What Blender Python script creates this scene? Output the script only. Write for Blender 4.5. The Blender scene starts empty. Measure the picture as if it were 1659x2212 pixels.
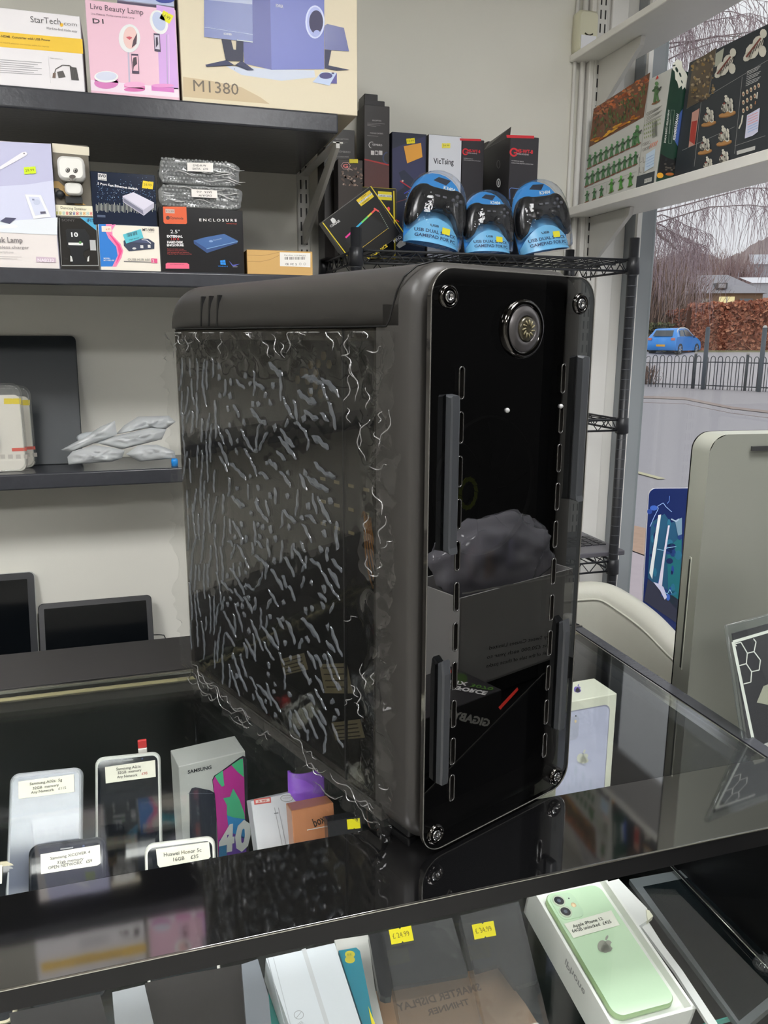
import bpy, bmesh, math, random
import numpy as np
from mathutils import Matrix, Vector, noise

# ------------------------------------------------------------------ camera, world, lights, exposure
scene = bpy.context.scene
C = scene.collection
CZ = 1.445                       # eye height; the counter top is at 1.0 m
PITCH, ROLL, YAW = (math.radians(a) for a in (12.37496, 0.21049, -17.08872))
FPX, PCX, PCY = 1721.14, 829.5, 1106.0


def cam_axes():
    fwd = Vector((-math.sin(YAW) * math.cos(PITCH), math.cos(YAW) * math.cos(PITCH), -math.sin(PITCH)))
    right = Vector((math.cos(YAW), math.sin(YAW), 0))
    up = right.cross(fwd)
    r2 = right * math.cos(ROLL) + up * math.sin(ROLL)
    u2 = up * math.cos(ROLL) - right * math.sin(ROLL)
    return r2, u2, fwd


R2, U2, FW = cam_axes()
EYE = Vector((0, 0, CZ))
cd = bpy.data.cameras.new('camera')
cd.sensor_fit = 'VERTICAL'
cd.sensor_height = 24
cd.lens = FPX / 2212 * 24
cd.clip_start = 0.02
cd.clip_end = 500
cam = bpy.data.objects.new('camera', cd)
C.objects.link(cam)
rot = Matrix((R2, U2, -FW)).transposed()
cam.matrix_world = Matrix.Translation(EYE) @ rot.to_4x4()
scene.camera = cam
scene.view_settings.view_transform = 'Standard'
scene.view_settings.look = 'None'
scene.view_settings.exposure = 0.0
scene.view_settings.gamma = 1.0
scene.view_settings.use_curve_mapping = False

SKY_STRENGTH = 1.1
LAMP_STRENGTH = 38.0
w = bpy.data.worlds.new('overcast_sky')
scene.world = w
w.use_nodes = True
nt = w.node_tree
bg = nt.nodes['Background']
tcn = nt.nodes.new('ShaderNodeTexCoord')
spn = nt.nodes.new('ShaderNodeSeparateXYZ')
nt.links.new(tcn.outputs['Generated'], spn.inputs[0])
rpn = nt.nodes.new('ShaderNodeValToRGB')
rpn.color_ramp.elements[0].position = 0.0
rpn.color_ramp.elements[0].color = (0.80, 0.78, 0.84, 1)
rpn.color_ramp.elements[1].position = 0.5
rpn.color_ramp.elements[1].color = (1.0, 0.99, 1.03, 1)
nt.links.new(spn.outputs[2], rpn.inputs[0])
nt.links.new(rpn.outputs[0], bg.inputs[0])
bg.inputs[1].default_value = SKY_STRENGTH


# ------------------------------------------------------------------ helpers
def pray(x, y):
    return R2 * ((x - PCX) / FPX) + U2 * (-(y - PCY) / FPX) + FW


def on(axis, val, x, y):
    d = pray(x, y)
    return EYE + d * ((val - EYE[axis]) / d[axis])


def onY(Y, x, y): return on(1, Y, x, y)
def onX(X, x, y): return on(0, X, x, y)
def onZ(Z, x, y): return on(2, Z, x, y)


def lin(c):
    c = c / 255.0
    return c / 12.92 if c <= 0.04045 else ((c + 0.055) / 1.055) ** 2.4


MATS = {}


def mat(name, rgb, rough=0.5, metal=0.0, boost=1.0, coat=0.0, emit=0.0, spec=0.5, noise_amt=0.0, noise_scale=30.0, bump=0.0, alpha=1.0, ior=1.45, trans=0.0, bump_scale=None, stretch=None):
    if name in MATS:
        return MATS[name]
    m = bpy.data.materials.new(name)
    m.use_nodes = True
    n = m.node_tree
    b = n.nodes['Principled BSDF']
    col = [min(0.9, lin(v) * boost) for v in rgb] + [1]
    b.inputs['Base Color'].default_value = col
    b.inputs['Roughness'].default_value = rough
    b.inputs['Metallic'].default_value = metal
    b.inputs['IOR'].default_value = ior
    b.inputs['Specular IOR Level'].default_value = spec
    b.inputs['Coat Weight'].default_value = coat
    b.inputs['Coat Roughness'].default_value = 0.05
    b.inputs['Alpha'].default_value = alpha
    b.inputs['Transmission Weight'].default_value = trans
    if emit:
        b.inputs['Emission Color'].default_value = col
        b.inputs['Emission Strength'].default_value = emit
    if noise_amt or bump:
        tc = n.nodes.new('ShaderNodeTexCoord')
        mp = n.nodes.new('ShaderNodeMapping')
        n.links.new(tc.outputs['Object'], mp.inputs[0])
        if stretch:
            mp.inputs['Scale'].default_value = stretch
        nz = n.nodes.new('ShaderNodeTexNoise')
        nz.inputs['Scale'].default_value = noise_scale
        nz.inputs['Detail'].default_value = 5
        n.links.new(mp.outputs[0], nz.inputs['Vector'])
        if noise_amt:
            mr = n.nodes.new('ShaderNodeMapRange')
            mr.inputs[3].default_value = 1 - noise_amt
            mr.inputs[4].default_value = 1 + noise_amt
            n.links.new(nz.outputs[0], mr.inputs[0])
            mx = n.nodes.new('ShaderNodeMix')
            mx.data_type = 'RGBA'
            mx.blend_type = 'MULTIPLY'
            mx.inputs[0].default_value = 1
            mx.inputs[6].default_value = col
            n.links.new(mr.outputs[0], mx.inputs[7])
            n.links.new(mx.outputs[2], b.inputs['Base Color'])
        if bump:
            nz2 = nz
            if bump_scale:
                nz2 = n.nodes.new('ShaderNodeTexNoise')
                nz2.inputs['Scale'].default_value = bump_scale
                nz2.inputs['Detail'].default_value = 3
                n.links.new(mp.outputs[0], nz2.inputs['Vector'])
            bp = n.nodes.new('ShaderNodeBump')
            bp.inputs['Strength'].default_value = bump
            bp.inputs['Distance'].default_value = 0.002
            n.links.new(nz2.outputs[0], bp.inputs['Height'])
            n.links.new(bp.outputs[0], b.inputs['Normal'])
    MATS[name] = m
    return m


def sheet(name, tint, ior=1.5, rough=0.0, haze=0.0, haze_rgb=(200, 200, 205), bump=0.0, bump_scale=40, base=0.0):
    """thin clear sheet: sees through with a tint, reflects like plastic or glass, with a little milky haze"""
    if name in MATS:
        return MATS[name]
    m = bpy.data.materials.new(name)
    m.use_nodes = True
    n = m.node_tree
    n.nodes.remove(n.nodes['Principled BSDF'])
    out = n.nodes['Material Output']
    tr = n.nodes.new('ShaderNodeBsdfTransparent')
    tr.inputs[0].default_value = (*tint, 1)
    gl = n.nodes.new('ShaderNodeBsdfGlossy')
    gl.inputs['Roughness'].default_value = rough
    fr = n.nodes.new('ShaderNodeFresnel')
    # the same reflectance from either side of the sheet
    ge = n.nodes.new('ShaderNodeNewGeometry')
    mi = n.nodes.new('ShaderNodeMapRange')
    mi.inputs[3].default_value = ior
    mi.inputs[4].default_value = 1 / ior
    n.links.new(ge.outputs['Backfacing'], mi.inputs[0])
    n.links.new(mi.outputs[0], fr.inputs[0])
    mx = n.nodes.new('ShaderNodeMixShader')
    fac = fr.outputs[0]
    if base:
        ad = n.nodes.new('ShaderNodeMath')
        ad.operation = 'ADD'
        ad.use_clamp = True
        ad.inputs[1].default_value = base
        n.links.new(fac, ad.inputs[0])
        fac = ad.outputs[0]
    last = tr.outputs[0]
    if haze:
        df = n.nodes.new('ShaderNodeBsdfDiffuse')
        df.inputs[0].default_value = (*[lin(v) for v in haze_rgb], 1)
        m2 = n.nodes.new('ShaderNodeMixShader')
        m2.inputs[0].default_value = haze
        n.links.new(last, m2.inputs[1])
        n.links.new(df.outputs[0], m2.inputs[2])
        last = m2.outputs[0]
    if bump:
        tc = n.nodes.new('ShaderNodeTexCoord')
        nz = n.nodes.new('ShaderNodeTexNoise')
        nz.inputs['Scale'].default_value = bump_scale
        n.links.new(tc.outputs['Object'], nz.inputs['Vector'])
        bp = n.nodes.new('ShaderNodeBump')
        bp.inputs['Strength'].default_value = bump
        bp.inputs['Distance'].default_value = 0.004
        n.links.new(nz.outputs[0], bp.inputs['Height'])
        n.links.new(bp.outputs[0], gl.inputs['Normal'])
        n.links.new(bp.outputs[0], fr.inputs['Normal'])
    n.links.new(fac, mx.inputs[0])
    n.links.new(last, mx.inputs[1])
    n.links.new(gl.outputs[0], mx.inputs[2])
    n.links.new(mx.outputs[0], out.inputs[0])
    MATS[name] = m
    return m


def P(r, g, b, rough=0.45, **k):
    """printed ink or plain plastic, colour as it reads under the shop lights"""
    nm = 'ink_%d_%d_%d_%d' % (r, g, b, rough * 100)
    return mat(nm, (r, g, b), rough, boost=1.12, **k)


_tx = {}


def text_geo(s, bold):
    key = (s, bold)
    if key not in _tx:
        cu = bpy.data.curves.new('lettering', 'FONT')
        cu.body = s
        cu.size = 1
        cu.resolution_u = 2
        cu.offset = 0.018 * bold
        o = bpy.data.objects.new('lettering', cu)
        me = o.to_mesh()
        vs = [tuple(v.co[:2]) for v in me.vertices]
        fs = [tuple(p.vertices) for p in me.polygons]
        o.to_mesh_clear()
        bpy.data.objects.remove(o)
        bpy.data.curves.remove(cu)
        _tx[key] = (vs, fs)
    return _tx[key]


CAPH = None


class MB:
    """collects shapes in world space and links them as one mesh object"""
    def __init__(s):
        s.v, s.f, s.m, s.s, s.mats = [], [], [], [], []

    def mi(s, m):
        if m not in s.mats:
            s.mats.append(m)
        return s.mats.index(m)

    def add(s, vs, fs, m, smooth=False, T=None):
        o = len(s.v)
        if T is not None:
            vs = [T @ Vector(v) for v in vs]
        s.v.extend([tuple(v) for v in vs])
        k = s.mi(m)
        for f in fs:
            s.f.append(tuple(i + o for i in f))
            s.m.append(k)
            s.s.append(smooth)
        return s

    def box(s, c, size, m, bev=0.0, T=None, seg=2, smooth=None):
        bm = bmesh.new()
        bmesh.ops.create_cube(bm, size=1)
        for v in bm.verts:
            v.co = Vector((v.co.x * size[0], v.co.y * size[1], v.co.z * size[2])) + Vector(c)
        if bev:
            bmesh.ops.bevel(bm, geom=bm.edges[:], offset=bev, segments=seg, profile=0.5, affect='EDGES')
        bm.verts.index_update()
        bm.normal_update()
        sm = bool(bev) if smooth is None else smooth
        o = len(s.v)
        s.v.extend([tuple(T @ v.co) if T is not None else tuple(v.co) for v in bm.verts])
        k = s.mi(m)
        for f in bm.faces:
            s.f.append(tuple(v.index + o for v in f.verts))
            s.m.append(k)
            s.s.append(sm and max(abs(c) for c in f.normal) < .999)      # the broad sides stay flat
        bm.free()
        return s

    def bm(s, bm, m, T=None, smooth=False):
        bm.verts.index_update()
        s.add([v.co.copy() for v in bm.verts], [tuple(v.index for v in f.verts) for f in bm.faces], m, smooth, T)
        bm.free()
        return s

    def prism(s, pts, z0, z1, m, T=None, cap=True, smooth=False, bev=0.0):
        """outline pts (x,y) between z0 and z1"""
        n = len(pts)
        if bev:
            cx = sum(p[0] for p in pts) / n
            cy = sum(p[1] for p in pts) / n
            w_ = max(p[0] for p in pts) - min(p[0] for p in pts)
            h_ = max(p[1] for p in pts) - min(p[1] for p in pts)
            sx, sy = 1 - 2 * bev / w_, 1 - 2 * bev / h_
            inn = [(cx + (p[0] - cx) * sx, cy + (p[1] - cy) * sy) for p in pts]
            rings = [(inn, z0), (pts, z0 + bev), (pts, z1 - bev), (inn, z1)]
        else:
            rings = [(pts, z0), (pts, z1)]
        vs = []
        for r, z in rings:
            vs += [(p[0], p[1], z) for p in r]
        fs = []
        for k in range(len(rings) - 1):
            for i in range(n):
                j = (i + 1) % n
                fs.append((k * n + i, k * n + j, (k + 1) * n + j, (k + 1) * n + i))
        s.add(vs, fs, m, smooth, T)
        if cap:
            s.add([(p[0], p[1], rings[0][1]) for p in rings[0][0]], [tuple(range(n))[::-1]], m, False, T)
            s.add([(p[0], p[1], rings[-1][1]) for p in rings[-1][0]], [tuple(range(n))], m, False, T)
        return s

    def tube(s, pts, r, m, n=8, closed=False, cap=True, T=None):
        pts = [Vector(p) for p in pts]
        rs = r if isinstance(r, (list, tuple)) else [r] * len(pts)
        vs, fs = [], []
        N = len(pts)
        prev = None
        for i, p in enumerate(pts):
            a = pts[(i - 1) % N] if (closed or i > 0) else p
            b = pts[(i + 1) % N] if (closed or i < N - 1) else p
            t = (b - a)
            if t.length < 1e-9:
                t = Vector((0, 0, 1))
            t.normalize()
            if prev is None:
                u = t.orthogonal().normalized()
            else:
                u = (prev - t * prev.dot(t))
                u = u.normalized() if u.length > 1e-6 else t.orthogonal().normalized()
            prev = u
            w_ = t.cross(u)
            for k in range(n):
                an = 2 * math.pi * k / n
                vs.append(p + (u * math.cos(an) + w_ * math.sin(an)) * rs[i])
        for i in range(N if closed else N - 1):
            j = (i + 1) % N
            for k in range(n):
                l = (k + 1) % n
                fs.append((i * n + k, i * n + l, j * n + l, j * n + k))
        if cap and not closed:
            fs.append(tuple(range(n))[::-1])
            fs.append(tuple((N - 1) * n + k for k in range(n)))
        return s.add(vs, fs, m, n > 4, T)

    def lathe(s, prof, m, n=32, T=None, smooth=True):
        vs, fs = [], []
        for r, z in prof:
            for k in range(n):
                a = 2 * math.pi * k / n
                vs.append((r * math.cos(a), r * math.sin(a), z))
        for i in range(len(prof) - 1):
            for k in range(n):
                l = (k + 1) % n
                fs.append((i * n + k, i * n + l, (i + 1) * n + l, (i + 1) * n + k))
        return s.add(vs, fs, m, smooth, T)

    def ball(s, c, r, m, T=None, u=16, v=10):
        bm = bmesh.new()
        bmesh.ops.create_uvsphere(bm, u_segments=u, v_segments=v, radius=1)
        r = r if isinstance(r, (list, tuple)) else (r, r, r)
        for q in bm.verts:
            q.co = Vector((q.co.x * r[0] + c[0], q.co.y * r[1] + c[1], q.co.z * r[2] + c[2]))
        return s.bm(bm, m, T=T, smooth=True)

    def build(s, name, parent=None, base=None):
        me = bpy.data.meshes.new(name)
        if parent is not None:
            mw = parent.matrix_world.inverted() if False else None
            off = ROOTLOC[root_of(parent).name]
        else:
            if base is None:
                a = np.array(s.v)
                base = ((a[:, 0].min() + a[:, 0].max()) / 2, (a[:, 1].min() + a[:, 1].max()) / 2, a[:, 2].min())
            off = Vector(base)
        me.from_pydata([(v[0] - off[0], v[1] - off[1], v[2] - off[2]) for v in s.v], [], s.f)
        for m in s.mats:
            me.materials.append(m)
        me.polygons.foreach_set('material_index', s.m)
        me.polygons.foreach_set('use_smooth', s.s)
        me.update()
        o = bpy.data.objects.new(name, me)
        C.objects.link(o)
        if parent is not None:
            o.parent = parent
        else:
            o.location = off
            ROOTLOC[o.name] = Vector(off)
        return o


ROOTLOC = {}


def root_of(o):
    while o.parent:
        o = o.parent
    return o


def thing(name, label, cat, base, group=None):
    o = bpy.data.objects.new(name, None)
    C.objects.link(o)
    o.empty_display_size = 0.05
    o.location = base
    ROOTLOC[o.name] = Vector(base)
    return tag(o, label, cat, group)


def tag(o, label, cat, group=None, kind=None):
    if label:
        o['label'] = label
    if cat:
        o['category'] = cat
    if group:
        o['group'] = group
    if kind:
        o['kind'] = kind
    return o


def struct(o):
    o['kind'] = 'structure'
    return o


def copy_tree(o, T, label=None):
    """copy of a thing and its parts, moved by T"""
    r = o.copy()
    C.objects.link(r)
    r.matrix_world = T @ Matrix.Translation(ROOTLOC[o.name])
    if label:
        r['label'] = label

    def rec(src, dst):
        for ch in list(src.children):
            c = ch.copy()
            C.objects.link(c)
            c.parent = dst
            rec(ch, c)
    rec(o, r)
    return r


def rrect(x0, y0, x1, y1, r, n=5):
    out = []
    for cx, cy, a0 in ((x1 - r, y1 - r, 0), (x0 + r, y1 - r, 90), (x0 + r, y0 + r, 180), (x1 - r, y0 + r, 270)):
        for k in range(n + 1):
            a = math.radians(a0 + 90 * k / n)
            out.append((cx + r * math.cos(a), cy + r * math.sin(a)))
    return out


def frame(O, U, V):
    """matrix with local x along U, y along V, z along the normal"""
    U = Vector(U).normalized()
    V = Vector(V)
    V = (V - U * V.dot(U)).normalized()
    N = U.cross(V)
    M = Matrix((U, V, N)).transposed().to_4x4()
    M.translation = Vector(O)
    return M


class Face:
    """a flat printed side of a thing; art is measured in picture crops and laid on the real plane"""
    def __init__(s, mb, O, U, V, crop=(0, 0, 1), eps=0.0004):
        s.mb = mb
        s.T = frame(O, U, V)
        s.Ti = s.T.inverted()
        s.N = s.T.to_3x3() @ Vector((0, 0, 1))
        s.O = Vector(O)
        s.crop = crop
        s.eps = eps
        if (EYE - s.O).dot(s.N) < 0:
            s.sgn = -1
        else:
            s.sgn = 1

    def uv(s, x, y):
        x0, y0, k = s.crop
        d = pray(x0 + x / k, y0 + y / k)
        t = (s.O - EYE).dot(s.N) / d.dot(s.N)
        q = s.Ti @ (EYE + d * t)
        return (q.x, q.y)

    def polyuv(s, pts, m, lay=1):
        z = s.eps * lay * s.sgn
        s.mb.add([(p[0], p[1], z) for p in pts], [tuple(range(len(pts)))], m, False, s.T)
        return s

    def poly(s, pts, m, lay=1):
        return s.polyuv([s.uv(*p) for p in pts], m, lay)

    def rect(s, x0, y0, x1, y1, m, lay=1, r=0):
        a, b = s.uv(x0, y0), s.uv(x1, y1)
        lo = (min(a[0], b[0]), min(a[1], b[1]))
        hi = (max(a[0], b[0]), max(a[1], b[1]))
        if r:
            r = min(r, (hi[0] - lo[0]) * .49, (hi[1] - lo[1]) * .49)
            return s.polyuv(rrect(*lo, *hi, r), m, lay)
        return s.polyuv([lo, (hi[0], lo[1]), hi, (lo[0], hi[1])], m, lay)

    def ell(s, x, y, rx, ry, m, lay=1, n=20, a0=0, a1=360, rot=0):
        cr, sr = math.cos(math.radians(rot)), math.sin(math.radians(rot))
        pts = []
        for k in range(n if a1 - a0 == 360 else n + 1):
            a = math.radians(a0 + (a1 - a0) * k / n)
            px, py = rx * math.cos(a), ry * math.sin(a)
            pts.append((x + px * cr - py * sr, y + px * sr + py * cr))
        return s.poly(pts, m, lay)

    def ring(s, x, y, rx, ry, wd, m, lay=1, n=24, a0=0, a1=360):
        ks = [math.radians(a0 + (a1 - a0) * k / n) for k in range(n + 1)]
        for a, b in zip(ks[:-1], ks[1:]):
            s.poly([(x + rx * math.cos(a), y + ry * math.sin(a)), (x + rx * math.cos(b), y + ry * math.sin(b)),
                    (x + (rx - wd) * math.cos(b), y + (ry - wd) * math.sin(b)), (x + (rx - wd) * math.cos(a), y + (ry - wd) * math.sin(a))], m, lay)
        return s

    def line(s, pts, wd, m, lay=1):
        for (ax, ay), (bx, by) in zip(pts[:-1], pts[1:]):
            L = math.hypot(bx - ax, by - ay) or 1
            nx, ny = -(by - ay) / L * wd / 2, (bx - ax) / L * wd / 2
            s.poly([(ax + nx, ay + ny), (bx + nx, by + ny), (bx - nx, by - ny), (ax - nx, ay - ny)], m, lay)
        return s

    def text(s, t, pl, pr, h, m, lay=2, bold=0.0, flip=False):
        """baseline from pl to pr, capital height h (crop pixels)"""
        vs, fs = text_geo(t, bold)
        if not vs:
            return s
        a, b = Vector(s.uv(*pl)), Vector(s.uv(*pr))
        dx, dy = pr[0] - pl[0], pr[1] - pl[1]
        L = math.hypot(dx, dy)
        c = Vector(s.uv(pl[0] + dy / L * h, pl[1] - dx / L * h))
        xs = [v[0] for v in vs]
        x0, x1 = min(xs), max(xs)
        X = (b - a) / (x1 - x0)
        up = c - a
        up = up - X * (up.dot(X) / X.length_squared)
        Y = up / 0.70
        z = s.eps * lay * s.sgn
        s.mb.add([(*(a + X * (v[0] - x0) + Y * v[1]), z) for v in vs], fs, m, False, s.T)
        return s


def carton(name, label, cat, crop, bl, br, tl, Y, depth, m, side=None, yaw=0.0, zbase=None, group=None, lean=0.0, top=None, mb=None):
    """a closed carton standing with its printed front towards the shop. Corners bl, br, tl measured in the crop."""
    x0, y0, k = crop
    f = lambda p: (x0 + p[0] / k, y0 + p[1] / k)
    A = onY(Y, *f(bl))
    if zbase is not None:
        A.z = zbase
    U = Vector((math.cos(yaw), math.sin(yaw), 0))
    Nn = Vector((math.sin(yaw), -math.cos(yaw), 0))

    def onplane(p):
        d = pray(*f(p))
        t = (A - EYE).dot(Nn) / d.dot(Nn)
        return EYE + d * t
    w_ = (onplane(br) - A).dot(U)
    h_ = onplane(tl).z - A.z
    mb = mb or MB()
    T = frame(A, U, (0, 0, 1))          # x along U, y up, z = normal towards the camera
    s1 = side or m
    mb.box((w_ / 2, h_ / 2, -depth / 2), (w_, h_, depth), s1, bev=0.0012, T=T, seg=1, smooth=False)
    fc = Face(mb, A, U, (0, 0, 1), crop)
    z = 0.0002
    mb.add([(0.001, 0.001, z), (w_ - .001, .001, z), (w_ - .001, h_ - .001, z), (.001, h_ - .001, z)], [(0, 1, 2, 3)], m, False, T)
    if top:
        mb.add([(0.001, h_ + .0002, -.001), (w_ - .001, h_ + .0002, -.001), (w_ - .001, h_ + .0002, -depth + .001), (.001, h_ + .0002, -depth + .001)], [(0, 1, 2, 3)], top, False, T)
    fc.w, fc.h, fc.depth, fc.A, fc.Uv = w_, h_, depth, A, U
    fc.name, fc.label, fc.cat, fc.group = name, label, cat, group
    return fc


def done(fc):
    base = fc.A + fc.Uv * (fc.w / 2) + Vector((0, fc.depth / 2, 0))
    return tag(fc.mb.build(fc.name, base=base), fc.label, fc.cat, fc.group)

# ------------------------------------------------------------------ the room
YW = 2.15                        # back wall
XR = 1.236                       # where the back wall meets the window corner
GX = 1.44                        # window glass plane
wall_m = mat('cream_wall_paint', (205, 203, 194), 0.7, boost=1.3, noise_amt=0.02, noise_scale=6, bump=0.05, bump_scale=300)
white_m = mat('white_gloss_paint', (205, 203, 198), 0.35, boost=1.3, noise_amt=0.03, noise_scale=8)
dark_wall_m = mat('grey_wall_paint', (150, 148, 144), 0.7, noise_amt=0.05)
floor_m = mat('grey_vinyl_floor', (200, 198, 192), 0.9, noise_amt=0.2, noise_scale=120)
ceil_m = mat('ceiling_tile', (215, 213, 208), 0.8, boost=1.1, noise_amt=0.04, noise_scale=80)
gfr_m = mat('grey_window_paint', (128, 132, 134), 0.4, boost=1.3)

def bx(x0, x1, y0, y1, z0, z1, m, bev=0.0):
    return MB().box(((x0 + x1) / 2, (y0 + y1) / 2, (z0 + z1) / 2), (abs(x1 - x0), abs(y1 - y0), abs(z1 - z0)), m, bev=bev)

struct(bx(-2.4, GX + .06, -3.2, YW + .1, -.1, 0, floor_m).build('floor'))
struct(bx(-2.4, GX + .06, -3.2, YW + .1, 2.6, 2.7, ceil_m).build('ceiling'))
struct(bx(-2.4, GX + .06, YW, YW + .1, 0, 2.6, wall_m).build('wall_back'))
struct(bx(-2.5, -2.4, -3.2, YW + .1, 0, 2.6, wall_m).build('wall_left'))
struct(bx(-2.4, GX + .06, -3.3, -3.2, 0, 2.6, dark_wall_m).build('wall_front'))
wr = MB()
wr.box((GX + .03, (-3.2 + .3) / 2, 1.3), (.06, 3.5, 2.6), dark_wall_m)
wr.box((GX + .03, (.3 + YW) / 2, .24), (.06, YW - .3, .48), white_m)
wr.box((GX + .03, (.3 + YW) / 2, 2.55), (.06, YW - .3, .1), white_m)
struct(wr.build('wall_right'))
# corner boards between the back wall and the window
tm = MB()
for x0, x1, dy in ((XR, 1.262, .03), (1.262, 1.30, .016), (1.30, 1.352, .024), (1.352, 1.392, .012)):
    tm.box(((x0 + x1) / 2, YW - dy / 2, 1.3), (x1 - x0, dy, 2.6), white_m, bev=.002, seg=1, smooth=False)
struct(tm.build('trim_1'))
tm = MB()
tm.tube([(XR - .012, YW - .012, 0), (XR - .012, YW - .012, 2.6)], .008, white_m, n=12)
tm.tube([(XR - .034, YW - .008, 0), (XR - .034, YW - .008, 2.6)], .005, white_m, n=12)
struct(tm.build('trim_2'))
# window: grey frame, then one pane
glass_m = sheet('window_glass', (.94, .96, .95), ior=1.35, base=0.01)
wf = MB()
wf.box(((1.392 + 1.468) / 2, YW - .028, 1.5), (.076, .056, 2.04), gfr_m, bev=.004, seg=1, smooth=False)
wf.box((1.402, YW - .062, 1.5), (.014, .012, 2.04), white_m)
wf.box((GX + .02, .33, 1.5), (.05, .06, 2.04), gfr_m)
wf.box((GX + .02, (.3 + YW) / 2, .495), (.06, YW - .3, .03), gfr_m)
wf.box((GX + .02, (.3 + YW) / 2, 2.47), (.06, YW - .3, .07), gfr_m)
wo = struct(wf.build('window_1'))
MB().box((GX + .018, (.36 + YW - .056) / 2, 1.475), (.004, YW - .056 - .36, 1.94), glass_m).build('window_pane', wo)
struct(bx(1.20, GX, .35, YW - .03, .46, .48, white_m, .003).build('trim_3'))

# ceiling lamps: flat fluorescent panels
lamp_m = mat('lamp_diffuser', (255, 252, 244), 0.5, emit=LAMP_STRENGTH)
for i, (x, y, lb) in enumerate(((-.95, .15, 'square white ceiling light panel over the counter, left one'), (.55, .15, 'square white ceiling light panel over the counter, right one'),
                            (-.9, -1.7, 'square white ceiling light panel at the back of the shop, left one'), (.6, -1.7, 'square white ceiling light panel at the back of the shop, right one'))):
    t = thing('ceiling_light', lb, 'light', (x, y, 2.57), 'ceiling lights')
    fr = MB()
    for dx, dy, sx, sy in ((-.3, 0, .03, .63), (.3, 0, .03, .63), (0, -.3, .63, .03), (0, .3, .63, .03)):
        fr.box((x + dx, y + dy, 2.585), (sx, sy, .03), white_m)
    fr.build('frame', t)
    MB().box((x, y, 2.585), (.56, .56, .012), lamp_m).build('diffuser', t)

# ------------------------------------------------------------------ wall shelving on the left
blk_lam = mat('black_laminate', (62, 63, 68), 0.22, spec=0.5, boost=1.0, noise_amt=0.15, noise_scale=60, bump=0.15, bump_scale=90)
S1 = onY(1.705, 350, 212).z      # top surfaces
S2 = onY(1.70, 350, 586).z
S3 = onY(1.93, 190, 1018.5).z
for z, y0, th, lb in ((S1, 1.705, .038, 'black wall shelf, highest, under the white speaker carton'), (S2, 1.70, .03, 'black wall shelf under the drive enclosure carton'), (S3, 1.93, .036, 'black wall shelf, lowest, under the clear bags'), (.60, 1.80, .036, 'black wall shelf low behind the counter')):
    m_ = MB()
    m_.box(((-2.3 + .424) / 2, (y0 + YW) / 2, z - th / 2), (2.724, YW - y0, th), blk_lam, bev=.004, seg=3)
    tag(m_.build('wall_shelf'), lb, 'shelf')

upm = mat('white_steel', (190, 188, 182), 0.4, boost=1.25)
slot_m = P(40, 38, 36)
def upright(x, y, z0, z1, lb, nx=0, ny=-1):
    """slotted wall upright facing (nx,ny)"""
    m_ = MB()
    w_, d_ = (.032, .012)
    m_.box((x, y - d_ / 2, (z0 + z1) / 2), (w_, d_, z1 - z0), upm, bev=.002, seg=1, smooth=False)
    z = z0 + .03
    while z < z1 - .02:
        for s in (-1, 1):
            m_.box((x + s * .007, y - d_ - .0002, z), (.004, .0006, .022), slot_m)
        z += .034
    return tag(m_.build('shelf_upright'), lb, 'shelf support')

def bracket(x, y, z, L, lb, hgt=.085, wd=.008):
    """tapered pressed bracket running from the wall towards the shop, under a shelf whose underside is z"""
    m_ = MB()
    pts = [(y, z - hgt + .045), (y, z - hgt), (y - .016, z - hgt), (y - L, z - .014), (y - L, z - .001), (y - L + .03, z - .001)]
    T = Matrix(((0, 0, 1, x - wd / 2), (1, 0, 0, 0), (0, 1, 0, 0), (0, 0, 0, 1)))
    m_.prism(pts, 0, wd, upm, T=T)
    m_.box((x, y - L / 2, z - .003), (.022, L, .003), upm)
    m_.lathe([(0, .0), (.006, .0), (.006, .003), (0, .004)], mat('screw_steel', (120, 118, 110), .3, .8), n=12, T=frame((x + wd / 2, y - .012, z - hgt + .02), (0, 1, 0), (0, 0, 1)))
    return tag(m_.build('shelf_bracket'), lb, 'shelf support')

upright(.438, YW, .3, S1 + .45, 'white slotted steel upright on the wall beside the small brown carton')
bracket(.438, YW - .013, S1 - .038, .37, 'white steel bracket under the highest black shelf', hgt=.17)
upright(-.62, YW, .3, S1 + .45, 'white slotted steel upright on the wall out at the left')

# window shelves, running along the glass towards the shop
wsh_m = mat('white_shelf_board', (212, 210, 204), 0.4, boost=1.3, noise_amt=0.02, noise_scale=40)
WX0, WX1 = .553 * YW, .628 * YW
ZU = CZ + .344 * YW
ZL = CZ + .156 * YW
for z, th, lb in ((ZU, .017, 'upper white shelf board across the window'), (ZL, .022, 'lower white shelf board across the window, under the miniature figure cartons')):
    m_ = MB()
    m_.box(((WX0 + WX1) / 2, (.55 + YW) / 2, z + th / 2), (WX1 - WX0, YW - .55 - .002, th), wsh_m, bev=.0015, seg=1, smooth=False)
    tag(m_.build('window_shelf'), lb, 'shelf')
ux = onY(YW - .03, 1298, 60).x
def wbracket(z, lb):
    m_ = MB()
    m_.prism([(YW - .04, z - .001), (YW - .04, z - .125), (YW - .065, z - .125), (YW - .23, z - .02), (YW - .235, z - .001)], 0, .012, upm,
             T=Matrix(((0, 0, 1, ux - .006), (1, 0, 0, 0), (0, 1, 0, 0), (0, 0, 0, 1))))
    return tag(m_.build('shelf_bracket'), lb, 'shelf support')
wbracket(ZU, 'white pressed steel bracket under the upper window shelf')
wbracket(ZL, 'white pressed steel bracket under the lower window shelf')
upright(ux, YW - .026, .5, 2.5, 'white slotted steel upright on the boards beside the window')

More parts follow.
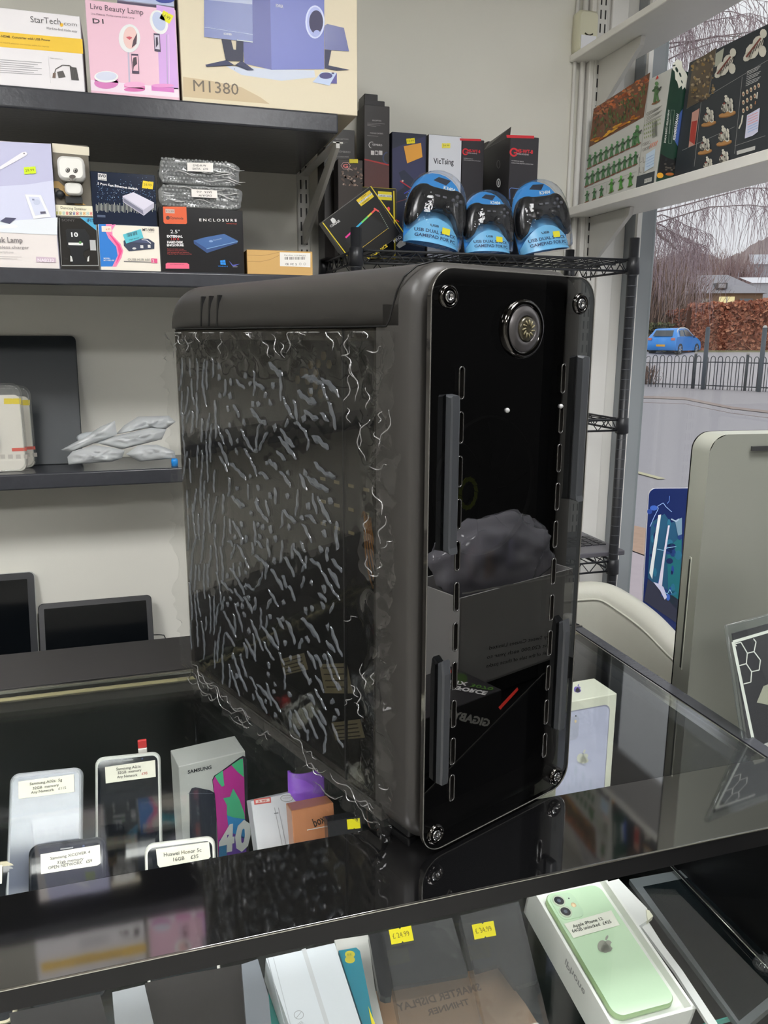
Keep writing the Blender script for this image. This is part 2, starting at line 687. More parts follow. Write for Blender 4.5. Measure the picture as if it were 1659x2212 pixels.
# cream wall sensor near the corner
pm = P(206, 203, 178, .35)
c0 = onY(YW, 1256, 78)
m_ = MB()
T = frame((c0.x, YW, c0.z), (1, 0, 0), (0, 0, 1))
m_.prism(rrect(-.032, -.052, .032, .052, .012), 0, .038, pm, T=T, bev=.006, smooth=True)
m_.box((0, -.028, .039), (.046, .034, .002), P(222, 222, 226, .4), T=T)
m_.tube([(-.012 + .003 * k, -.006 - .004 * math.sin(k * math.pi / 8), .039) for k in range(9)], .0018, P(60, 55, 40), n=6, T=T)
tag(m_.build('motion_sensor'), 'cream alarm motion sensor box high in the wall corner', 'sensor')

# ------------------------------------------------------------------ display counter (glass topped)
CT = 1.0
CY0, CY1, CY2 = .527, .632, 1.05
CXL, CXR = -1.35, .651
gloss_blk = mat('glossy_black_panel', (10, 10, 11), 0.05, ior=2.9, bump=0.02, bump_scale=14, noise_amt=0.1)
matt_blk = mat('matt_black_board', (52, 50, 50), 0.45, noise_amt=0.12, noise_scale=20, stretch=(1, 8, 1))
deep_blk = mat('black_board', (16, 16, 17), 0.3)
chrome_m = mat('satin_aluminium', (190, 188, 180), 0.25, 1.0)
top_glass = sheet('counter_glass', (.95, .965, .96), ior=1.55, rough=0.035)
front_glass = sheet('front_glass', (.95, .965, .96), ior=1.3, rough=0.0)
shelf_glass = sheet('shelf_glass', (.90, .96, .94), ior=1.4)
teal_m = mat('glass_cut_edge', (70, 160, 145), .15, boost=1.0)
t = thing('display_counter', 'black glass-topped display counter holding phones and boxes, under the computer tower', 'counter', ((CXL + CXR) / 2, (CY0 + 1.18) / 2, 0))
COUNTER = t
bx(CXL, CXR, CY0 + .001, CY1, .984, CT, gloss_blk, .0006).build('top_rail', t)
MB().box(((CXL + CXR) / 2, .606, .9795), (CXR - CXL - .06, .012, .006), mat('added_fill_glow', (255, 250, 240), .5, emit=14)).build('added_fill_strip', t)  # added glowing strip, hidden under the rail to brighten the goods
edge_m = mat('black_edge_band', (20, 20, 21), 0.32, spec=.35)
bx(CXL, CXR, CY0, CY0 + .001, .982, CT - .0008, edge_m).build('edge_band', t)
bx(CXL, CXR, CY0 - .0004, CY0 + .001, CT - .0008, CT, chrome_m).build('top_edge_highlight', t)  # thin bright line stands in for the highlight on the top edge
MB().box(((CXL + .627) / 2, (CY1 + CY2) / 2, CT - .003), (.627 - CXL, CY2 - CY1, .006), top_glass).build('glass_top', t)
fr = MB()
fr.box(((CXR + .634) / 2, (CY1 + CY2) / 2, .982), (.017, CY2 - CY1 + .1, .034), blk_lam)
fr.box((.6295, (CY1 + CY2) / 2, .992), (.002, CY2 - CY1, .015), chrome_m)
fr.build('side_frame', t)
bf = MB()
bf.box(((CXL + CXR) / 2, CY2 + .004, .99), (CXR - CXL, .008, .018), deep_blk)
bf.box(((CXL + CXR) / 2, CY2 - .001, .9985), (CXR - CXL, .003, .004), chrome_m)
bf.box(((CXL + CXR) / 2, CY2 - .016, .995), (CXR - CXL, .003, .0035), mat('brass_strip', (190, 180, 140), .3, .6))
bf.build('back_strip', t)
bx(CXL, CXR, CY2 + .008, 1.185, .965, CT - .001, matt_blk, .002).build('rear_rail', t)
MB().box(((CXL + CXR) / 2, CY0 + .004, .60), (CXR - CXL, .005, .766), front_glass).build('front_glass', t)
MB().box((CXR - .004, (CY0 + 1.18) / 2, .5), (.008, 1.18 - CY0 - .02, .965), deep_blk).build('side_panel', t)
MB().box((CXL + .01, (CY0 + 1.18) / 2, .5), (.02, 1.18 - CY0, .96), deep_blk).build('side_panel', t)
bx(CXL, CXR, 1.16, 1.18, .02, .965, deep_blk).build('back_panel', t)
bx(CXL, CXR, CY0, 1.18, .0, .22, deep_blk).build('plinth', t)
SH = .755
sg = MB()
sg.box(((CXL + .02 + .632) / 2, (.562 + 1.15) / 2, SH - .003), (.632 - CXL - .02, 1.15 - .562, .006), shelf_glass)
sgo = sg.build('glass_shelf', t)
MB().box(((CXL + .02 + .632) / 2, .5612, SH - .003), (.632 - CXL - .02, .0012, .006), teal_m).build('cut_edge', sgo)
q0_, q1_ = onZ(SH + .014, 1449, 1872), onZ(SH + .014, 1665, 2098)
mc_ = MB().tube([q0_ + (q0_ - q1_) * .9, q0_, q1_], .0010, chrome_m, n=8)
mc_.tube([q0_ + (q0_ - q1_) * .9 + Vector((.003, 0, 0)), q0_ + Vector((.003, 0, 0)), q1_ + Vector((.003, 0, 0))], .0012, deep_blk, n=6)
mc_.build('side_channel', sgo)
MB().lathe([(0, 0), (.011, 0), (.012, .004), (.009, .012), (.004, .014), (0, .011)], sheet('clear_knob', (.85, .88, .85), ior=1.7, haze=.1), n=20, T=Matrix.Translation((.628, .60, SH + .004))).build('shelf_clip', sgo)
# dark lower shelf
bx(CXL + .02, .642, .58, 1.15, .47, .49, deep_blk).build('lower_shelf', t)

# ------------------------------------------------------------------ computer tower on the counter
KA = 0.36601
KO = Vector((.20837, .57441, CT))
KT = Matrix.Translation(KO) @ Matrix.Rotation(KA, 4, 'Z')     # local x: width, y: depth back, z: up
KW, KD, KH = .1974, .4590, .5022
case_m = mat('satin_black_plastic', (50, 48, 46), 0.42, noise_amt=0.05, noise_scale=400, bump=0.04, bump_scale=1800, boost=1.0)
case_d = mat('black_mesh_plastic', (14, 14, 15), 0.5)
acr = sheet('smoked_acrylic', (.10, .10, .10), ior=2.3, rough=0.0)
acr_edge = mat('acrylic_edge', (40, 38, 36), .05, boost=1.0, ior=1.9)
t = thing('computer_tower', 'big black computer tower with glossy front panel and film-covered side window, standing on the counter', 'computer', KT @ Vector((KW / 2, KD / 2, 0)))
TOWER = t

def kprism_x(m_, pts, x0, x1, mt, bev=0, smooth=False):
    """outline in (y,z) extruded along the tower's width"""
    T = KT @ Matrix(((0, 0, 1, 0), (1, 0, 0, 0), (0, 1, 0, 0), (0, 0, 0, 1)))
    m_.prism(pts, x0, x1, mt, T=T, bev=bev, smooth=smooth)

def kring(m_, prof_fn, ys, mt, smooth=True):
    """loft: closed (x,z) outlines along the depth ys"""
    vs, fs = [], []
    n = None
    for y in ys:
        p = prof_fn(y)
        n = len(p)
        vs += [(a, y, b) for a, b in p]
    for i in range(len(ys) - 1):
        for k in range(n):
            l = (k + 1) % n
            fs.append((i * n + k, i * n + l, (i + 1) * n + l, (i + 1) * n + k))
    m_.add(vs, fs, mt, smooth, KT)
    m_.add(vs[:n], [tuple(range(n))[::-1]], mt, False, KT)
    m_.add(vs[-n:], [tuple(range(n))], mt, False, KT)

FD = .052                       # depth of the front frame
zs0, zs1 = .028, .452           # side window panel
# chassis: shell open on the left side (x=0)
ch = MB()
ch.box((KW - .0015, (FD + KD) / 2, KH / 2 - .01), (.003, KD - FD - .004, KH - .06), case_m, T=KT)
ch.box((KW / 2, (FD + KD) / 2, .016), (KW - .006, KD - FD - .006, .012), case_m, T=KT)
ch.box((KW / 2, KD - .004, KH / 2 - .01), (KW - .008, .006, KH - .06), case_d, T=KT)
ch.box((KW / 2, FD + .006, KH / 2 - .02), (KW - .03, .008, KH - .10), case_d, T=KT)
ch.build('chassis', t)
# top hood with slots
hd = MB()
def hood(y):
    r = .030
    e = min(1.0, max(0.0, (KD - y) / .03))
    top = KH - .012 * (1 - math.sqrt(max(0, 1 - (1 - e) ** 2)))
    return [(0, zs1 + .002), (0, top - r)] + [(r - r * math.cos(a), top - r + r * math.sin(a)) for a in [math.radians(q) for q in (15, 30, 45, 60, 75, 90)]] + \
        [(KW - r + r * math.sin(a), top - r + r * math.cos(a)) for a in [math.radians(q) for q in (0, 15, 30, 45, 60, 75, 90)]] + [(KW, zs1 + .002)]
kring(hd, hood, [FD - .020, FD + .1, KD * .5, KD - .06, KD - .03, KD - .02, KD - .01, KD - .004, KD], case_m)
hood_o = hd.build('top_hood', t)
slt = MB()
for k in range(3):
    y = .3405 + k * .0195
    slt.prism([(y - .0058, .032), (y - .0028, .032), (y + .0028, 0), (y - .0002, 0)], -.0006, .004, case_d,
              T=KT @ Matrix(((0, 0, 1, 0), (1, 0, 0, 0), (0, 1, 0, .4560), (0, 0, 0, 1))))
slt.build('vent_slots', hood_o)
sm_ = MB()
sm_.tube([KT @ Vector(p) for p in ((-.0002, KD - .01, .4535), (-.0002, .2, .4535), (-.0002, .047, .4535), (-.0002, .043, .458), (-.0002, .034, .480), (.002, .028, .4905), (.010, .022, .4985), (.024, .020, .5022))], .0008, case_d, n=6)
sm_.build('seam', hood_o)
# front frame (matt surround) behind the acrylic
def surround(inset, r):
    return rrect(inset, inset + .006, KW - inset, KH - inset, r, 8)
ff = MB()
TF = KT @ Matrix(((1, 0, 0, 0), (0, 0, 1, 0), (0, 1, 0, 0), (0, 0, 0, 1)))
prev = None
out0 = rrect(0, .004, KW, KH, .032, 8)
out1 = rrect(.004, .008, KW - .004, KH - .004, .030, 8)
inn1 = rrect(.016, .020, KW - .016, KH - .016, .024, 8)
n = len(out0)
rings = [(out0, FD), (out0, .020), (out1, .012), (inn1, .010), (inn1, .030)]
vs = []
for r_, y in rings:
    vs += [(a, y, b) for a, b in r_]
fs = []
for k in range(len(rings) - 1):
    for i in range(n):
        j = (i + 1) % n
        fs.append((k * n + i, k * n + j, (k + 1) * n + j, (k + 1) * n + i))
ff.add(vs, fs, case_m, True, KT)
ff.add([(a, .030, b) for a, b in inn1], [tuple(range(n))], case_d, False, KT)
# curved side flank between hood and frame
kprism_x(ff, [(.022, .03), (.061, .03), (.061, zs1 + .0015), (.022, zs1 + .0015)], .0004, .006, case_m)
ff.build('front_frame', t)
# feet
for x in (.03, KW - .03):
    for y in (.05, KD - .05):
        MB().box((x, y, .005), (.03, .04, .010), case_d, bev=.002, T=KT).build('foot', t)
# acrylic front plate with slots cut as separate rounded rims
ap = MB()
apo = rrect(.0045, .004, KW - .0005, KH - .006, .022, 8)
bmh = bmesh.new()
def loop(pts, y):
    v = [bmh.verts.new((p[0], y, p[1])) for p in pts]
    return [bmh.edges.new((v[i], v[(i + 1) % len(v)])) for i in range(len(v))]
slots = []
SX0, SX1 = .0375, KW - .0375
for k in range(11):
    z = .058 + k * .0352
    for x in (SX0, SX1):
        slots.append((x - .0026, z - .0125, x + .0026, z + .0125))
DIAL = (.104, .452)
for y in (0.0,):
    ed = loop(apo, y)
    for sx0, sz0, sx1, sz1 in slots:
        ed += loop(rrect(sx0, sz0, sx1, sz1, .0025, 4), y)
    ed += loop([(DIAL[0] + .0225 * math.cos(math.radians(a)), DIAL[1] + .0225 * math.sin(math.radians(a))) for a in range(0, 360, 10)], y)
bmesh.ops.triangle_fill(bmh, use_beauty=True, use_dissolve=False, edges=bmh.edges[:])
ap.bm(bmh, acr, T=KT @ Matrix.Translation((0, -.001, 0)))
# polished rims: outer edge and slot walls
def rim(m_, pts, y0, y1, mt, close=True):
    n_ = len(pts)
    v_ = [(a, y0, b) for a, b in pts] + [(a, y1, b) for a, b in pts]
    m_.add(v_, [(i, (i + 1) % n_, n_ + (i + 1) % n_, n_ + i) for i in range(n_)], mt, True, KT)
rim(ap, apo, -.001, .0035, acr_edge)
ap.tube([KT @ Vector((a, -.0012, b)) for a, b in apo], .0005, mat('plate_edge_highlight', (104, 102, 98), .1, .4), n=6, closed=True)  # pale tube paints the bright highlight around the plate's edge
plate = ap.build('acrylic_plate', t)
for sx0, sz0, sx1, sz1 in slots:
    m_ = MB()
    o_ = rrect(sx0, sz0, sx1, sz1, .0025, 4)
    m_.tube([KT @ Vector((a, -.0012, b)) for a, b in o_], .0006, acr_edge, n=6, closed=True)
    rim(m_, o_, -.001, .004, acr_edge)
    m_.build('slot_rim', plate)
# standoff screws
steel = mat('polished_steel', (150, 150, 150), 0.15, 1.0)
for x, z in ((.0215, .475), (KW - .020, .474), (.019, .020), (KW - .018, .018)):
    m_ = MB()
    Ts = KT @ Matrix(((1, 0, 0, x), (0, 0, 1, 0), (0, 1, 0, z), (0, 0, 0, 1)))
    m_.lathe([(.0092, .009), (.0092, -.001), (.0085, -.003), (.0068, -.0042), (.0060, -.003), (.0050, -.001), (.0, -.001)], mat('black_chrome', (70, 68, 66), .08, 1.0), n=28, T=Ts)
    m_.lathe([(.0052, -.001), (.0046, -.0035), (.0028, -.0042), (.0024, -.002), (0, -.002)], steel, n=20, T=Ts)
    m_.build('standoff_screw', t)
# dial
m_ = MB()
Ts = KT @ Matrix(((1, 0, 0, DIAL[0]), (0, 0, 1, 0), (0, 1, 0, DIAL[1]), (0, 0, 0, 1)))
m_.lathe([(.0225, .012), (.0240, -.002), (.0232, -.0048), (.0205, -.0060), (.0185, -.0045)], mat('black_chrome', (70, 68, 66), .08, 1.0), n=48, T=Ts)
dial = m_.build('dial_ring', t)
m_ = MB()
m_.lathe([(.0186, -.0045), (.0150, -.0068), (.0110, -.0072), (.0102, -.0055)], mat('gunmetal_dial', (95, 92, 92), .3, .7), n=48, T=Ts)
m_.build('dial_face', dial)
m_ = MB()
m_.lathe([(.0103, -.0052), (.0096, -.0075), (.0084, -.0085), (.0, -.0082)], mat('smoked_button', (60, 56, 44), .2, .3), n=32, T=Ts)
for k in range(11):
    a = math.radians(k * 360 / 11 + 8)
    m_.tube([Ts @ Vector((.0035 * math.cos(a), .0035 * math.sin(a), -.0087)), Ts @ Vector((.0072 * math.cos(a + .25), .0072 * math.sin(a + .25), -.0087))], .0007, P(105, 98, 72, .3), n=5)
m_.build('power_button', dial)
# upright handles (two upper long, two lower)
hm = mat('satin_grey_handle', (62, 64, 67), 0.32, boost=.75)
for x, z0, z1, flip in ((.0245, .276, .402, 0), (KW - .0165, .300, .430, 0), (.0215, .070, .180, 1), (KW - .0225, .072, .182, 1)):
    m_ = MB()
    h_ = z1 - z0
    d_ = .0085
    if not flip:
        pr = [(0, z1), (-.008, z1 - .001), (-d_, z1 - .012), (-d_, z0 + .004), (-.010, z0 - .001), (0, z0)]
    else:
        pr = [(0, z1), (-.006, z1 + .004), (-d_, z1 - .008), (-d_, z0 + .012), (-.008, z0 + .001), (0, z0)]
    kprism_x(m_, [(p[0] - .001, p[1]) for p in pr], x - .0048, x + .0048, hm, bev=.0016)
    m_.build('handle', plate)
# fan and logo seen through the smoked plate
fan = MB()
Tfan = KT @ Matrix(((1, 0, 0, KW / 2 - .006), (0, 0, 1, .026), (0, 1, 0, .318), (0, 0, 0, 1)))
fan.lathe([(.060, 0), (.062, -.003), (.060, -.005)], mat('fan_frame_grey', (70, 70, 68), .4), n=40, T=Tfan)
for k in range(9):
    a = math.radians(k * 40)
    pts_ = [(r * math.cos(a + r * 9), r * math.sin(a + r * 9)) for r in (.018, .03, .044, .056)]
    pb = [(r * math.cos(a + .32 + r * 9), r * math.sin(a + .32 + r * 9)) for r in (.056, .044, .03, .018)]
    fan.prism(pts_ + pb, -.001, .0, P(26, 26, 27), T=Tfan)
fan.build('front_fan', t)
lg = MB()
Tl = KT @ Matrix(((1, 0, 0, .057), (0, 0, 1, .0085), (0, 1, 0, .318), (0, 0, 0, 1)))
for k in range(14):
    a = 2 * math.pi * k / 14
    p = [(.0115 * math.cos(a), .0145 * math.sin(a)), (.0108 * math.cos(a + .42), .0138 * math.sin(a + .42)), (.0070 * math.cos(a + .55), .0100 * math.sin(a + .55)), (.0078 * math.cos(a + .1), .0108 * math.sin(a + .1))]
    lg.prism(p, -.0004, 0, P(200, 215, 60, .4), T=Tl)
lg.build('ring_emblem', t)
for x in (.090, .158):
    MB().ball((0, 0, 0), .002, P(150, 150, 150), T=KT @ Matrix.Translation((x, -.0015, .386))).build('indicator', plate)

# side window (tinted), with parts inside
side_ac = sheet('smoked_window', (.62, .60, .56), ior=1.42)
MB().box((.0012, (.062 + KD - .006) / 2, (zs0 + zs1) / 2), (.002, KD - .068, zs1 - zs0), side_ac, T=KT).build('side_window', t)
bor = MB()
for y0, y1, z0, z1 in ((.058, .066, zs0 - .004, zs1), (KD - .012, KD - .004, zs0 - .004, zs1), (.058, KD - .004, zs0 - .004, zs0 + .006), (.058, KD - .004, zs1 - .010, zs1)):
    bor.box((.0035, (y0 + y1) / 2, (z0 + z1) / 2), (.003, y1 - y0, z1 - z0), case_m, T=KT)
bor.box((.0012, .108, (zs0 + zs1) / 2), (.003, .0014, zs1 - zs0), case_d, T=KT)
bor.build('window_border', t)
# interior: motherboard tray, standoffs, shroud, cables, labels
tr = MB()
tr.box((KW - .030, .27, .24), (.002, .36, .42), mat('tray_steel', (26, 26, 27), .45, boost=1.2), T=KT)
random.seed(5)
for k in range(24):
    y, z = .17 + .03 * (k % 8) * 1.05, .205 + .030 * (k // 8)
    tr.box((KW - .0315, y, z), (.001, .011, .004), P(205, 195, 150), T=KT)
for (y, z) in ((.40, .40), (.37, .412), (.42, .39), (.39, .375)):
    for q in range(3):
        tr.lathe([(0, 0), (.006, 0), (.006, .001), (0, .001)], P(220, 200, 150), n=6, T=KT @ frame((KW - .034, y + q * .012, z + (q % 2) * .01), (0, 1, 0), (0, 0, 1)))
tray = tr.build('motherboard_tray', t)
sh_ = MB()
sh_.box((KW / 2 + .03, .26, .060), (KW - .08, .36, .07), mat('tray_steel', (26, 26, 27), .45, boost=1.2), bev=.003, T=KT)
sh_.build('power_supply_shroud', t)
cb = MB()
def bez(a, b, c, d, n=14):
    a, b, c, d = (Vector(q) for q in (a, b, c, d))
    return [a * (1 - u) ** 3 + b * 3 * u * (1 - u) ** 2 + c * 3 * u * u * (1 - u) + d * u ** 3 for u in [i / n for i in range(n + 1)]]
for k in range(5):
    cb.tube([KT @ p for p in bez((.10, .20 + k * .004, .255), (.06, .15, .28 + k * .004), (.05, .13 + .006 * k, .24), (.07, .14 + .004 * k, .215 - .005 * k))], .0009, P(225, 160, 60, .4), n=6)
for k in range(4):
    cb.tube([KT @ p for p in bez((.15, .12, .33), (.10, .11 + .01 * k, .20), (.12, .14, .12), (.16, .18 + .02 * k, .07))], .002, P(38, 36, 34, .4), n=6)
cb.build('cables', t)
for (y, z, w_, h_, a) in ((.155, .110, .052, .030, -.35), (.235, .098, .055, .018, -.45), (.135, .062, .055, .018, -.45)):
    m_ = MB()
    Tq = KT @ Matrix.Translation((.022, y, z)) @ Matrix.Rotation(a, 4, 'X')
    m_.box((0, 0, 0), (.0006, w_, h_), P(190, 188, 165, .5), bev=0, T=Tq)
    for q in range(4):
        m_.box((-.0005, 0, h_ / 2 - .004 - q * h_ / 4.6), (.0002, w_ * .78, .0012), P(90, 88, 80), T=Tq)
    m_.build('paper_label', t)
# wall colour block above film reads as chassis lip
# protective film: clear sheet with trapped air bubbles, over the side window and folding past its edges
random.seed(11)
def film_mats():
    a = sheet('clear_film', (.90, .90, .89), ior=1.36, rough=.05, haze=.012, haze_rgb=(190, 190, 190), bump=0.35, bump_scale=22)
    b = sheet('film_air_bubble', (.72, .73, .74), ior=1.5, rough=.14, haze=.155, haze_rgb=(170, 178, 188))
    c = sheet('film_crease', (.75, .75, .75), ior=2.4, rough=.05, haze=.14, haze_rgb=(225, 225, 225))
    return a, b, c
FA, FB, FC = film_mats()
fl = MB()
# base sheet, rippled, y from -? to back; overhangs at the front (towards y=.03), back and bottom
NY, NZ = 120, 130
y0f, y1f = .028, KD + .010
z0f, z1f = .004, .4500
vs, fs = [], []
for j in range(NZ + 1):
    for i in range(NY + 1):
        u, v = i / NY, j / NZ
        edge_f = .004 * math.sin(v * 31) + .003 * math.sin(v * 77 + 1)
        y = (y0f + edge_f * (v < .93)) * (1 - u) + y1f * u
        z = z0f + (z1f - z0f) * v
        yy = y
        # loose at the borders, clinging in the middle
        loose = max(0, 1 - (yy - y0f) / .055) + max(0, 1 - (z - z0f) / .035) + max(0, 1 - (z1f - z) / .045) + max(0, 1 - (y1f - yy) / .012)
        loose = min(1, loose)
        q = noise.noise(Vector((yy * 38, z * 42, 3.1))) + .6 * noise.noise(Vector((yy * 95, z * 80, 9)))
        rdg = abs(noise.noise(Vector((yy * 30 + z * 18, z * 34 - yy * 12, 1.7))))
        x = -.0012 - loose * (.0050 + .0068 * q + .008 * (1 - min(1, rdg * 5))) - .0002 * q
        vs.append((min(x, -.0006), yy, z))
for j in range(NZ):
    for i in range(NY):
        a = j * (NY + 1) + i
        fs.append((a, a + NY + 1, a + NY + 2, a + 1))
fl.add(vs, fs, FA, True, KT)
film = fl.build('protective_film', t)
# bubbles: elongated domes
def worm(m_, pts, wd, mt, hgt=.0009):
    pts = [Vector(p) for p in pts]
    n_ = len(pts)
    vs_, fs_ = [], []
    for i, p in enumerate(pts):
        a, b = pts[max(0, i - 1)], pts[min(n_ - 1, i + 1)]
        d = (b - a).normalized()
        nn = Vector((-d.y, d.x))
        tt = i / (n_ - 1)
        w_ = wd * math.sqrt(max(.02, 1 - (2 * tt - 1) ** 4)) * (1 + .25 * math.sin(tt * 9 + wd * 9999))
        for s_, h_ in ((-1, 0), (-.55, .75), (0, 1), (.55, .75), (1, 0)):
            q_ = p + nn * s_ * w_
            vs_.append((-.0016 - hgt * h_, q_.x, q_.y))
    for i in range(n_ - 1):
        for k in range(4):
            fs_.append((i * 5 + k, i * 5 + k + 1, (i + 1) * 5 + k + 1, (i + 1) * 5 + k))
    m_.add(vs_, fs_, mt, True, KT)
bub = MB()
placed = []
def clear(y, z, r):
    for (a, b, c) in placed:
        if (a - y) ** 2 + (b - z) ** 2 < (r + c) ** 2:
            return False
    return True
cnt = 0
tries = 0
while cnt < 300 and tries < 9000:
    tries += 1
    y = random.uniform(.112, KD - .016)
    z = random.uniform(.045, .415)
    back = y > .34
    low = z < .20
    if back:
        L, ang, wd = random.uniform(.02, .055), random.gauss(math.pi / 2 + .12, .18), random.uniform(.0008, .0017)
    elif random.random() < .45:
        L, ang, wd = random.uniform(.014, .042), random.gauss(.48 if not low else .75, .25) , random.uniform(.0012, .0023)
        ang = math.pi - ang if False else ang
    elif random.random() < .5:
        L, ang, wd = random.uniform(.004, .009), random.uniform(0, 3.1), random.uniform(.0016, .0028)
    else:
        L, ang, wd = random.uniform(.010, .030), random.gauss(math.pi / 2 + .15, .3), random.uniform(.0010, .0017)
    if not clear(y, z, .0042 + L * .08):
        continue
    k_ = random.uniform(-1, 1) * .8
    pts_ = []
    n_ = max(5, int(L / .0022))
    p = Vector((y, z)) - Vector((math.cos(ang), math.sin(ang))) * L / 2
    for i in range(n_ + 1):
        pts_.append(p.copy())
        aa = ang + k_ * (i / n_ - .5) + .35 * math.sin(i * 1.1 + y * 500)
        p = p + Vector((math.cos(aa), math.sin(aa))) * L / n_
    if max(q.x for q in pts_) > KD - .01 or min(q.x for q in pts_) < .106 or min(q.y for q in pts_) < .035 or max(q.y for q in pts_) > .425:
        continue
    worm(bub, pts_, wd * 1.55, FB, .0013)
    for q in pts_[::3]:
        placed.append((q.x, q.y, .0030))
    cnt += 1
bo = tag(bub.build('air_bubbles', film), None, None, kind='stuff')
cr = MB()
for k in range(90):
    side = k % 3
    if side == 0:
        y = random.uniform(.034, .100); z = random.uniform(.02, .44); L, ang = random.uniform(.01, .035), random.gauss(math.pi / 2, .6)
    elif side == 1:
        y = random.uniform(.04, KD); z = random.uniform(.008, .035); L, ang = random.uniform(.02, .06), random.gauss(0, .25)
    else:
        y = random.uniform(.05, KD); z = random.uniform(.425, .455); L, ang = random.uniform(.012, .03), random.gauss(1.2, .5)
    pts_ = []
    p = Vector((y, z))
    for i in range(9):
        pts_.append(KT @ Vector((-.0075 - .0015 * math.sin(i + k), min(KD + .008, max(.03, p.x)), min(.449, max(.006, p.y)))))
        aa = ang + .5 * math.sin(i * .9 + k)
        p = p + Vector((math.cos(aa), math.sin(aa))) * L / 8
    cr.tube(pts_, [.0002 + .0005 * math.sin(math.pi * i / 8) for i in range(9)], FC, n=5)
tag(cr.build('creases', film), None, None, kind='stuff')

# ------------------------------------------------------------------ goods on the left wall shelves
card_w = P(226, 222, 224, .4)
ink = P(60, 58, 60)
def tag_px(fc, x0, y0, x1, y1, txt=None, lay=3, rot=0, col=(232, 226, 40)):
    """little price ticket stuck on, notched; corner box in crop pixels"""
    cx, cy, hw, hh = (x0 + x1) / 2, (y0 + y1) / 2, (x1 - x0) / 2, (y1 - y0) / 2
    c_, s_ = math.cos(math.radians(rot)), math.sin(math.radians(rot))
    q = lambda a, b: (cx + a * hw * c_ - b * hh * s_, cy + a * hw * s_ + b * hh * c_)
    fc.poly([q(-1, -1), q(-.1, -1), q(0, -.8), q(.1, -1), q(1, -1), q(1, 1), q(.1, 1), q(0, .8), q(-.1, 1), q(-1, 1)], P(*col, .5), lay)
    if txt:
        fc.text(txt, q(-.75, .3), q(.75, .3), hh * .7, P(120, 110, 20), lay + 1)

CA = (0, 0, 4.1475)
f = carton('converter_carton', 'white adapter carton with an orange-yellow band, leftmost on the highest shelf', 'box', CA, (-500, 715), (762, 806), (-500, 10), 1.712, .14, card_w, side=P(205, 203, 205), zbase=S1)
f.poly([(-500, 240), (738, 350), (745, 483), (-500, 378)], P(245, 190, 50), 1)
f.text('StarTech', (275, 200), (545, 222), 55, P(85, 82, 82), 2)
f.text('com', (572, 226), (690, 238), 34, P(120, 118, 118), 2)
f.ell(552, 224, 16, 16, P(245, 180, 40), 2)
f.text('Hard-to-find made easy', (420, 262), (692, 293), 22, P(110, 108, 108), 2)
f.text('VGA to HDMI  Converter with USB Power', (-95, 325), (452, 372), 20, P(90, 70, 30), 2, bold=1)
f.text('VGA to HDMI adapter converter cable for laptop', (-60, 380), (440, 425), 12, P(190, 150, 50), 2)
for k in range(7):
    f.line([(0, 535 + k * 19), (375 - (k % 3) * 35, 562 + k * 18)], 5, P(165, 163, 166), 2)
f.line([(432, 505), (455, 745)], 2, P(190, 188, 190), 2)
f.text('Video connectors', (446, 525), (560, 535), 10, P(120, 118, 118), 2)
f.line([(480, 690), (500, 620), (560, 585), (625, 590), (660, 620)], 9, P(80, 76, 74), 2)
f.poly([(625, 600), (685, 608), (708, 722), (640, 716)], P(66, 64, 62), 3)
f.poly([(512, 645), (565, 635), (588, 690), (525, 700)], P(84, 80, 78), 3)
f.poly([(475, 655), (500, 655), (498, 700), (470, 698)], P(110, 90, 80), 3)
for k in range(4):
    f.line([(640 + 14 * k, 612), (652 + 14 * k, 712)], 3, P(90, 88, 84), 4)
done(f)

f = carton('lamp_carton', 'pink carton of a round mirror lamp on the highest shelf', 'box', CA, (815, 817), (1610, 882), (770, -8), 1.712, .16, P(236, 190, 206, .25), side=P(215, 190, 200), zbase=S1)
f.poly([(1400, 45), (1562, 72), (1600, 800), (1430, 790)], P(206, 160, 220, .3), 1)
f.poly([(812, 715), (1598, 790), (1604, 875), (818, 810)], P(242, 214, 226, .3), 1)
f.text('Live Beauty Lamp', (810, 80), (1285, 135), 50, P(90, 70, 82), 2)
f.text('Live Makeup Multipurpose Desk Lamp', (816, 130), (1205, 170), 16, P(120, 90, 105), 2)
f.text('D1', (832, 208), (930, 214), 42, P(70, 60, 68), 2, bold=1)
f.ell(1160, 345, 97, 128, P(250, 240, 246, .2), 2)
f.ell(1167, 340, 62, 100, P(235, 196, 190), 3)
f.poly([(1128, 335), (1160, 328), (1185, 340), (1160, 360)], P(200, 90, 100), 4)
f.poly([(1195, 360), (1228, 300), (1222, 395), (1180, 430)], P(80, 60, 70), 4)
f.line([(1150, 470), (1160, 745)], 14, P(190, 180, 200), 2)
f.ell(1205, 760, 95, 26, P(236, 170, 205), 3)
f.rect(1112, 758, 1300, 800, P(215, 120, 175), 2)
f.ell(1205, 803, 95, 20, P(210, 110, 170), 2)
f.poly([(1175, 483), (1238, 487), (1248, 662), (1184, 658)], P(70, 55, 78), 3, )
f.poly([(1180, 500), (1234, 503), (1241, 640), (1190, 636)], P(232, 186, 200), 4)
f.poly([(1195, 520), (1222, 512), (1228, 575), (1200, 600), (1196, 635), (1188, 560)], P(66, 50, 60), 5)
f.ell(1424, 200, 78, 112, P(246, 246, 250, .2), 2, rot=-20)
f.ell(1424, 192, 55, 88, P(190, 200, 226), 3, rot=-20)
f.line([(1492, 310), (1500, 775)], 7, P(170, 160, 190), 2)
f.line([(1512, 310), (1520, 775)], 4, P(225, 205, 235), 2)
f.poly([(1376, 300), (1430, 305), (1440, 468), (1384, 460)], P(70, 60, 82), 3)
f.poly([(1382, 316), (1425, 320), (1432, 446), (1390, 440)], P(205, 196, 212), 4)
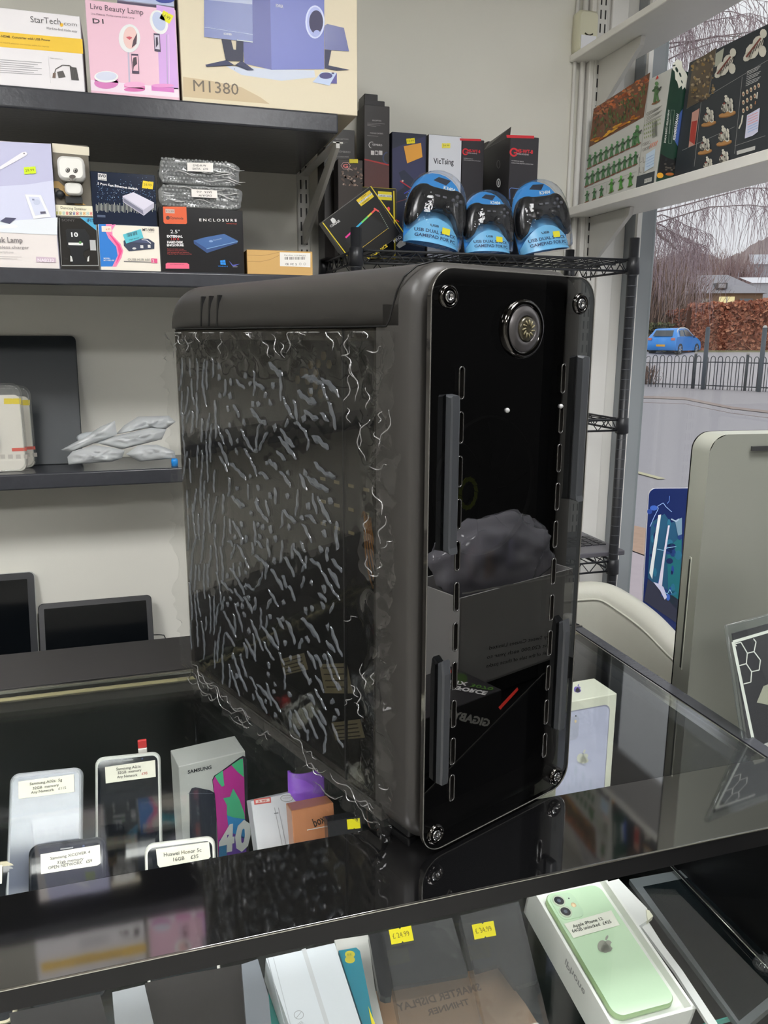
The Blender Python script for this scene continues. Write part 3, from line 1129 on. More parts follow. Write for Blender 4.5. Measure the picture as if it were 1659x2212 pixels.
f.poly([(1395, 340), (1412, 334), (1418, 400), (1396, 430)], P(60, 50, 66), 5)
f.rect(1356, 770, 1560, 830, P(210, 120, 190), 2)
f.ell(1458, 768, 102, 16, P(226, 150, 205), 3)
f.ell(952, 690, 108, 52, P(250, 244, 250), 3)
f.ell(952, 684, 94, 40, P(206, 210, 226), 4)
f.ell(952, 745, 108, 52, P(206, 120, 180), 2)
f.rect(845, 690, 1060, 745, P(206, 120, 180), 2)
tag_px(f, 1440, 115, 1543, 195, '14.99', rot=28)
done(f)
# flat carton lying on the lamp carton
f = carton('flat_carton', 'flat white and blue carton lying on top of the pink lamp carton', 'box', CA, (1050, 2), (1562, 68), (1050, -260), 1.72, .13, P(180, 190, 220), side=P(190, 195, 215), zbase=None)
f.ell(1480, -10, 90, 40, P(50, 66, 150), 2)
done(f)

CB = (380, 0, 3.95)
paper = P(224, 212, 186, .6)
f = carton('speaker_carton', 'big cream cardboard carton with blue speakers printed on it, end of the highest shelf', 'box', CB, (55, 838), (1550, 968), (20, -260), 1.712, .30, paper, side=P(196, 184, 160, .7), zbase=S1)
f.poly([(60, 655), (300, 690), (560, 745), (720, 830), (800, 888), (62, 826)], P(206, 186, 152, .6), 1)
f.text('M1380', (150, 778), (535, 812), 98, P(110, 98, 84), 3)
f.poly([(420, 560), (820, 590), (1180, 600), (1190, 660), (900, 690), (560, 640)], P(206, 212, 226, .5), 1)
f.poly([(520, -200), (800, -200), (815, 596), (585, 545)], P(70, 76, 150, .35), 2)
f.poly([(800, -200), (1265, -200), (1265, 592), (815, 596)], P(92, 102, 178, .35), 2)
for k in range(4):
    f.line([(560 + 30 * k, -200), (560 + 30 * k, 250)], 9, P(110, 116, 180), 3)
f.ell(1185, 190, 82, 142, P(150, 160, 215, .3), 3)
f.ring(1185, 190, 82, 142, 14, P(190, 198, 236, .3), 4)
f.ell(1195, 190, 60, 100, P(50, 46, 84), 4)
f.ell(1200, 285, 28, 26, P(160, 170, 220), 5)
f.text('EDIFIER', (852, 62), (915, 72), 26, P(220, 222, 236), 4, bold=1)
f.poly([(240, 0), (650, 40), (655, 362), (240, 318)], P(84, 98, 160, .3), 4)
f.poly([(240, -200), (650, -200), (650, 40), (240, 0)], P(150, 160, 190, .3), 4)
f.line([(242, 235), (655, 298)], 5, P(190, 200, 230), 5)
f.line([(520, 345), (655, 362)], 8, P(225, 230, 246), 5)
f.text('EDIFIER', (408, 298), (478, 306), 16, P(225, 228, 240), 5, bold=1)
f.poly([(388, 338), (470, 345), (490, 425), (512, 428), (515, 348), (575, 355), (575, 525), (425, 520)], P(34, 36, 62), 5)
f.poly([(250, 555), (430, 515), (500, 560), (560, 520), (665, 600), (610, 602), (500, 556), (260, 572)], P(40, 46, 84), 5)
f.poly([(1268, 220), (1290, 206), (1432, 240), (1476, 440), (1320, 430), (1268, 420)], P(66, 74, 140, .3), 3)
f.poly([(1268, 425), (1325, 432), (1300, 560), (1480, 598), (1370, 605), (1268, 585)], P(44, 46, 76), 4)
f.poly([(1240, 618), (1370, 622), (1310, 732), (1165, 702)], P(190, 204, 232), 3)
f.poly([(1372, 622), (1372, 715), (1318, 712)], P(90, 84, 150), 3)
f.ell(1278, 648, 56, 27, P(70, 66, 120), 4)
f.ell(1338, 627, 12, 7, P(60, 56, 110), 4)
f.ell(500, 590, 3, 5, P(60, 60, 70), 3)
fr_ = done(f)
# loose flap at the far end of the carton
m_ = MB()
a_ = onY(1.86, 380 + 1550 / 3.95, 800 / 3.95)
m_.prism([(0, .02), (.022, .036), (.022, -.03), (.0, -.03)], 0, .002, P(170, 160, 140, .7), T=Matrix.Translation((f.A.x + f.w - .001, 2.0, onY(2.0, 780, 215).z)) @ Matrix.Rotation(math.pi / 2, 4, 'X'))
m_.build('carton_flap', fr_)

# second shelf
CC = (0, 280, 4.74)
f = carton('desk_lamp_carton', 'white and lavender carton of a desk lamp with wireless charger, second shelf, leftmost', 'box', CC, (-260, 1395), (612, 1385), (-260, 95), 1.715, .12, P(222, 214, 210), side=P(170, 166, 180), zbase=S2)
f.poly([(-260, 110), (520, 145), (585, 1080), (-260, 1040)], P(186, 186, 214, .3), 1)
f.poly([(-260, 600), (300, 560), (545, 520), (585, 1080), (-260, 1040)], P(204, 206, 228, .3), 2)
f.poly([(-260, 960), (590, 900), (585, 1080), (-260, 1040)], P(222, 226, 240, .3), 3)
f.poly([(0, 380), (225, 235), (265, 228), (285, 250), (262, 272), (20, 405), (0, 410)], P(228, 226, 232), 4)
f.ell(248, 247, 8, 8, P(120, 118, 124), 5)
f.poly([(255, 665), (420, 672), (522, 895), (345, 915)], P(232, 232, 240), 5)
f.poly([(292, 688), (402, 694), (480, 862), (362, 882)], P(206, 210, 228), 6)
f.ell(378, 745, 34, 30, P(190, 196, 216), 7)
f.rect(330, 710, 355, 728, P(130, 134, 160), 7)
f.poly([(412, 842), (466, 838), (472, 862), (418, 866)], P(90, 86, 104), 7)
f.poly([(0, 940), (60, 900), (168, 908), (100, 968)], P(70, 70, 96), 5)
f.poly([(-40, 985), (150, 970), (185, 990), (170, 1005), (0, 1015)], P(240, 242, 250), 4)
f.text('LED Desk Lamp', (-250, 1150), (235, 1158), 54, P(128, 122, 122), 5, bold=1)
f.text('with wireless charger', (-205, 1215), (300, 1222), 32, P(140, 134, 134), 5)
f.text('for smartphone', (-90, 1258), (140, 1268), 22, P(165, 160, 158), 5)
f.line([(0, 1298), (222, 1306)], 3, P(150, 144, 142), 5)
f.line([(0, 1318), (176, 1326)], 3, P(150, 144, 142), 5)
f.poly([(370, 1302), (570, 1312), (574, 1362), (372, 1356)], P(198, 176, 190), 5)
f.text('NAB232', (388, 1352), (555, 1356), 32, P(232, 222, 228), 6, bold=1)
tag_px(f, 248, 384, 368, 455, '29.99', lay=6, rot=-5, col=(206, 240, 20))
done(f)

clear_pl = sheet('clear_packaging', (.92, .93, .92), ior=1.5, rough=.04, haze=.05, bump=.3, bump_scale=30)
# dancing speaker: clear upright pack with white robot dog head
x0_, x1_ = onY(1.715, *(565 / 4.74, 280 + 880 / 4.74)), onY(1.715, *(950 / 4.74, 280 + 890 / 4.74))
f = carton('phone_clip_pack', 'clear upright pack with a black round-shouldered gadget reading 10, under the white dog face speaker', 'box', CC, (628, 1400), (1018, 1400), (585, 895), 1.725, .05, P(44, 42, 40, .15), side=clear_pl, zbase=S2)
f.poly([(818, 898), (978, 905), (986, 1032)], P(70, 165, 205), 2)
f.text('SONY', (632, 938), (770, 942), 24, P(80, 78, 76), 2, bold=1)
f.text('iFIT', (890, 945), (970, 950), 34, P(30, 50, 66), 3, bold=1)
f.poly([(672, 1030), (690, 1018), (868, 1018), (918, 1090), (912, 1215), (858, 1245), (850, 1290), (905, 1378), (735, 1378), (725, 1290), (720, 1225), (690, 1200)], P(20, 22, 25, .3), 3)
f.text('10', (732, 1098), (802, 1098), 45, P(235, 235, 235), 4, bold=1.5)
f.poly([(700, 1158), (850, 1160), (850, 1186), (702, 1182)], P(236, 234, 228), 4)
f.text('conversation', (708, 1174), (806, 1176), 8, P(120, 120, 116), 5)
f.ell(822, 1156, 14, 14, P(90, 140, 80), 5)
f.rect(918, 1130, 985, 1238, P(180, 180, 180), 2)
f.text('Set', (660, 1332), (700, 1332), 26, P(20, 20, 20), 4)
f.poly([(720, 1290), (735, 1300), (748, 1350), (722, 1352)], P(210, 210, 205), 4)
f.poly([(915, 1290), (912, 1350), (892, 1350), (898, 1310)], P(210, 210, 205), 4)
f.line([(605, 905), (630, 1392), (1010, 1392), (985, 905)], 8, P(150, 152, 150, .2), 3)
done(f)
zt_ = f.A.z + f.h
f2 = carton('dancing_speaker_pack', 'clear upright pack holding a white square-headed robot dog speaker with a painted face', 'box', CC, (582, 884), (952, 890), (536, 135), 1.725, .055, P(112, 106, 96, .15), side=clear_pl, zbase=zt_)
f2.poly([(534, 138), (912, 180), (915, 268), (540, 232)], P(214, 206, 186), 1)
f2.poly([(568, 770), (948, 784), (952, 888), (580, 880)], P(238, 226, 200), 3)
f2.text('Dancing Speaker', (622, 812), (888, 830), 26, P(70, 52, 40), 4)
for k, col in enumerate(((170, 170, 60), (190, 180, 70), (150, 190, 180), (200, 70, 70), (50, 46, 44), (50, 80, 150), (200, 60, 60), (120, 150, 150), (210, 140, 40), (150, 190, 190), (210, 80, 80))):
    x = 583 + k * 35
    f2.ring(x, 846 + k * .8, 13, 9, 5, P(*col), 4, n=10)
    f2.ring(x, 862 + k * .8, 13, 9, 5, P(*col), 4, n=10)
f2.poly([(550, 526), (600, 530), (880, 775), (770, 770), (600, 600), (552, 600)], P(176, 142, 84), 3)
f2.text('Dancing Speaker', (648, 610), (740, 700), 16, P(70, 50, 30), 4)
head = f2
hb = MB()
ca, cb_ = f2.uv(592, 296), f2.uv(885, 552)
hb.prism(rrect(ca[0], cb_[1], cb_[0], ca[1], .011), .002, .030, P(228, 226, 220, .3), T=f2.T, bev=.004, smooth=True)
hd_f = Face(hb, f2.T @ Vector((0, 0, .0302)), f2.Uv, (0, 0, 1), CC)
for x, y in ((694, 416), (773, 420)):
    hd_f.ell(x, y, 23, 26, P(70, 66, 60), 1, rot=10)
    hd_f.ell(x - 3, y - 4, 14, 17, P(190, 186, 180), 2)
    hd_f.ell(x, y, 8, 12, P(40, 38, 36), 3)
hd_f.ell(742, 482, 34, 20, P(84, 78, 72), 1)
hd_f.line([(706, 508), (722, 522), (742, 528), (765, 522), (782, 510)], 5, P(90, 84, 78), 1)
hd_f.line([(742, 500), (742, 528)], 4, P(90, 84, 78), 1)
bw = MB()
ca, cb_ = f2.uv(665, 552), f2.uv(855, 690)
bw.prism(rrect(ca[0], cb_[1], cb_[0], ca[1], .009), .002, .020, P(222, 220, 214, .3), T=f2.T, bev=.003, smooth=True)
bw.ball((f2.uv(618, 668)[0], f2.uv(618, 668)[1], .006), .008, P(40, 42, 44, .3), T=f2.T)
bw.box(((f2.uv(760, 720)[0]), f2.uv(760, 725)[1], .004), (.03, .012, .008), P(40, 42, 44, .3), T=f2.T)
pk = done(f2)
hb.build('robot_head', pk)
bw.build('robot_body', pk)

f = carton('usb_switch_carton', 'white and blue carton with a pink swoosh and teal sticker, second shelf, lower of two', 'box', CC, (1030, 1406), (1650, 1418), (1005, 966), 1.715, .09, P(230, 222, 208), side=P(180, 178, 176), zbase=S2)
f.poly([(1008, 968), (1090, 968), (1085, 1040), (1110, 1110), (1190, 1200), (1205, 1290), (1150, 1402), (1032, 1402)], P(44, 120, 200, .3), 1)
f.poly([(1085, 968), (1145, 968), (1130, 1030), (1150, 1080), (1235, 1170), (1262, 1240), (1245, 1310), (1190, 1404), (1150, 1404), (1205, 1290), (1190, 1200), (1110, 1110), (1080, 1040)], P(236, 130, 170, .3), 2)
f.poly([(1110, 1060), (1135, 1080), (1225, 1180), (1250, 1245), (1215, 1330), (1185, 1380), (1218, 1270), (1200, 1190)], P(228, 70, 130, .3), 3)
f.poly([(1145, 975), (1185, 970), (1145, 1030), (1155, 1080), (1140, 1060), (1130, 1020)], P(236, 130, 180), 3)
f.poly([(1040, 988), (1140, 990), (1142, 1048), (1042, 1046)], P(232, 214, 200), 4)
f.text('6.99', (1085, 1030), (1130, 1030), 18, P(200, 90, 50), 5)
f.text('MT-VIKI', (1460, 1038), (1580, 1040), 26, P(70, 66, 66), 3, bold=1)
f.text('MAITUO', (1515, 1054), (1580, 1056), 9, P(130, 126, 120), 3)
f.poly([(1265, 1140), (1300, 1120), (1520, 1118), (1582, 1160), (1580, 1220), (1320, 1246), (1268, 1190)], P(48, 56, 78), 3)
f.poly([(1300, 1125), (1510, 1122), (1550, 1165), (1290, 1150)], P(70, 80, 110), 4)
f.line([(1450, 1128), (1500, 1132), (1545, 1166)], 7, P(220, 222, 226), 5)
f.ell(1375, 1218, 20, 11, P(206, 206, 204), 5)
f.rect(1436, 1184, 1468, 1216, P(206, 206, 204), 5)
f.rect(1512, 1180, 1542, 1212, P(206, 206, 204), 5)
f.poly([(1258, 1075), (1440, 1020), (1470, 1110), (1292, 1168)], P(88, 186, 200), 6)
for k in range(10):
    f.line([(1298 + 11 * k, 1064 - 2.6 * k), (1304 + 11 * k, 1102 - 2.6 * k)], 3 + (k * 7) % 5, P(40, 60, 66), 7)
f.text('High Street', (1325, 1138), (1425, 1112), 14, P(40, 66, 76), 7)
f.text('MODEL:', (1062, 1325), (1130, 1327), 14, P(225, 232, 245), 3, bold=1)
f.text('MT-VIKI-2P', (1062, 1346), (1172, 1347), 14, P(225, 232, 245), 3, bold=1)
f.rect(1268, 1345, 1548, 1362, P(120, 116, 116), 3)
f.text('OUSB HUB ABS', (1310, 1342), (1540, 1345), 24, P(110, 106, 104), 3)
f.poly([(1548, 1318), (1610, 1322), (1612, 1368), (1550, 1366)], P(215, 80, 130), 4)
f.text('2', (1560, 1360), (1580, 1361), 30, P(245, 235, 238), 5)
done(f)
zt_ = f.A.z + f.h
f = carton('network_switch_carton', 'dark blue glossy carton of a small white network switch, upper of the two', 'box', CC, (958, 958), (1612, 962), (975, 425), 1.722, .085, P(30, 38, 56, .12), side=P(40, 46, 60), zbase=zt_, yaw=0.03)
random.seed(3)
for k in range(240):
    x, y = random.uniform(975, 1600), random.gauss(640, 70)
    if 470 < y < 780:
        f.ell(x, y, random.uniform(1.5, 5), random.uniform(1.5, 4), P(*random.choice(((90, 130, 180), (120, 160, 200), (60, 90, 140), (180, 200, 220)))), 1, n=6)
for k in range(46):
    x = 985 + k * 13.4
    f.line([(x, 770 + random.uniform(-25, 10)), (x, 830 + random.uniform(-10, 30))], 5, P(168, 172, 162), 1)
f.poly([(1003, 445), (1090, 456), (1092, 526), (1003, 515)], P(226, 224, 222), 3)
f.text('EVO', (1010, 484), (1084, 492), 28, P(30, 34, 44), 4, bold=2)
f.text('LABS', (1012, 512), (1084, 522), 12, P(60, 60, 66), 4)
f.text('5 Port Fast Ethernet Switch', (998, 562), (1408, 620), 22, P(240, 240, 240), 3, bold=1.5)
f.poly([(1255, 682), (1365, 642), (1578, 748), (1575, 800), (1472, 882), (1258, 742)], P(184, 180, 196), 3)
f.poly([(1255, 682), (1365, 642), (1578, 748), (1470, 822)], P(212, 208, 222), 4)
f.poly([(1262, 700), (1462, 830), (1470, 872), (1264, 738)], P(120, 120, 140), 4)
f.rect(995, 872, 1080, 900, P(70, 84, 110), 3)
tag_px(f, 1458, 530, 1568, 606, '24.99', rot=7, col=(236, 200, 30))
done(f)

CD = (330, 280, 4.484)
f = carton('drive_enclosure_carton', 'black carton of a blue hard disk enclosure with orange corner logo, under the bubble-wrapped drives', 'box', CD, (85, 1348), (888, 1364), (62, 745), 1.712, .09, P(32, 31, 33, .18), side=P(44, 42, 42), zbase=S2)
f.poly([(98, 746), (325, 748), (332, 905), (322, 915), (118, 912), (104, 895)], P(216, 92, 50), 1)
f.ell(146, 855, 19, 19, P(80, 50, 44), 2)
f.text('Dynamode', (172, 865), (296, 872), 24, P(96, 56, 44), 2, bold=1)
f.rect(122, 768, 212, 812, P(196, 170, 160), 2)
f.text('E 5.99', (130, 800), (202, 802), 18, P(120, 90, 80), 3)
f.text('E N C L O S U R E', (452, 888), (815, 892), 26, P(232, 228, 224), 2, bold=1)
f.text('external', (712, 914), (812, 918), 12, P(190, 60, 40), 2)
f.text('2.5"', (172, 1004), (262, 1006), 34, P(238, 236, 232), 2)
f.text('EXTERNAL', (138, 1044), (290, 1046), 22, P(238, 236, 232), 2, bold=2)
f.text('I D E', (180, 1070), (255, 1070), 20, P(206, 50, 50), 2, bold=1)
f.text('HARD DISK', (140, 1100), (296, 1102), 22, P(238, 236, 232), 2, bold=2)
f.text('ENCLOSURE', (138, 1130), (300, 1130), 22, P(238, 236, 232), 2, bold=2)
for k, t_ in enumerate(('Rapid and reliable storage', 'Connect your existing 2.5" hard drive', 'Self powered no battery', 'Plug and Play for Windows and Mac')):
    f.text(t_, (142, 1160 + 16 * k), (300 + 26 * (k % 4), 1162 + 16 * k), 9, P(190, 70, 70), 2)
f.poly([(395, 1075), (500, 1045), (690, 1010), (825, 1078), (818, 1100), (525, 1195), (398, 1105)], P(40, 70, 120), 2)
f.poly([(395, 1075), (500, 1045), (690, 1010), (825, 1078), (520, 1152)], P(58, 96, 152), 3)
f.line([(520, 1156), (822, 1084)], 7, P(120, 160, 200), 4)
f.ell(563, 1082, 20, 10, P(130, 160, 200), 4)
f.text('Dynamode', (588, 1078), (668, 1060), 12, P(170, 190, 215), 4)
f.poly([(652, 1268), (700, 1262), (708, 1312), (656, 1308)], P(30, 140, 225), 3)
f.line([(676, 1262), (680, 1312)], 3, P(32, 31, 33), 4)
f.line([(652, 1288), (706, 1288)], 3, P(32, 31, 33), 4)
f.text('Windows 8', (632, 1330), (725, 1332), 14, P(30, 120, 200), 3)
f.poly([(738, 1272), (775, 1312), (840, 1300), (800, 1320), (770, 1322)], P(90, 96, 190), 3)
f.line([(775, 1330), (820, 1330)], 4, P(180, 180, 190), 3)
f.poly([(125, 1300), (142, 1290), (332, 1292), (352, 1305), (354, 1348), (125, 1346)], P(240, 100, 130), 2)
f.text('www.dynamode.com', (166, 1308), (305, 1310), 9, P(120, 40, 60), 3)
done(f)
ENC_TOP = f.A.z + f.h

# two optical drives in bubble wrap
def bubble_parcel(name, label, pa, pb, ptop, z0, seed, txt, flip):
    t_ = thing(name, label, 'parcel', onY(1.76, (pa[0] + pb[0]) / 2 / 4.484 + 330, 280 + pa[1] / 4.484), 'bubble-wrapped disc drives')
    A = onY(1.715, 330 + pa[0] / 4.484, 280 + pa[1] / 4.484)
    B = onY(1.715, 330 + pb[0] / 4.484, 280 + pb[1] / 4.484)
    H = onY(1.715, 330 + pa[0] / 4.484, 280 + ptop / 4.484).z - z0
    W_ = B.x - A.x
    rng = random.Random(seed)
    cm = MB()
    cm.box(((A.x + B.x) / 2, 1.80, z0 + H / 2), (W_ - .016, .14, H - .014), mat('grey_drive_case', (70, 74, 84), .35, boost=1.2), bev=.002)
    cm.build('disc_drive', t_)
    wm = MB()
    wrap = sheet('bubble_wrap', (.66, .67, .67), ior=1.6, rough=.10, haze=.34, haze_rgb=(205, 207, 206))
    bmw = bmesh.new()
    bmesh.ops.create_cube(bmw, size=1)
    bmesh.ops.subdivide_edges(bmw, edges=bmw.edges[:], cuts=14, use_grid_fill=True)
    for v in bmw.verts:
        c_ = v.co.copy()
        n_ = noise.noise(c_ * 5 + Vector((seed, 0, 0)))
        rr = 1 - .10 * (abs(c_.x * 2) ** 6) * (abs(c_.z * 2) ** 4)
        v.co = Vector((c_.x * W_ * rr * (1 + .04 * n_) + (A.x + B.x) / 2, c_.y * .165 * (1 + .03 * n_) + 1.80, c_.z * H * (.96 + .10 * n_ * (c_.z > 0)) * rr + z0 + H / 2))
    wm.bm(bmw, wrap, smooth=True)
    # bubbles in staggered rows on the front
    rows = int(H / .0068)
    for j in range(rows):
        for i in range(int(W_ / .0072)):
            if rng.random() < .12:
                continue
            x = A.x + .006 + (i + .5 * (j % 2)) * .0072
            z = z0 + .005 + j * .0068
            if x > B.x - .005:
                continue
            r_ = rng.uniform(.0022, .0034)
            wm.ball((x, 1.7165 + rng.uniform(-.002, .001), z), (r_, .0022, r_), wrap, u=8, v=6)
    for j in range(9):
        x = A.x + rng.uniform(0, W_ * .8)
        z = z0 + H * rng.uniform(.25, .95)
        wm.tube([(x + q * .011, 1.7125, z + .003 * math.sin(q * 1.3 + j) - q * .001) for q in range(5)], [.0003, .0008, .001, .0008, .0003], sheet('wrap_fold', (.8, .8, .8), ior=1.7, rough=.05, haze=.5, haze_rgb=(235, 235, 232)), n=5)
    wm.build('bubble_wrap', t_)
    lm = MB()
    fc_ = Face(lm, (A.x, 1.7105, z0), (1, 0, 0), (0, 0, 1), CD)
    (x0, y0), (x1, y1), (x2, y2), (x3, y3) = txt[0]
    fc_.poly([(x0, y0), (x1, y1), (x2, y2), (x3, y3)], P(232, 226, 220, .5), 1)
    for s_, a, b, h in txt[1]:
        fc_.text(s_, a, b, h, P(84, 78, 76), 2, bold=1)
    lm.build('price_label', t_)
    return z0 + H

z_ = bubble_parcel('wrapped_disc_drive', 'bubble-wrapped disc drive, lower one, its white label upside down', (68, 765), (868, 765), 520, ENC_TOP, 4,
                   ([(374, 576), (622, 590), (627, 664), (376, 652)], [('SATA   £10', (572, 600), (425, 592), 17), ('DVD-R-W', (568, 632), (442, 630), 17)]), True)
bubble_parcel('wrapped_disc_drive', 'bubble-wrapped disc drive, upper one, its white label upright', (74, 535), (842, 535), 262, z_, 8,
              ([(333, 320), (582, 324), (586, 410), (335, 402)], [('DVD-R-W', (392, 356), (518, 358), 18), ('SATA   £10', (385, 388), (536, 390), 18)]), False)

f = carton('small_brown_carton', 'small flat brown cardboard carton with a white barcode label on the second shelf', 'box', CD, (915, 1345), (1550, 1362), (915, 1160), 1.72, .10, P(200, 160, 98, .6), side=P(180, 140, 84, .7), zbase=S2)
f.poly([(1230, 1188), (1526, 1196), (1526, 1334), (1232, 1322)], P(230, 226, 220), 1)
f.text('Part No: 113104G01', (1275, 1222), (1478, 1228), 13, P(130, 124, 118), 2)
for k in range(22):
    if k % 6 != 4:
        f.line([(1278 + 9.2 * k, 1234), (1278 + 9.2 * k, 1260)], 3 + (k * 5) % 4, P(90, 86, 82), 2)
f.text('CE  FC  2', (1284, 1312), (1394, 1314), 18, P(70, 66, 64), 2, bold=1)
f.ring(1428, 1302, 12, 12, 3, P(150, 146, 140), 2, n=12)
f.ring(1470, 1302, 12, 12, 3, P(150, 146, 140), 2, n=12)
f.line([(915, 1215), (1050, 1222), (1150, 1205), (1225, 1188)], 3, P(150, 112, 64), 1)
f.line([(915, 1275), (1040, 1280), (1140, 1258), (1225, 1218)], 3, P(150, 112, 64), 1)
done(f)

# third shelf: dark panel leaning on the wall, mouse blister packs, clear bags
CI = (0, 620, 3.95)
def lean_panel(name, label, cat, crop, tl, tr, br, bl, Y0, Y1, th, m, rim_m=None, screen=None, inset=.012, z0=None, r=.012):
    """flat slab leaning back: bottom edge at depth Y0, top edge at Y1"""
    k = lambda p: (crop[0] + p[0] / crop[2], crop[1] + p[1] / crop[2])
    A, B, D = onY(Y0, *k(bl)), onY(Y0, *k(br)), onY(Y1, *k(tr))
    if z0 is not None:
        A.z = B.z = z0
    E_ = onY(Y1, *k(tl))
    W_ = max(B.x, D.x) - A.x
    V = Vector((0, Y1 - Y0, D.z - A.z))
    H_ = V.length
    T = frame((A.x, Y0, A.z), (1, 0, 0), V)
    t_ = thing(name, label, cat, (A.x + W_ / 2, Y0, A.z))
    MB().prism(rrect(0, 0, W_, H_, r), -th, 0, rim_m or m, T=T, bev=.002, smooth=True).build('housing', t_)
    MB().prism(rrect(.0015, .0015, W_ - .0015, H_ - .0015, r), 0, .0006, m, T=T).build('bezel', t_)
    if screen:
        MB().prism(rrect(inset, inset, W_ - inset, H_ - inset, .002), .0006, .001, screen, T=T).build('screen', t_)
    return t_
scr = mat('dark_screen', (10, 13, 16), .08, boost=1.0, ior=1.6)
lean_panel('flat_screen', 'large black flat panel leaning on the wall on the lowest shelf', 'screen', CI, (-300, 415), (640, 415), (705, 1450), (-300, 1475), 2.06, 2.135, .012, mat('slate_panel', (36, 42, 46), .35, boost=1.2), z0=S3)
CJ = (0, 1040, 3.606)
lean_panel('tablet', 'dark tablet with a pale rim leaning on the wall behind the counter', 'tablet', CJ, (-420, 705), (262, 700), (312, 1500), (-420, 1500), 2.06, 2.13, .010, P(44, 45, 48, .3), rim_m=P(170, 172, 168, .3), screen=scr, inset=.018, z0=.60)
tb = lean_panel('small_monitor', 'small black wide screen leaning on the wall behind the counter, beside the tablet', 'screen', CJ, (315, 960), (1178, 880), (1205, 1400), (315, 1460), 2.04, 2.10, .012, P(50, 50, 52, .35), screen=scr, inset=.014, z0=.60)
m_ = MB()
a_ = onY(2.05, 1205 / 3.606, 1040 + 1225 / 3.606)
m_.tube([a_ + Vector((-.004, .03, 0)), a_ + Vector((.012, .03, -.001)), a_ + Vector((.024, .03, -.004)), a_ + Vector((.028, .03, -.014)), a_ + Vector((.01, .03, -.05)), a_ + Vector((.0, .03, -.10))], .0016, P(40, 40, 40), n=8)
m_.build('cable', tb)

def mouse_pack(px0, px1, ptop, pbot, Y, label):
    k = lambda p: (p[0] / 3.95, 620 + p[1] / 3.95)
    A = onY(Y, *k((px0, pbot)))
    A.z = S3
    W_ = onY(Y, *k((px1, pbot))).x - A.x
    H_ = onY(Y, *k((px0, ptop))).z - S3
    t_ = thing('mouse_pack', label, 'mouse', (A.x + W_ / 2, Y + .02, S3), 'computer mice in blister packs')
    cm = MB()
    T = frame(A, (1, 0, 0), (0, 0, 1))
    cm.prism(rrect(.004, .001, W_ - .006, H_ * .87, .012), -.001, 0, P(228, 222, 212, .4), T=T)
    fc_ = Face(cm, A, (1, 0, 0), (0, 0, 1), CI)
    u = lambda a, b: (px0 + (px1 - px0) * a, ptop + (pbot - ptop) * b)
    tag_px(fc_, *u(.62, .18), *u(.88, .25), None, lay=2, col=(240, 206, 20))
    fc_.rect(*u(.74, .79), *u(.97, .825), P(220, 84, 66), 2)
    for q in range(4):
        fc_.rect(*u(.56 + q * .12, .87), *u(.64 + q * .12, .92), P(200, 192, 184), 2)
    cm.build('backing_card', t_)
    sm = MB()
    sm.prism(rrect(0, 0, W_, H_, .022), -.004, .012, sheet('blister_shell', (.92, .93, .92), ior=1.55, rough=.03, haze=.07, haze_rgb=(235, 235, 232)), T=T, bev=.006, smooth=True)
    sm.tube([T @ Vector((p[0], p[1], .012)) for p in rrect(.005, .005, W_ - .005, H_ - .005, .018)], .0012, sheet('blister_shell', (.92, .93, .92)), n=6, closed=True)
    sm.build('blister_shell', t_)
    mm = MB()
    mm.ball((W_ * .36, H_ * .46, .010), (.030, .046, .017), P(150, 154, 162, .12), T=T)
    mm.ball((W_ * .36, H_ * .36, .011), (.029, .036, .0165), P(70, 74, 84, .25), T=T)
    mm.build('mouse', t_)
mouse_pack(-310, 245, 825, 1520, 1.975, 'clear blister pack with a silver computer mouse, front one, lowest shelf')
mouse_pack(-210, 318, 845, 1500, 2.025, 'clear blister pack with a computer mouse standing behind the front mouse pack')

bag_m = sheet('plastic_bag', (.62, .64, .64), ior=1.5, rough=.12, haze=.62, haze_rgb=(222, 225, 226), bump=.5, bump_scale=35)
def bag(name, label, pts, Y, dep, seed, grey=0.0, inner=(90, 92, 98)):
    """crumpled clear bag, outline in crop px"""
    k = lambda p: onY(Y, p[0] / 3.95, 620 + p[1] / 3.95)
    P3 = [k(p) for p in pts]
    cx = sum(p.x for p in P3) / len(P3)
    cz = sum(p.z for p in P3) / len(P3)
    t_ = thing(name, label, 'bag', (cx, Y, min(p.z for p in P3)), 'clear bagged accessories')
    m_ = MB()
    N_, Rr = len(P3), 9
    vs_, fs_ = [], []
    for side in (-1, 1):
        base = len(vs_)
        for j in range(Rr + 1):
            s_ = j / Rr
            for i, p in enumerate(P3):
                x = cx + (p.x - cx) * s_
                z = cz + (p.z - cz) * s_
                d = math.sqrt(max(0, 1 - s_ ** 2.4)) * dep
                d *= .75 + .9 * abs(noise.noise(Vector((x * 45, z * 60, seed + side))))
                vs_.append((x, Y + side * d, z))
        for j in range(Rr):
            for i in range(N_):
                l = (i + 1) % N_
                q = (base + j * N_ + i, base + j * N_ + l, base + (j + 1) * N_ + l, base + (j + 1) * N_ + i)
                fs_.append(q if side > 0 else q[::-1])
    m_.add(vs_, fs_, bag_m, True)
    m_.build('bag_film', t_)
    cm = MB()
    cm.ball((cx, Y, cz), ((max(p.x for p in P3) - min(p.x for p in P3)) * .28, dep * .5, (max(p.z for p in P3) - min(p.z for p in P3)) * .2), P(*inner), u=12, v=8)
    cm.build('contents', t_)
def dense(pts, n=4):
    out = []
    for i, p in enumerate(pts):
        q = pts[(i + 1) % len(pts)]
        for k in range(n):
            out.append((p[0] + (q[0] - p[0]) * k / n, p[1] + (q[1] - p[1]) * k / n))
    return out
bag('bagged_accessory', 'crumpled clear bag, front left at the bottom of the pile', dense([(575, 1450), (620, 1400), (800, 1350), (960, 1370), (1065, 1395), (1040, 1460), (960, 1490), (585, 1515)]), 1.965, .018, 1)
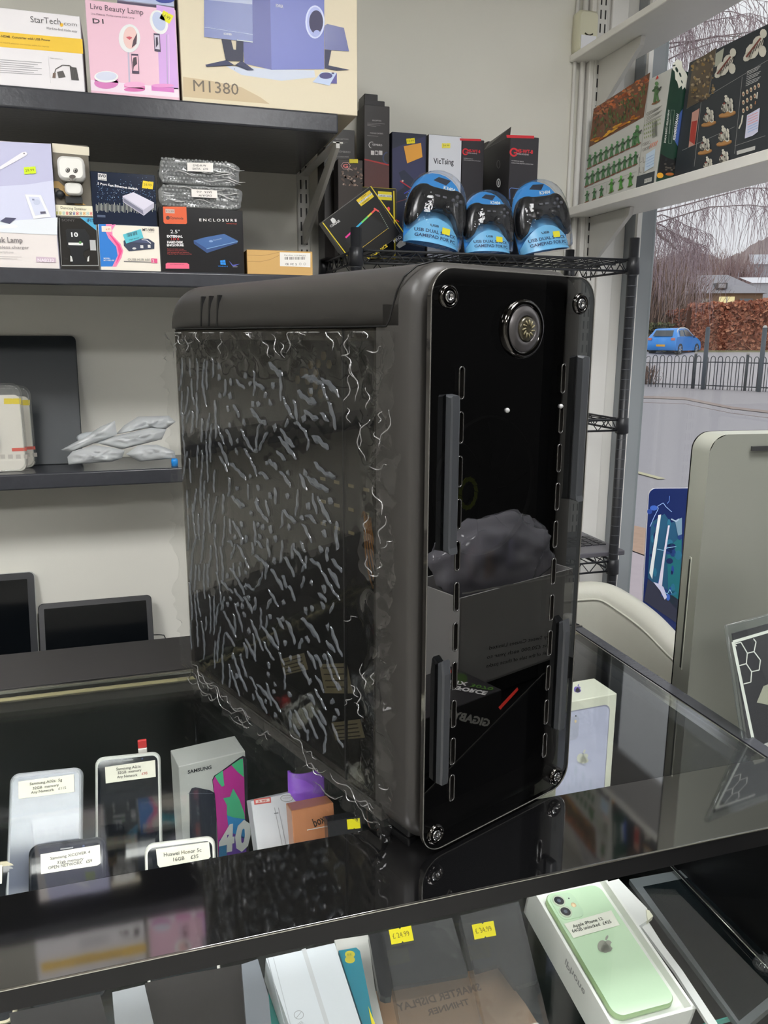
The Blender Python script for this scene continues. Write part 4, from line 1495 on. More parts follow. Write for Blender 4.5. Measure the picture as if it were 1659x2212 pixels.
bag('bagged_accessory', 'crumpled clear bag, front right at the bottom of the pile', dense([(1075, 1425), (1180, 1350), (1340, 1345), (1490, 1400), (1500, 1460), (1190, 1490)]), 1.965, .018, 2)
bag('bagged_accessory', 'pointed crumpled clear bag at the left of the pile, above the others', dense([(520, 1390), (700, 1290), (860, 1190), (980, 1140), (1000, 1260), (840, 1320), (600, 1410)]), 1.985, .016, 3, inner=(160, 165, 168))
bag('bagged_accessory', 'crumpled clear bag across the middle of the pile', dense([(820, 1330), (960, 1275), (1290, 1200), (1420, 1215), (1380, 1300), (1040, 1385)]), 1.985, .018, 4, inner=(170, 174, 178))
bag('bagged_accessory', 'bright crumpled clear bag on top of the pile, beside the tower', dense([(985, 1260), (1060, 1180), (1180, 1105), (1440, 1098), (1500, 1150), (1410, 1215), (1290, 1200)]), 2.01, .018, 5, inner=(190, 196, 204))
m_ = MB()
a_ = onY(1.96, 1490 / 3.95, 620 + 1500 / 3.95)
m_.lathe([(0, 0), (.008, 0), (.008, .014), (.006, .018), (0, .018)], P(20, 140, 225, .3), n=20, T=Matrix.Translation((a_.x, 1.96, S3)))
tag(m_.build('bottle_cap'), 'small bright blue cap at the edge of the lowest shelf beside the tower', 'cap')

# ------------------------------------------------------------------ black wire rack in the corner
RY0, RY1 = 1.78, 2.09
RX0, RX1 = .270 * RY0, .667 * RY0
rk_m = mat('black_powder_coat', (34, 35, 38), .35, boost=1.1)
t = thing('wire_rack', 'black wire shelving rack in the corner by the window', 'rack', ((RX0 + RX1) / 2, (RY0 + RY1) / 2, .0))
for (x, y, zt) in ((RX0, RY0, onY(RY0, 766, 492).z), (RX1, RY0, onY(RY0, 1368, 514).z), (RX0, RY1, onY(RY1, 700, 522).z), (RX1, RY1, onY(RY1, 1240, 540).z)):
    m_ = MB()
    m_.tube([(x, y, .0), (x, y, zt)], .0125, rk_m, n=14)
    z = .30
    while z < zt - .06:
        m_.lathe([(.0125, 0), (.0131, .001), (.0125, .002)], P(70, 72, 76), n=14, T=Matrix.Translation((x, y, z)))
        z += .0254
    m_.build('post', t)
RZ = [onY(RY0, 1300, 559).z, onY(RY0, 1300, 908).z, onY(RY0, 1300, 1214).z, .25]
for zi, z in enumerate(RZ):
    m_ = MB()
    dz = .027
    for (a, b) in (((RX0, RY0), (RX1, RY0)), ((RX1, RY0), (RX1, RY1)), ((RX1, RY1), (RX0, RY1)), ((RX0, RY1), (RX0, RY0))):
        A, B = Vector((*a, z)), Vector((*b, z))
        m_.tube([A, B], .0028, rk_m, n=8)
        m_.tube([A - Vector((0, 0, dz)), B - Vector((0, 0, dz))], .0028, rk_m, n=8)
        L = (B - A).length
        n_ = max(2, int(L / .045))
        zz = []
        for k in range(2 * n_ + 1):
            zz.append(A.lerp(B, k / (2 * n_)) - Vector((0, 0, dz if k % 2 else 0)))
        m_.tube(zz, .0017, rk_m, n=6)
    k = RX0 + .024
    while k < RX1 - .01:
        m_.tube([(k, RY0, z - .001), (k, RY1, z - .001)], .0016, rk_m, n=6)
        k += .0245
    for q in range(1, 4):
        y = RY0 + (RY1 - RY0) * q / 4
        m_.tube([(RX0, y, z - .005), (RX1, y, z - .005)], .0024, rk_m, n=6)
    for (x, y) in ((RX0, RY0), (RX1, RY0), (RX0, RY1), (RX1, RY1)):
        m_.lathe([(.0125, -.036), (.017, -.034), (.0155, .004), (.0125, .006)], rk_m, n=18, T=Matrix.Translation((x, y, z)))
    m_.build('wire_shelf', t)
# laptop on the third tier
m_ = thing('laptop', 'grey laptop with black keys lying open-side up on the wire rack near the window', 'laptop', (1.07, 1.90, RZ[2]))
b_ = MB()
b_.box((1.07, 1.92, RZ[2] + .0125), (.34, .23, .014), P(92, 90, 96, .35), bev=.003)
b_.build('base', m_)
kb = MB()
for i in range(14):
    for j in range(5):
        kb.box((1.07 - .145 + i * .0222, 1.88 + j * .0205, RZ[2] + .0205), (.018, .0165, .003), P(40, 40, 44, .4))
kb.build('keyboard', m_)

# cartons standing on the top tier
CE = (680, 180, 3.318)
RT = RZ[0] + .002
dk = P(44, 42, 44, .35)
def rcarton(label, cat, x0, x1, ytop, Y, dep, m, side, name='tall_carton', group='tall narrow cartons on the wire rack'):
    return carton(name, label, cat, CE, (x0, 1250), (x1, 1250), (x0, ytop), Y, dep, m, side=side, zbase=RT, group=group)

f = rcarton('tall black carton at the left end of the rack, half behind the shelf bracket', 'box', 72, 290, 320, 2.0, .07, P(50, 47, 46, .3), P(40, 38, 38))
f.text('DESCRIPTION', (150, 405), (240, 406), 10, P(150, 146, 144), 1)
f.ring(150, 475, 16, 18, 3, P(160, 156, 154), 1, a0=60, a1=300)
f.text('GEMBIRD', (160, 495), (255, 500), 14, P(150, 146, 144), 1)
f.text('ACCESSORIES', (155, 530), (243, 532), 9, P(160, 156, 154), 1)
for k in range(3):
    f.line([(120, 420 + k * 10), (235 - k * 20, 422 + k * 10)], 2, P(110, 106, 104), 1)
done(f)
f = rcarton('taller black carton behind the others, its stepped top highest on the rack', 'box', 357, 450, 72, 2.09, .05, dk, dk)
done(f)
f = rcarton('black carton second highest on the rack, behind the one with a red stripe', 'box', 357, 498, 116, 2.06, .028, dk, dk)
done(f)
f = rcarton('tall black carton with white print and a red stripe above its dark red lower half', 'box', 355, 532, 150, 1.985, .07, P(56, 53, 53, .3), P(38, 36, 36))
f.text('DESCRIPTION', (412, 270), (476, 274), 9, P(190, 186, 184), 1)
for k in range(3):
    f.line([(376, 284 + k * 9), (500 - 30 * k, 292 + k * 9)], 2, P(150, 146, 144), 1)
f.text('PACKAGE CONTENTS', (396, 360), (490, 366), 9, P(190, 186, 184), 1)
f.line([(376, 374), (455, 380)], 2, P(150, 146, 144), 1)
f.ring(408, 442, 22, 24, 4, P(215, 212, 210), 1, a0=100, a1=300)
f.text('GEMBIRD', (412, 445), (482, 452), 14, P(215, 212, 210), 1)
for k in range(3):
    f.rect(402 + 29 * k, 482, 426 + 29 * k, 514, P(205, 200, 198), 1)
f.rect(434, 488, 450, 510, P(60, 56, 56), 2)
f.poly([(355, 540), (532, 580), (532, 592), (355, 550)], P(170, 50, 50), 2)
f.poly([(355, 550), (532, 592), (532, 1100), (355, 1100)], P(86, 48, 46), 1)
f.ring(520, 535, 36, 44, 10, P(60, 70, 100), 2, a0=90, a1=270)
done(f)
f = rcarton('small dark carton with a bronze armoured robot picture and a six-sided G badge', 'box', 170, 345, 540, 1.93, .04, P(52, 44, 40, .3), P(40, 36, 36))
rn = random.Random(7)
for k in range(70):
    x, y = rn.uniform(185, 335), rn.uniform(600, 735)
    f.ell(x, y, rn.uniform(4, 15), rn.uniform(3, 10), P(*rn.choice(((120, 96, 82), (90, 70, 60), (150, 126, 110), (60, 50, 46), (180, 156, 140)))), 1 + k % 3, n=8, rot=rn.uniform(0, 90))
f.ring(220, 592, 36, 30, 5, P(190, 150, 150), 5, n=6)
f.text('G', (200, 606), (238, 606), 26, P(220, 120, 120), 5, bold=2)
tag_px(f, 246, 544, 308, 574, None, lay=6, col=(214, 196, 40))
done(f)
f = rcarton('navy gaming mouse carton with an orange sticker and a yellow price ticket', 'box', 548, 790, 345, 1.98, .075, P(46, 50, 66, .3), P(30, 32, 40))
f.poly([(555, 470), (790, 380), (790, 640), (560, 800)], P(52, 54, 88), 1)
f.poly([(600, 640), (640, 620), (720, 700), (740, 790), (640, 740)], P(36, 44, 66), 2)
f.line([(610, 700), (730, 780)], 8, P(180, 40, 60), 3)
f.ring(718, 765, 20, 20, 8, P(230, 50, 60), 3, a0=150, a1=400)
f.ell(628, 700, 7, 7, P(220, 190, 180), 4)
f.line([(690, 760), (640, 790)], 6, P(60, 70, 190), 3)
f.line([(560, 860), (790, 790)], 5, P(120, 70, 70), 2)
f.line([(752, 670), (786, 690)], 4, P(170, 60, 90), 2)
tag_px(f, 656, 395, 716, 433, '12.99', rot=-6, col=(236, 214, 20))
f.poly([(636, 452), (760, 428), (770, 530), (660, 575)], P(226, 160, 60), 4)
done(f)
f = rcarton('white narrow carton with black brand lettering, among the black cartons', 'box', 803, 1035, 362, 1.98, .06, P(212, 214, 220, .35), P(70, 66, 62))
f.text('VicTsing', (850, 575), (995, 583), 40, P(56, 56, 62), 1, bold=1)
tag_px(f, 910, 430, 970, 465, '24.99', col=(240, 220, 90))
done(f)
def msbox(label, x0, x1, ytop, Y, dep, sc):
    f = rcarton(label, 'box', x0, x1, ytop, Y, dep, P(48, 46, 50, .35), P(36, 35, 38))
    w_ = x1 - x0
    a = lambda u, v: (x0 + u * w_, ytop + v * w_)
    f.poly([a(0, 0), a(1, .03), a(1, .13), a(.02, .10)], P(200, 44, 54), 1)
    c = a(.27, .62)
    f.ring(c[0], c[1], .15 * w_, .16 * w_, .06 * w_, P(206, 44, 54), 1, a0=40, a1=330)
    f.line([(c[0], c[1] + .02 * w_), (c[0] + .13 * w_, c[1] + .02 * w_)], .05 * w_, P(206, 44, 54), 1)
    f.text('MS-WT-8', a(.36, .63), a(.95, .68), .13 * w_, P(206, 50, 60), 2, bold=2)
    f.text('GAMING MOUSE PAD', a(.36, .70), a(.80, .74), .05 * w_, P(220, 216, 216), 2)
    f.text('WATERPROOF BLACK', a(.18, .94), a(.62, .98), .04 * w_, P(200, 198, 198), 2)
    f.text('GAMING MOUSE PAD WITH LOCKING EDGE', a(.18, 1.02), a(.96, 1.08), .04 * w_, P(200, 198, 198), 2)
    return f
f = msbox('black mouse pad carton with red top edge, right of the white carton', 1038, 1192, 395, 1.98, .06, 1)
done(f)
f = rcarton('narrow plain black carton between the two red-topped mouse pad cartons', 'box', 1215, 1292, 412, 2.085, .05, P(52, 50, 50, .35), P(40, 38, 38))
done(f)
f = msbox('black mouse pad carton with red lettering and open lid, rightmost on the rack', 1372, 1572, 370, 1.90, .17, 1)
f.line([(1398, 830), (1396, 758), (1406, 750), (1530, 764), (1544, 776), (1544, 860)], 3, P(120, 160, 230), 2)
fl_ = Face(f.mb, (f.A.x - .0004, f.A.y, f.A.z), (0, 1, 0), (0, 0, 1), CE)
fl_.ell(1318, 714, 15, 32, P(236, 236, 238), 1)
fl_.ring(1318, 714, 10, 22, 5, P(40, 40, 44), 2)
fl_.ring(1317, 580, 13, 30, 4, P(110, 108, 112), 1)
o_ = done(f)
m_ = MB()
m_.add([(f.A.x, 1.902, f.A.z + f.h - .002), (f.A.x + .002, 2.06, f.A.z + f.h), (f.A.x + .014, 2.06, f.A.z + f.h + .018), (f.A.x + .002, 1.902, f.A.z + f.h + .020)], [(0, 1, 2, 3), (3, 2, 1, 0)], P(50, 48, 50))
m_.build('lid_flap', o_)

# memory kit cartons
CF = (680, 380, 2.86)
f = carton('memory_carton', 'black and yellow memory kit carton standing upright behind the tilted one', 'box', CF, (160, 560), (500, 560), (160, 58), 1.955, .022, P(34, 33, 32, .3), side=P(200, 180, 40), zbase=RT)
f.line([(165, 60), (168, 520)], 8, P(226, 200, 40), 1)
f.line([(488, 92), (494, 520)], 8, P(226, 200, 40), 1)
f.poly([(200, 108), (210, 88), (214, 84), (222, 80), (232, 96), (236, 108)], P(226, 224, 220), 1)
f.text('CORSAIR', (183, 124), (240, 126), 12, P(226, 224, 220), 1)
f.poly([(390, 94), (474, 100), (476, 152), (392, 146)], P(236, 214, 40), 1)
f.poly([(390, 112), (474, 118), (475, 134), (391, 128)], P(232, 230, 220), 2)
f.text('2x8GB | 16GB', (396, 126), (470, 131), 9, P(60, 56, 30), 3)
f.ell(455, 205, 9, 14, P(230, 70, 90), 1)
f.line([(500, 270), (520, 284)], 6, P(220, 80, 50), 1)
done(f)
A = onY(1.90, 680 + 45 / 2.86, 380 + 285 / 2.86)
B = onY(1.90, 680 + 345 / 2.86, 380 + 62 / 2.86)
Dn = onY(1.90, 680 + 568 / 2.86, 380 + 375 / 2.86)
Uu = (B - A).normalized()
Wd, Ln = (B - A).length, .128
T = frame(A, Uu, Vector((0, 0, 1)))
m_ = MB()
m_.box((Wd / 2, -Ln / 2, -.018), (Wd, Ln, .036), P(118, 116, 112, .5), T=T, bev=.001, seg=1, smooth=False)
m_.add([(.001, -.001, .0003), (Wd - .001, -.001, .0003), (Wd - .001, -Ln + .001, .0003), (.001, -Ln + .001, .0003)], [(0, 3, 2, 1)], P(30, 29, 28, .3), False, T)
f = Face(m_, A, Uu, (0, 0, 1), CF)
f.line([(48, 288), (205, 498)], 6, P(226, 200, 40), 1)
f.line([(345, 64), (566, 374)], 6, P(226, 200, 40), 1)
f.poly([(255, 150), (338, 88), (366, 128), (286, 188)], P(236, 200, 40), 1)
f.poly([(268, 166), (350, 104), (356, 112), (274, 175)], P(232, 230, 220), 2)
f.text('DDR4', (288, 140), (318, 118), 9, P(60, 52, 20), 3)
f.text('2x8GB | 16GB', (276, 170), (350, 112), 8, P(60, 52, 20), 3)
f.text('3200MHz', (292, 176), (338, 142), 8, P(60, 52, 20), 3)
f.poly([(104, 284), (96, 270), (108, 258), (120, 262), (130, 274), (128, 288), (110, 292)], P(216, 216, 214), 1)
f.text('CORSAIR', (98, 320), (158, 282), 15, P(216, 216, 214), 1, bold=1)
for k in range(24):
    x, y = 190 + k * 7.6, 382 - k * 7.2
    hue = (k / 24)
    col = ((230, 60, 150) if k < 5 else (90, 90, 220) if k < 9 else (60, 180, 220) if k < 13 else (110, 210, 110) if k < 18 else (220, 200, 70) if k < 21 else (235, 90, 80))
    f.line([(x, y), (x + 8, y - 7.6)], 11, P(*col, .4), 2)
f.line([(365, 200), (395, 220)], 9, P(235, 90, 90), 2)
for k in range(10):
    f.ell(400 + 6 * k, 225 + 11 * k, 4, 5, P(110, 120, 110), 2, n=6)
f.poly([(185, 400), (350, 250), (455, 320), (290, 445)], P(22, 22, 23), 1)
f.line([(290, 445), (455, 322)], 3, P(190, 160, 60), 2)
f.text('VENGEANCE', (330, 520), (450, 436), 18, P(226, 200, 40), 3, bold=1)
f.text('PRO', (492, 416), (538, 382), 18, P(222, 222, 220), 3)
f.poly([(502, 430), (524, 400), (560, 402), (560, 425), (520, 448)], P(150, 150, 148), 3)
tag(m_.build('memory_carton'), 'black and yellow memory kit carton tilted on its corner beside the gamepads', 'box')

# three gamepads in blue blister packs
blue = P(50, 140, 215, .3)
blue_l = P(110, 180, 225, .3)
shell_m = sheet('gamepad_shell', (.97, .97, .97), ior=1.4, rough=.05, haze=.012, bump=.35, bump_scale=60)
pad_m = mat('gamepad_black', (22, 23, 26), .2, boost=1.0)
def gamepad_pack(c, ang, sc, Y, label, yaw=0.0, lean=.15):
    """c: crop-F pixel of the pack's bottom middle"""
    A = onY(Y, 680 + c[0] / 2.86, 380 + c[1] / 2.86)
    A.z = RT + .004 + .066 * sc * abs(math.sin(ang))
    T = Matrix.Translation(A) @ Matrix.Rotation(yaw, 4, 'Z') @ Matrix.Rotation(math.pi / 2 - lean, 4, 'X') @ Matrix.Rotation(ang, 4, 'Z') @ Matrix.Scale(sc, 4)
    t_ = thing('gamepad_pack', label, 'gamepad', A, 'boxed gamepads on the wire rack')
    m_ = MB()
    W = .066
    out = [(-W, .0)] + [(-W - .004, .05), (-W - .002, .10)] + [(-(W - .002) * math.cos(a), .105 + .062 * math.sin(a)) for a in [math.radians(q) for q in range(15, 90, 15)]] + [(0, .167)] + \
        [((W - .002) * math.sin(a), .105 + .062 * math.cos(a)) for a in [math.radians(q) for q in range(15, 90, 15)]] + [(W + .002, .10), (W + .004, .05), (W, .0)]
    m_.prism(out, -.0015, 0, blue, T=T)
    m_.prism([(-W * .95, .03), (-W, .085), (W, .085), (W * .95, .03)], .0001, .0004, blue_l, T=T)
    m_.prism([(.02, .145), (.03, .158), (.0, .160), (-.012, .150)], .0002, .0006, P(30, 40, 60), T=T)
    vs_, fs_ = text_geo('K3404', 1.5)
    m_.add([(.014 + v[0] * .011, .135 + v[1] * .011, .0008) for v in vs_], fs_, P(220, 232, 245), False, T)
    m_.build('backing_card', t_)
    # curved tray
    tr_ = MB()
    vv, ff_ = [], []
    N_ = 16
    for j in range(5):
        h_ = j / 4
        for i in range(N_ + 1):
            u = i / N_ * 2 - 1
            top = .012 + .046 * (1 - u * u) ** .8
            z = .004 + .034 * math.sqrt(max(0, 1 - u * u)) * (1 - .25 * h_)
            vv.append((u * W, -.002 + top * h_, z))
    for j in range(4):
        for i in range(N_):
            a_ = j * (N_ + 1) + i
            ff_.append((a_, a_ + 1, a_ + N_ + 2, a_ + N_ + 1))
    tr_.add(vv, ff_, blue_l, True, T)
    b0 = len(vv)
    vv2 = [v for v in vv[-(N_ + 1):]] + [(v[0], v[1], .001) for v in vv[-(N_ + 1):]]
    tr_.add(vv2, [(i, i + 1, N_ + 2 + i, N_ + 1 + i) for i in range(N_)], blue, True, T)
    def bent(s_, y0, wd, h, m, xo=0.0):
        v_, f_ = text_geo(s_, 1.5)
        xs = [q[0] for q in v_]
        k_ = wd / (max(xs) - min(xs))
        res_ = []
        for q in v_:
            x = (q[0] - (min(xs) + max(xs)) / 2) * k_ + xo
            y = y0 + q[1] * h / .7
            u = max(-.97, min(.97, x / W))
            hh = min(1, max(0, (y + .002) / (.012 + .046 * (1 - u * u) ** .8)))
            res_.append((x, y, .0046 + .034 * math.sqrt(1 - u * u) * (1 - .25 * hh)))
        tr_.add(res_, f_, m, False, T)
    bent('USB DUAL SHOCK', .021, .100, .0074, P(40, 70, 110))
    bent('GAMEPAD FOR PC', .009, .098, .0074, P(40, 70, 110))
    bent('USB', .036, .020, .005, P(40, 60, 90), -.006)
    # small yellow ticket
    tk = [(.012, .024), (.032, .024), (.032, .038), (.012, .038)]
    tr_.add([(x, y, .0052 + .034 * math.sqrt(1 - (x / W) ** 2) * .9) for x, y in tk], [(0, 1, 2, 3)], P(236, 222, 40), False, T)
    tr_.build('tray', t_)
    # gamepad
    gp = MB()
    bmg = bmesh.new()
    outl = [(0, .066), (.022, .066), (.034, .070), (.048, .064), (.058, .045), (.063, .020), (.062, -.004), (.055, -.012), (.046, -.006), (.036, .014), (.024, .026), (.0, .027)]
    full = outl + [(-x, y) for x, y in outl[::-1] if x > 0]
    full = [(x * 1.16, y * 1.2 + .046) for x, y in full]
    # smooth outline by Chaikin
    for _ in range(2):
        q = []
        for i, p in enumerate(full):
            r_ = full[(i + 1) % len(full)]
            q += [(p[0] * .75 + r_[0] * .25, p[1] * .75 + r_[1] * .25), (p[0] * .25 + r_[0] * .75, p[1] * .25 + r_[1] * .75)]
        full = q
    cx_, cy_ = 0, .098
    rings_ = [(1.0, .006), (1.03, .014), (1.0, .024), (.93, .031), (.80, .034), (.5, .035)]
    vv, ff_ = [], []
    for s_, z in rings_:
        for x, y in full:
            vv.append((x * (s_ if s_ > .9 else (s_ * .6 + .4)), cy_ + (y - cy_) * s_, z))
    n_ = len(full)
    for j in range(len(rings_) - 1):
        for i in range(n_):
            l = (i + 1) % n_
            ff_.append((j * n_ + i, j * n_ + l, (j + 1) * n_ + l, (j + 1) * n_ + i))
    ff_.append(tuple((len(rings_) - 1) * n_ + i for i in range(n_)))
    gp.add(vv, ff_, pad_m, True, T)
    for x in (-.020, .020):
        gp.lathe([(.012, .030), (.012, .036), (.006, .037), (.006, .041), (.010, .043), (.009, .046), (0, .0455)], pad_m, n=20, T=T @ Matrix.Translation((x, .082, 0)))
    gp.box((-.038, .102, .036), (.018, .006, .005), pad_m, T=T, bev=.001)
    gp.box((-.038, .102, .036), (.006, .018, .005), pad_m, T=T, bev=.001)
    for dx, dy in ((0, .009), (0, -.009), (.009, 0), (-.009, 0)):
        gp.lathe([(.0042, .033), (.0042, .037), (.003, .0385), (0, .039)], mat('pad_buttons', (80, 82, 90), .2), n=12, T=T @ Matrix.Translation((.038 + dx, .102 + dy, 0)))
    for x in (-.008, .008):
        gp.box((x, .104, .036), (.009, .004, .003), P(90, 92, 98), T=T)
    gp.build('gamepad', t_)
    sh = MB()
    rings_ = [(1.0, .0), (1.0, .006), (.97, .028), (.9, .040), (.75, .049), (.5, .054), (.2, .056)]
    cy_ = .085
    o2 = out
    vv, ff_ = [], []
    n_ = len(o2)
    for s_, z in rings_:
        vv += [(x * s_, cy_ + (y - cy_) * s_, z) for x, y in o2]
    for j in range(len(rings_) - 1):
        for i in range(n_):
            l = (i + 1) % n_
            ff_.append((j * n_ + i, j * n_ + l, (j + 1) * n_ + l, (j + 1) * n_ + i))
    ff_.append(tuple((len(rings_) - 1) * n_ + i for i in range(n_)))
    sh.add(vv, ff_, shell_m, True, T)
    sh.tube([T @ Vector((x * 1.04, cy_ + (y - cy_) * 1.03, .001)) for x, y in o2], .0015, shell_m, n=6, closed=True)
    sh.build('blister_shell', t_)
gamepad_pack((712, 486), -.17, 1.02, 1.83, 'blue blister pack with a black gamepad, tilted right, leftmost of the three')
gamepad_pack((1065, 500), .0, .86, 1.82, 'blue blister pack with a black gamepad, upright and narrow, middle of the three')
gamepad_pack((1412, 540), .16, 1.0, 1.83, 'blue blister pack with a black gamepad, tilted left, rightmost of the three')

# ------------------------------------------------------------------ cartons of miniature figures on the lower window shelf
CG = (1200, 0, 3.614)
zb = ZL + .0225
gp_ = lambda p: (1200 + p[0] / 3.614, p[1] / 3.614)
Xb = WX0 + .012
P1 = onX(Xb, *gp_((215, 1560)))
P1.z = zb
P2 = onX(Xb, *gp_((785, 1400)))
TL_ = onY(P1.y, *gp_((310, 830)))
Vv = TL_ - P1
Hh = Vv.length
Ll = P1.y - P2.y
TH = .052
m_ = MB()
T = frame(P1, (0, -1, 0), Vv)
gdark = P(30, 58, 46, .3)
m_.box((Ll / 2, Hh / 2, -TH / 2), (Ll, Hh, TH), gdark, T=T, bev=.0008, seg=1, smooth=False)
f = Face(m_, P1, (0, -1, 0), Vv, CG)
f.polyuv([(.0005, .0005), (Ll - .0005, .0005), (Ll - .0005, Hh - .0005), (.0005, Hh - .0005)], P(196, 196, 190, .4), 1)
# battle picture
q = [(300, 850), (742, 565), (690, 915), (265, 1150)]
f.poly(q, P(110, 70, 46), 2)
rn = random.Random(21)
def inq(u, v):
    a = (q[0][0] + (q[1][0] - q[0][0]) * u, q[0][1] + (q[1][1] - q[0][1]) * u)
    b = (q[3][0] + (q[2][0] - q[3][0]) * u, q[3][1] + (q[2][1] - q[3][1]) * u)
    return (a[0] + (b[0] - a[0]) * v, a[1] + (b[1] - a[1]) * v)
for k in range(90):
    u, v = rn.uniform(.03, .97), rn.uniform(.02, .35)
    f.ell(*inq(u, v), rn.uniform(8, 22), rn.uniform(6, 14), P(*rn.choice(((170, 90, 60), (200, 110, 60), (140, 80, 60), (180, 120, 80)))), 3, n=8, rot=-30)
for k in range(150):
    u, v = rn.uniform(.05, .96), rn.uniform(.25, .80)
    x, y = inq(u, v)
    f.ell(x, y, rn.uniform(3, 6), rn.uniform(8, 20), P(*rn.choice(((70, 90, 50), (90, 110, 60), (50, 66, 40), (110, 120, 70)))), 4, n=7, rot=rn.uniform(-20, 20))
for k in range(30):
    u, v = rn.uniform(.05, .95), rn.uniform(.84, .95)
    f.ell(*inq(u, v), rn.uniform(14, 34), rn.uniform(5, 9), P(*rn.choice(((230, 170, 50), (200, 120, 40), (170, 100, 50)))), 5, n=8, rot=-28)
f.line([q[0], q[3]], 2, P(60, 50, 40), 6)
def figure(x, y, h, col, base, lay=4, sc=1.0):
    f.ell(x - 2, y, h * .24, h * .06, P(*base), lay, n=8, rot=-28)
    f.line([(x - h * .08, y), (x - h * .03, y - h * .42)], h * .11, P(*col), lay + 1)
    f.line([(x + h * .10, y - h * .05), (x + h * .03, y - h * .42)], h * .11, P(*col), lay + 1)
    f.ell(x + h * .02, y - h * .58, h * .13, h * .2, P(*col), lay + 1, n=8)
    f.line([(x - h * .16, y - h * .5), (x + h * .02, y - h * .68), (x + h * .2, y - h * .55)], h * .08, P(*[int(c * .75) for c in col]), lay + 2)
    f.ell(x + h * .04, y - h * .86, h * .09, h * .1, P(*[min(255, int(c * 1.2)) for c in col]), lay + 2, n=8)
    f.line([(x + h * .08, y - h * .55), (x + h * .26, y - h * .72)], h * .05, P(60, 60, 60), lay + 3)
for k in range(9):
    x = 270 + k * 43
    figure(x, 1310 - k * 21, 108, (70, 120, 74), (130, 80, 60))
for k in range(10):
    x = 250 + k * 42
    figure(x, 1452 - k * 18.5, 108, (70, 120, 74), (130, 80, 60))
figure(640, 1130, 160, (76, 124, 74), (130, 80, 60))
for k in range(3):
    figure(250 + k * 56, 1575 - k * 20, 90, (70, 120, 74), (130, 80, 60))
for k in range(3):
    figure(440 + k * 74, 1500 - k * 24, 110, (80, 150, 60), (90, 100, 50))
figure(790, 800, 170, (80, 116, 72), (130, 90, 60))
f.poly([(786, 625), (800, 588), (812, 610), (796, 618)], P(206, 60, 50), 5)
for k in range(8):
    f.line([(712, 885 + k * 12), (835 - (k % 3) * 12, 825 + k * 12)], 3, P(120, 120, 112), 3)
for j in range(4):
    for k in range(9 if j < 2 else 6):
        f.ell(700 + k * 15, 980 + j * 32 - k * 6, 5, 9, P(150, 160, 120), 4, n=8)
for j in range(2):
    for k in range(5):
        f.ring(690 + k * 12, 1130 + j * 40 - k * 5, 7, 12, 2, P(110, 106, 100), 4, n=8)
for k in range(4):
    f.line([(765 + 10 * k, 960 - 6 * k), (765 + 10 * k, 1080 - 6 * k)], 5, P(90, 96, 84), 4)
    f.line([(738 + 16 * k, 1160 - 7 * k), (752 + 16 * k, 1120 - 7 * k)], 5, P(220, 120, 90), 4)
for j in range(2):
    for k in range(2):
        f.line([(660 + 28 * k, 1225 + 80 * j), (662 + 28 * k, 1270 + 80 * j), (678 + 28 * k, 1262 + 80 * j)], 3, P(110, 106, 100), 4)
f.poly([(712, 1205), (785, 1160), (772, 1300), (700, 1340)], P(196, 214, 236), 5)
for k in range(4):
    f.line([(716, 1240 + 22 * k), (776, 1208 + 22 * k)], 3, P(140, 170, 210), 6)
f.poly([(640, 1378), (780, 1335), (770, 1440), (630, 1480)], P(56, 62, 66), 4)
f.poly([(700, 1400), (758, 1384), (755, 1416), (697, 1432)], P(206, 206, 200), 5)
for k in range(8):
    f.line([(704 + 7 * k, 1402 - 2 * k), (702 + 7 * k, 1424 - 2 * k)], 2, P(60, 60, 60), 6)
f.line([(742, 565), (640, 1440)], 3, P(150, 150, 144), 3)
f.line([(232, 1480), (635, 1340)], 2, P(140, 140, 134), 3)
f.line([(405, 1430), (400, 1510)], 2, P(140, 140, 134), 3)
# spine
Po = T @ Vector((Ll, 0, 0))
sp = Face(m_, Po, T.to_3x3() @ Vector((0, 0, -1)), Vv, CG)
sp.poly([(916, 500), (950, 462), (985, 480), (992, 530), (1020, 570), (1045, 640), (1028, 655), (1030, 725), (1008, 680), (990, 700), (985, 668), (962, 690), (950, 640), (935, 620), (930, 560), (912, 540)], P(222, 222, 208), 1)
for x, y, a, b in ((945, 545, 10, 22), (972, 585, 7, 20), (925, 512, 12, 6), (985, 640, 5, 14)):
    sp.ell(x, y, a, b, P(30, 52, 44), 2, n=10, rot=-20)
sp.poly([(992, 850), (968, 885), (930, 1100), (955, 1145), (975, 1000)], P(70, 96, 160), 1)
sp.text('WARHAMMER', (962, 888), (932, 1100), -18, P(226, 228, 232), 2, bold=1.5)
sp.text('40,000', (938, 960), (930, 1030), -9, P(200, 204, 206), 2)
sp.text('SPACE MARINES', (900, 935), (890, 1045), -8, P(180, 190, 180), 2)
sp.text('WARFORGED STRIKE FORCE', (890, 858), (858, 1118), -13, P(216, 220, 212), 2, bold=1)
sp.line([(902, 858), (928, 860), (905, 1120), (880, 1118), (902, 858)], 2, P(150, 170, 150), 1)
sp.poly([(790, 1395), (820, 1200), (870, 1230), (960, 1260), (960, 1320)], P(30, 30, 30), 1)
for k in range(20):
    sp.ell(rn.uniform(850, 950), rn.uniform(1235, 1340), 10, 7, P(*rn.choice(((60, 56, 54), (90, 84, 76), (40, 40, 44)))), 2, n=7)
sp.ell(815, 1370, 26, 22, P(220, 160, 50), 2, n=12)
sp.ell(890, 1360, 34, 12, P(170, 100, 50), 2, n=12)
tag(m_.build('miniatures_carton', base=((P1.x + .02), (P1.y + P2.y) / 2, zb)), 'dark green carton with rows of green miniature figures, on the lower window shelf', 'box')

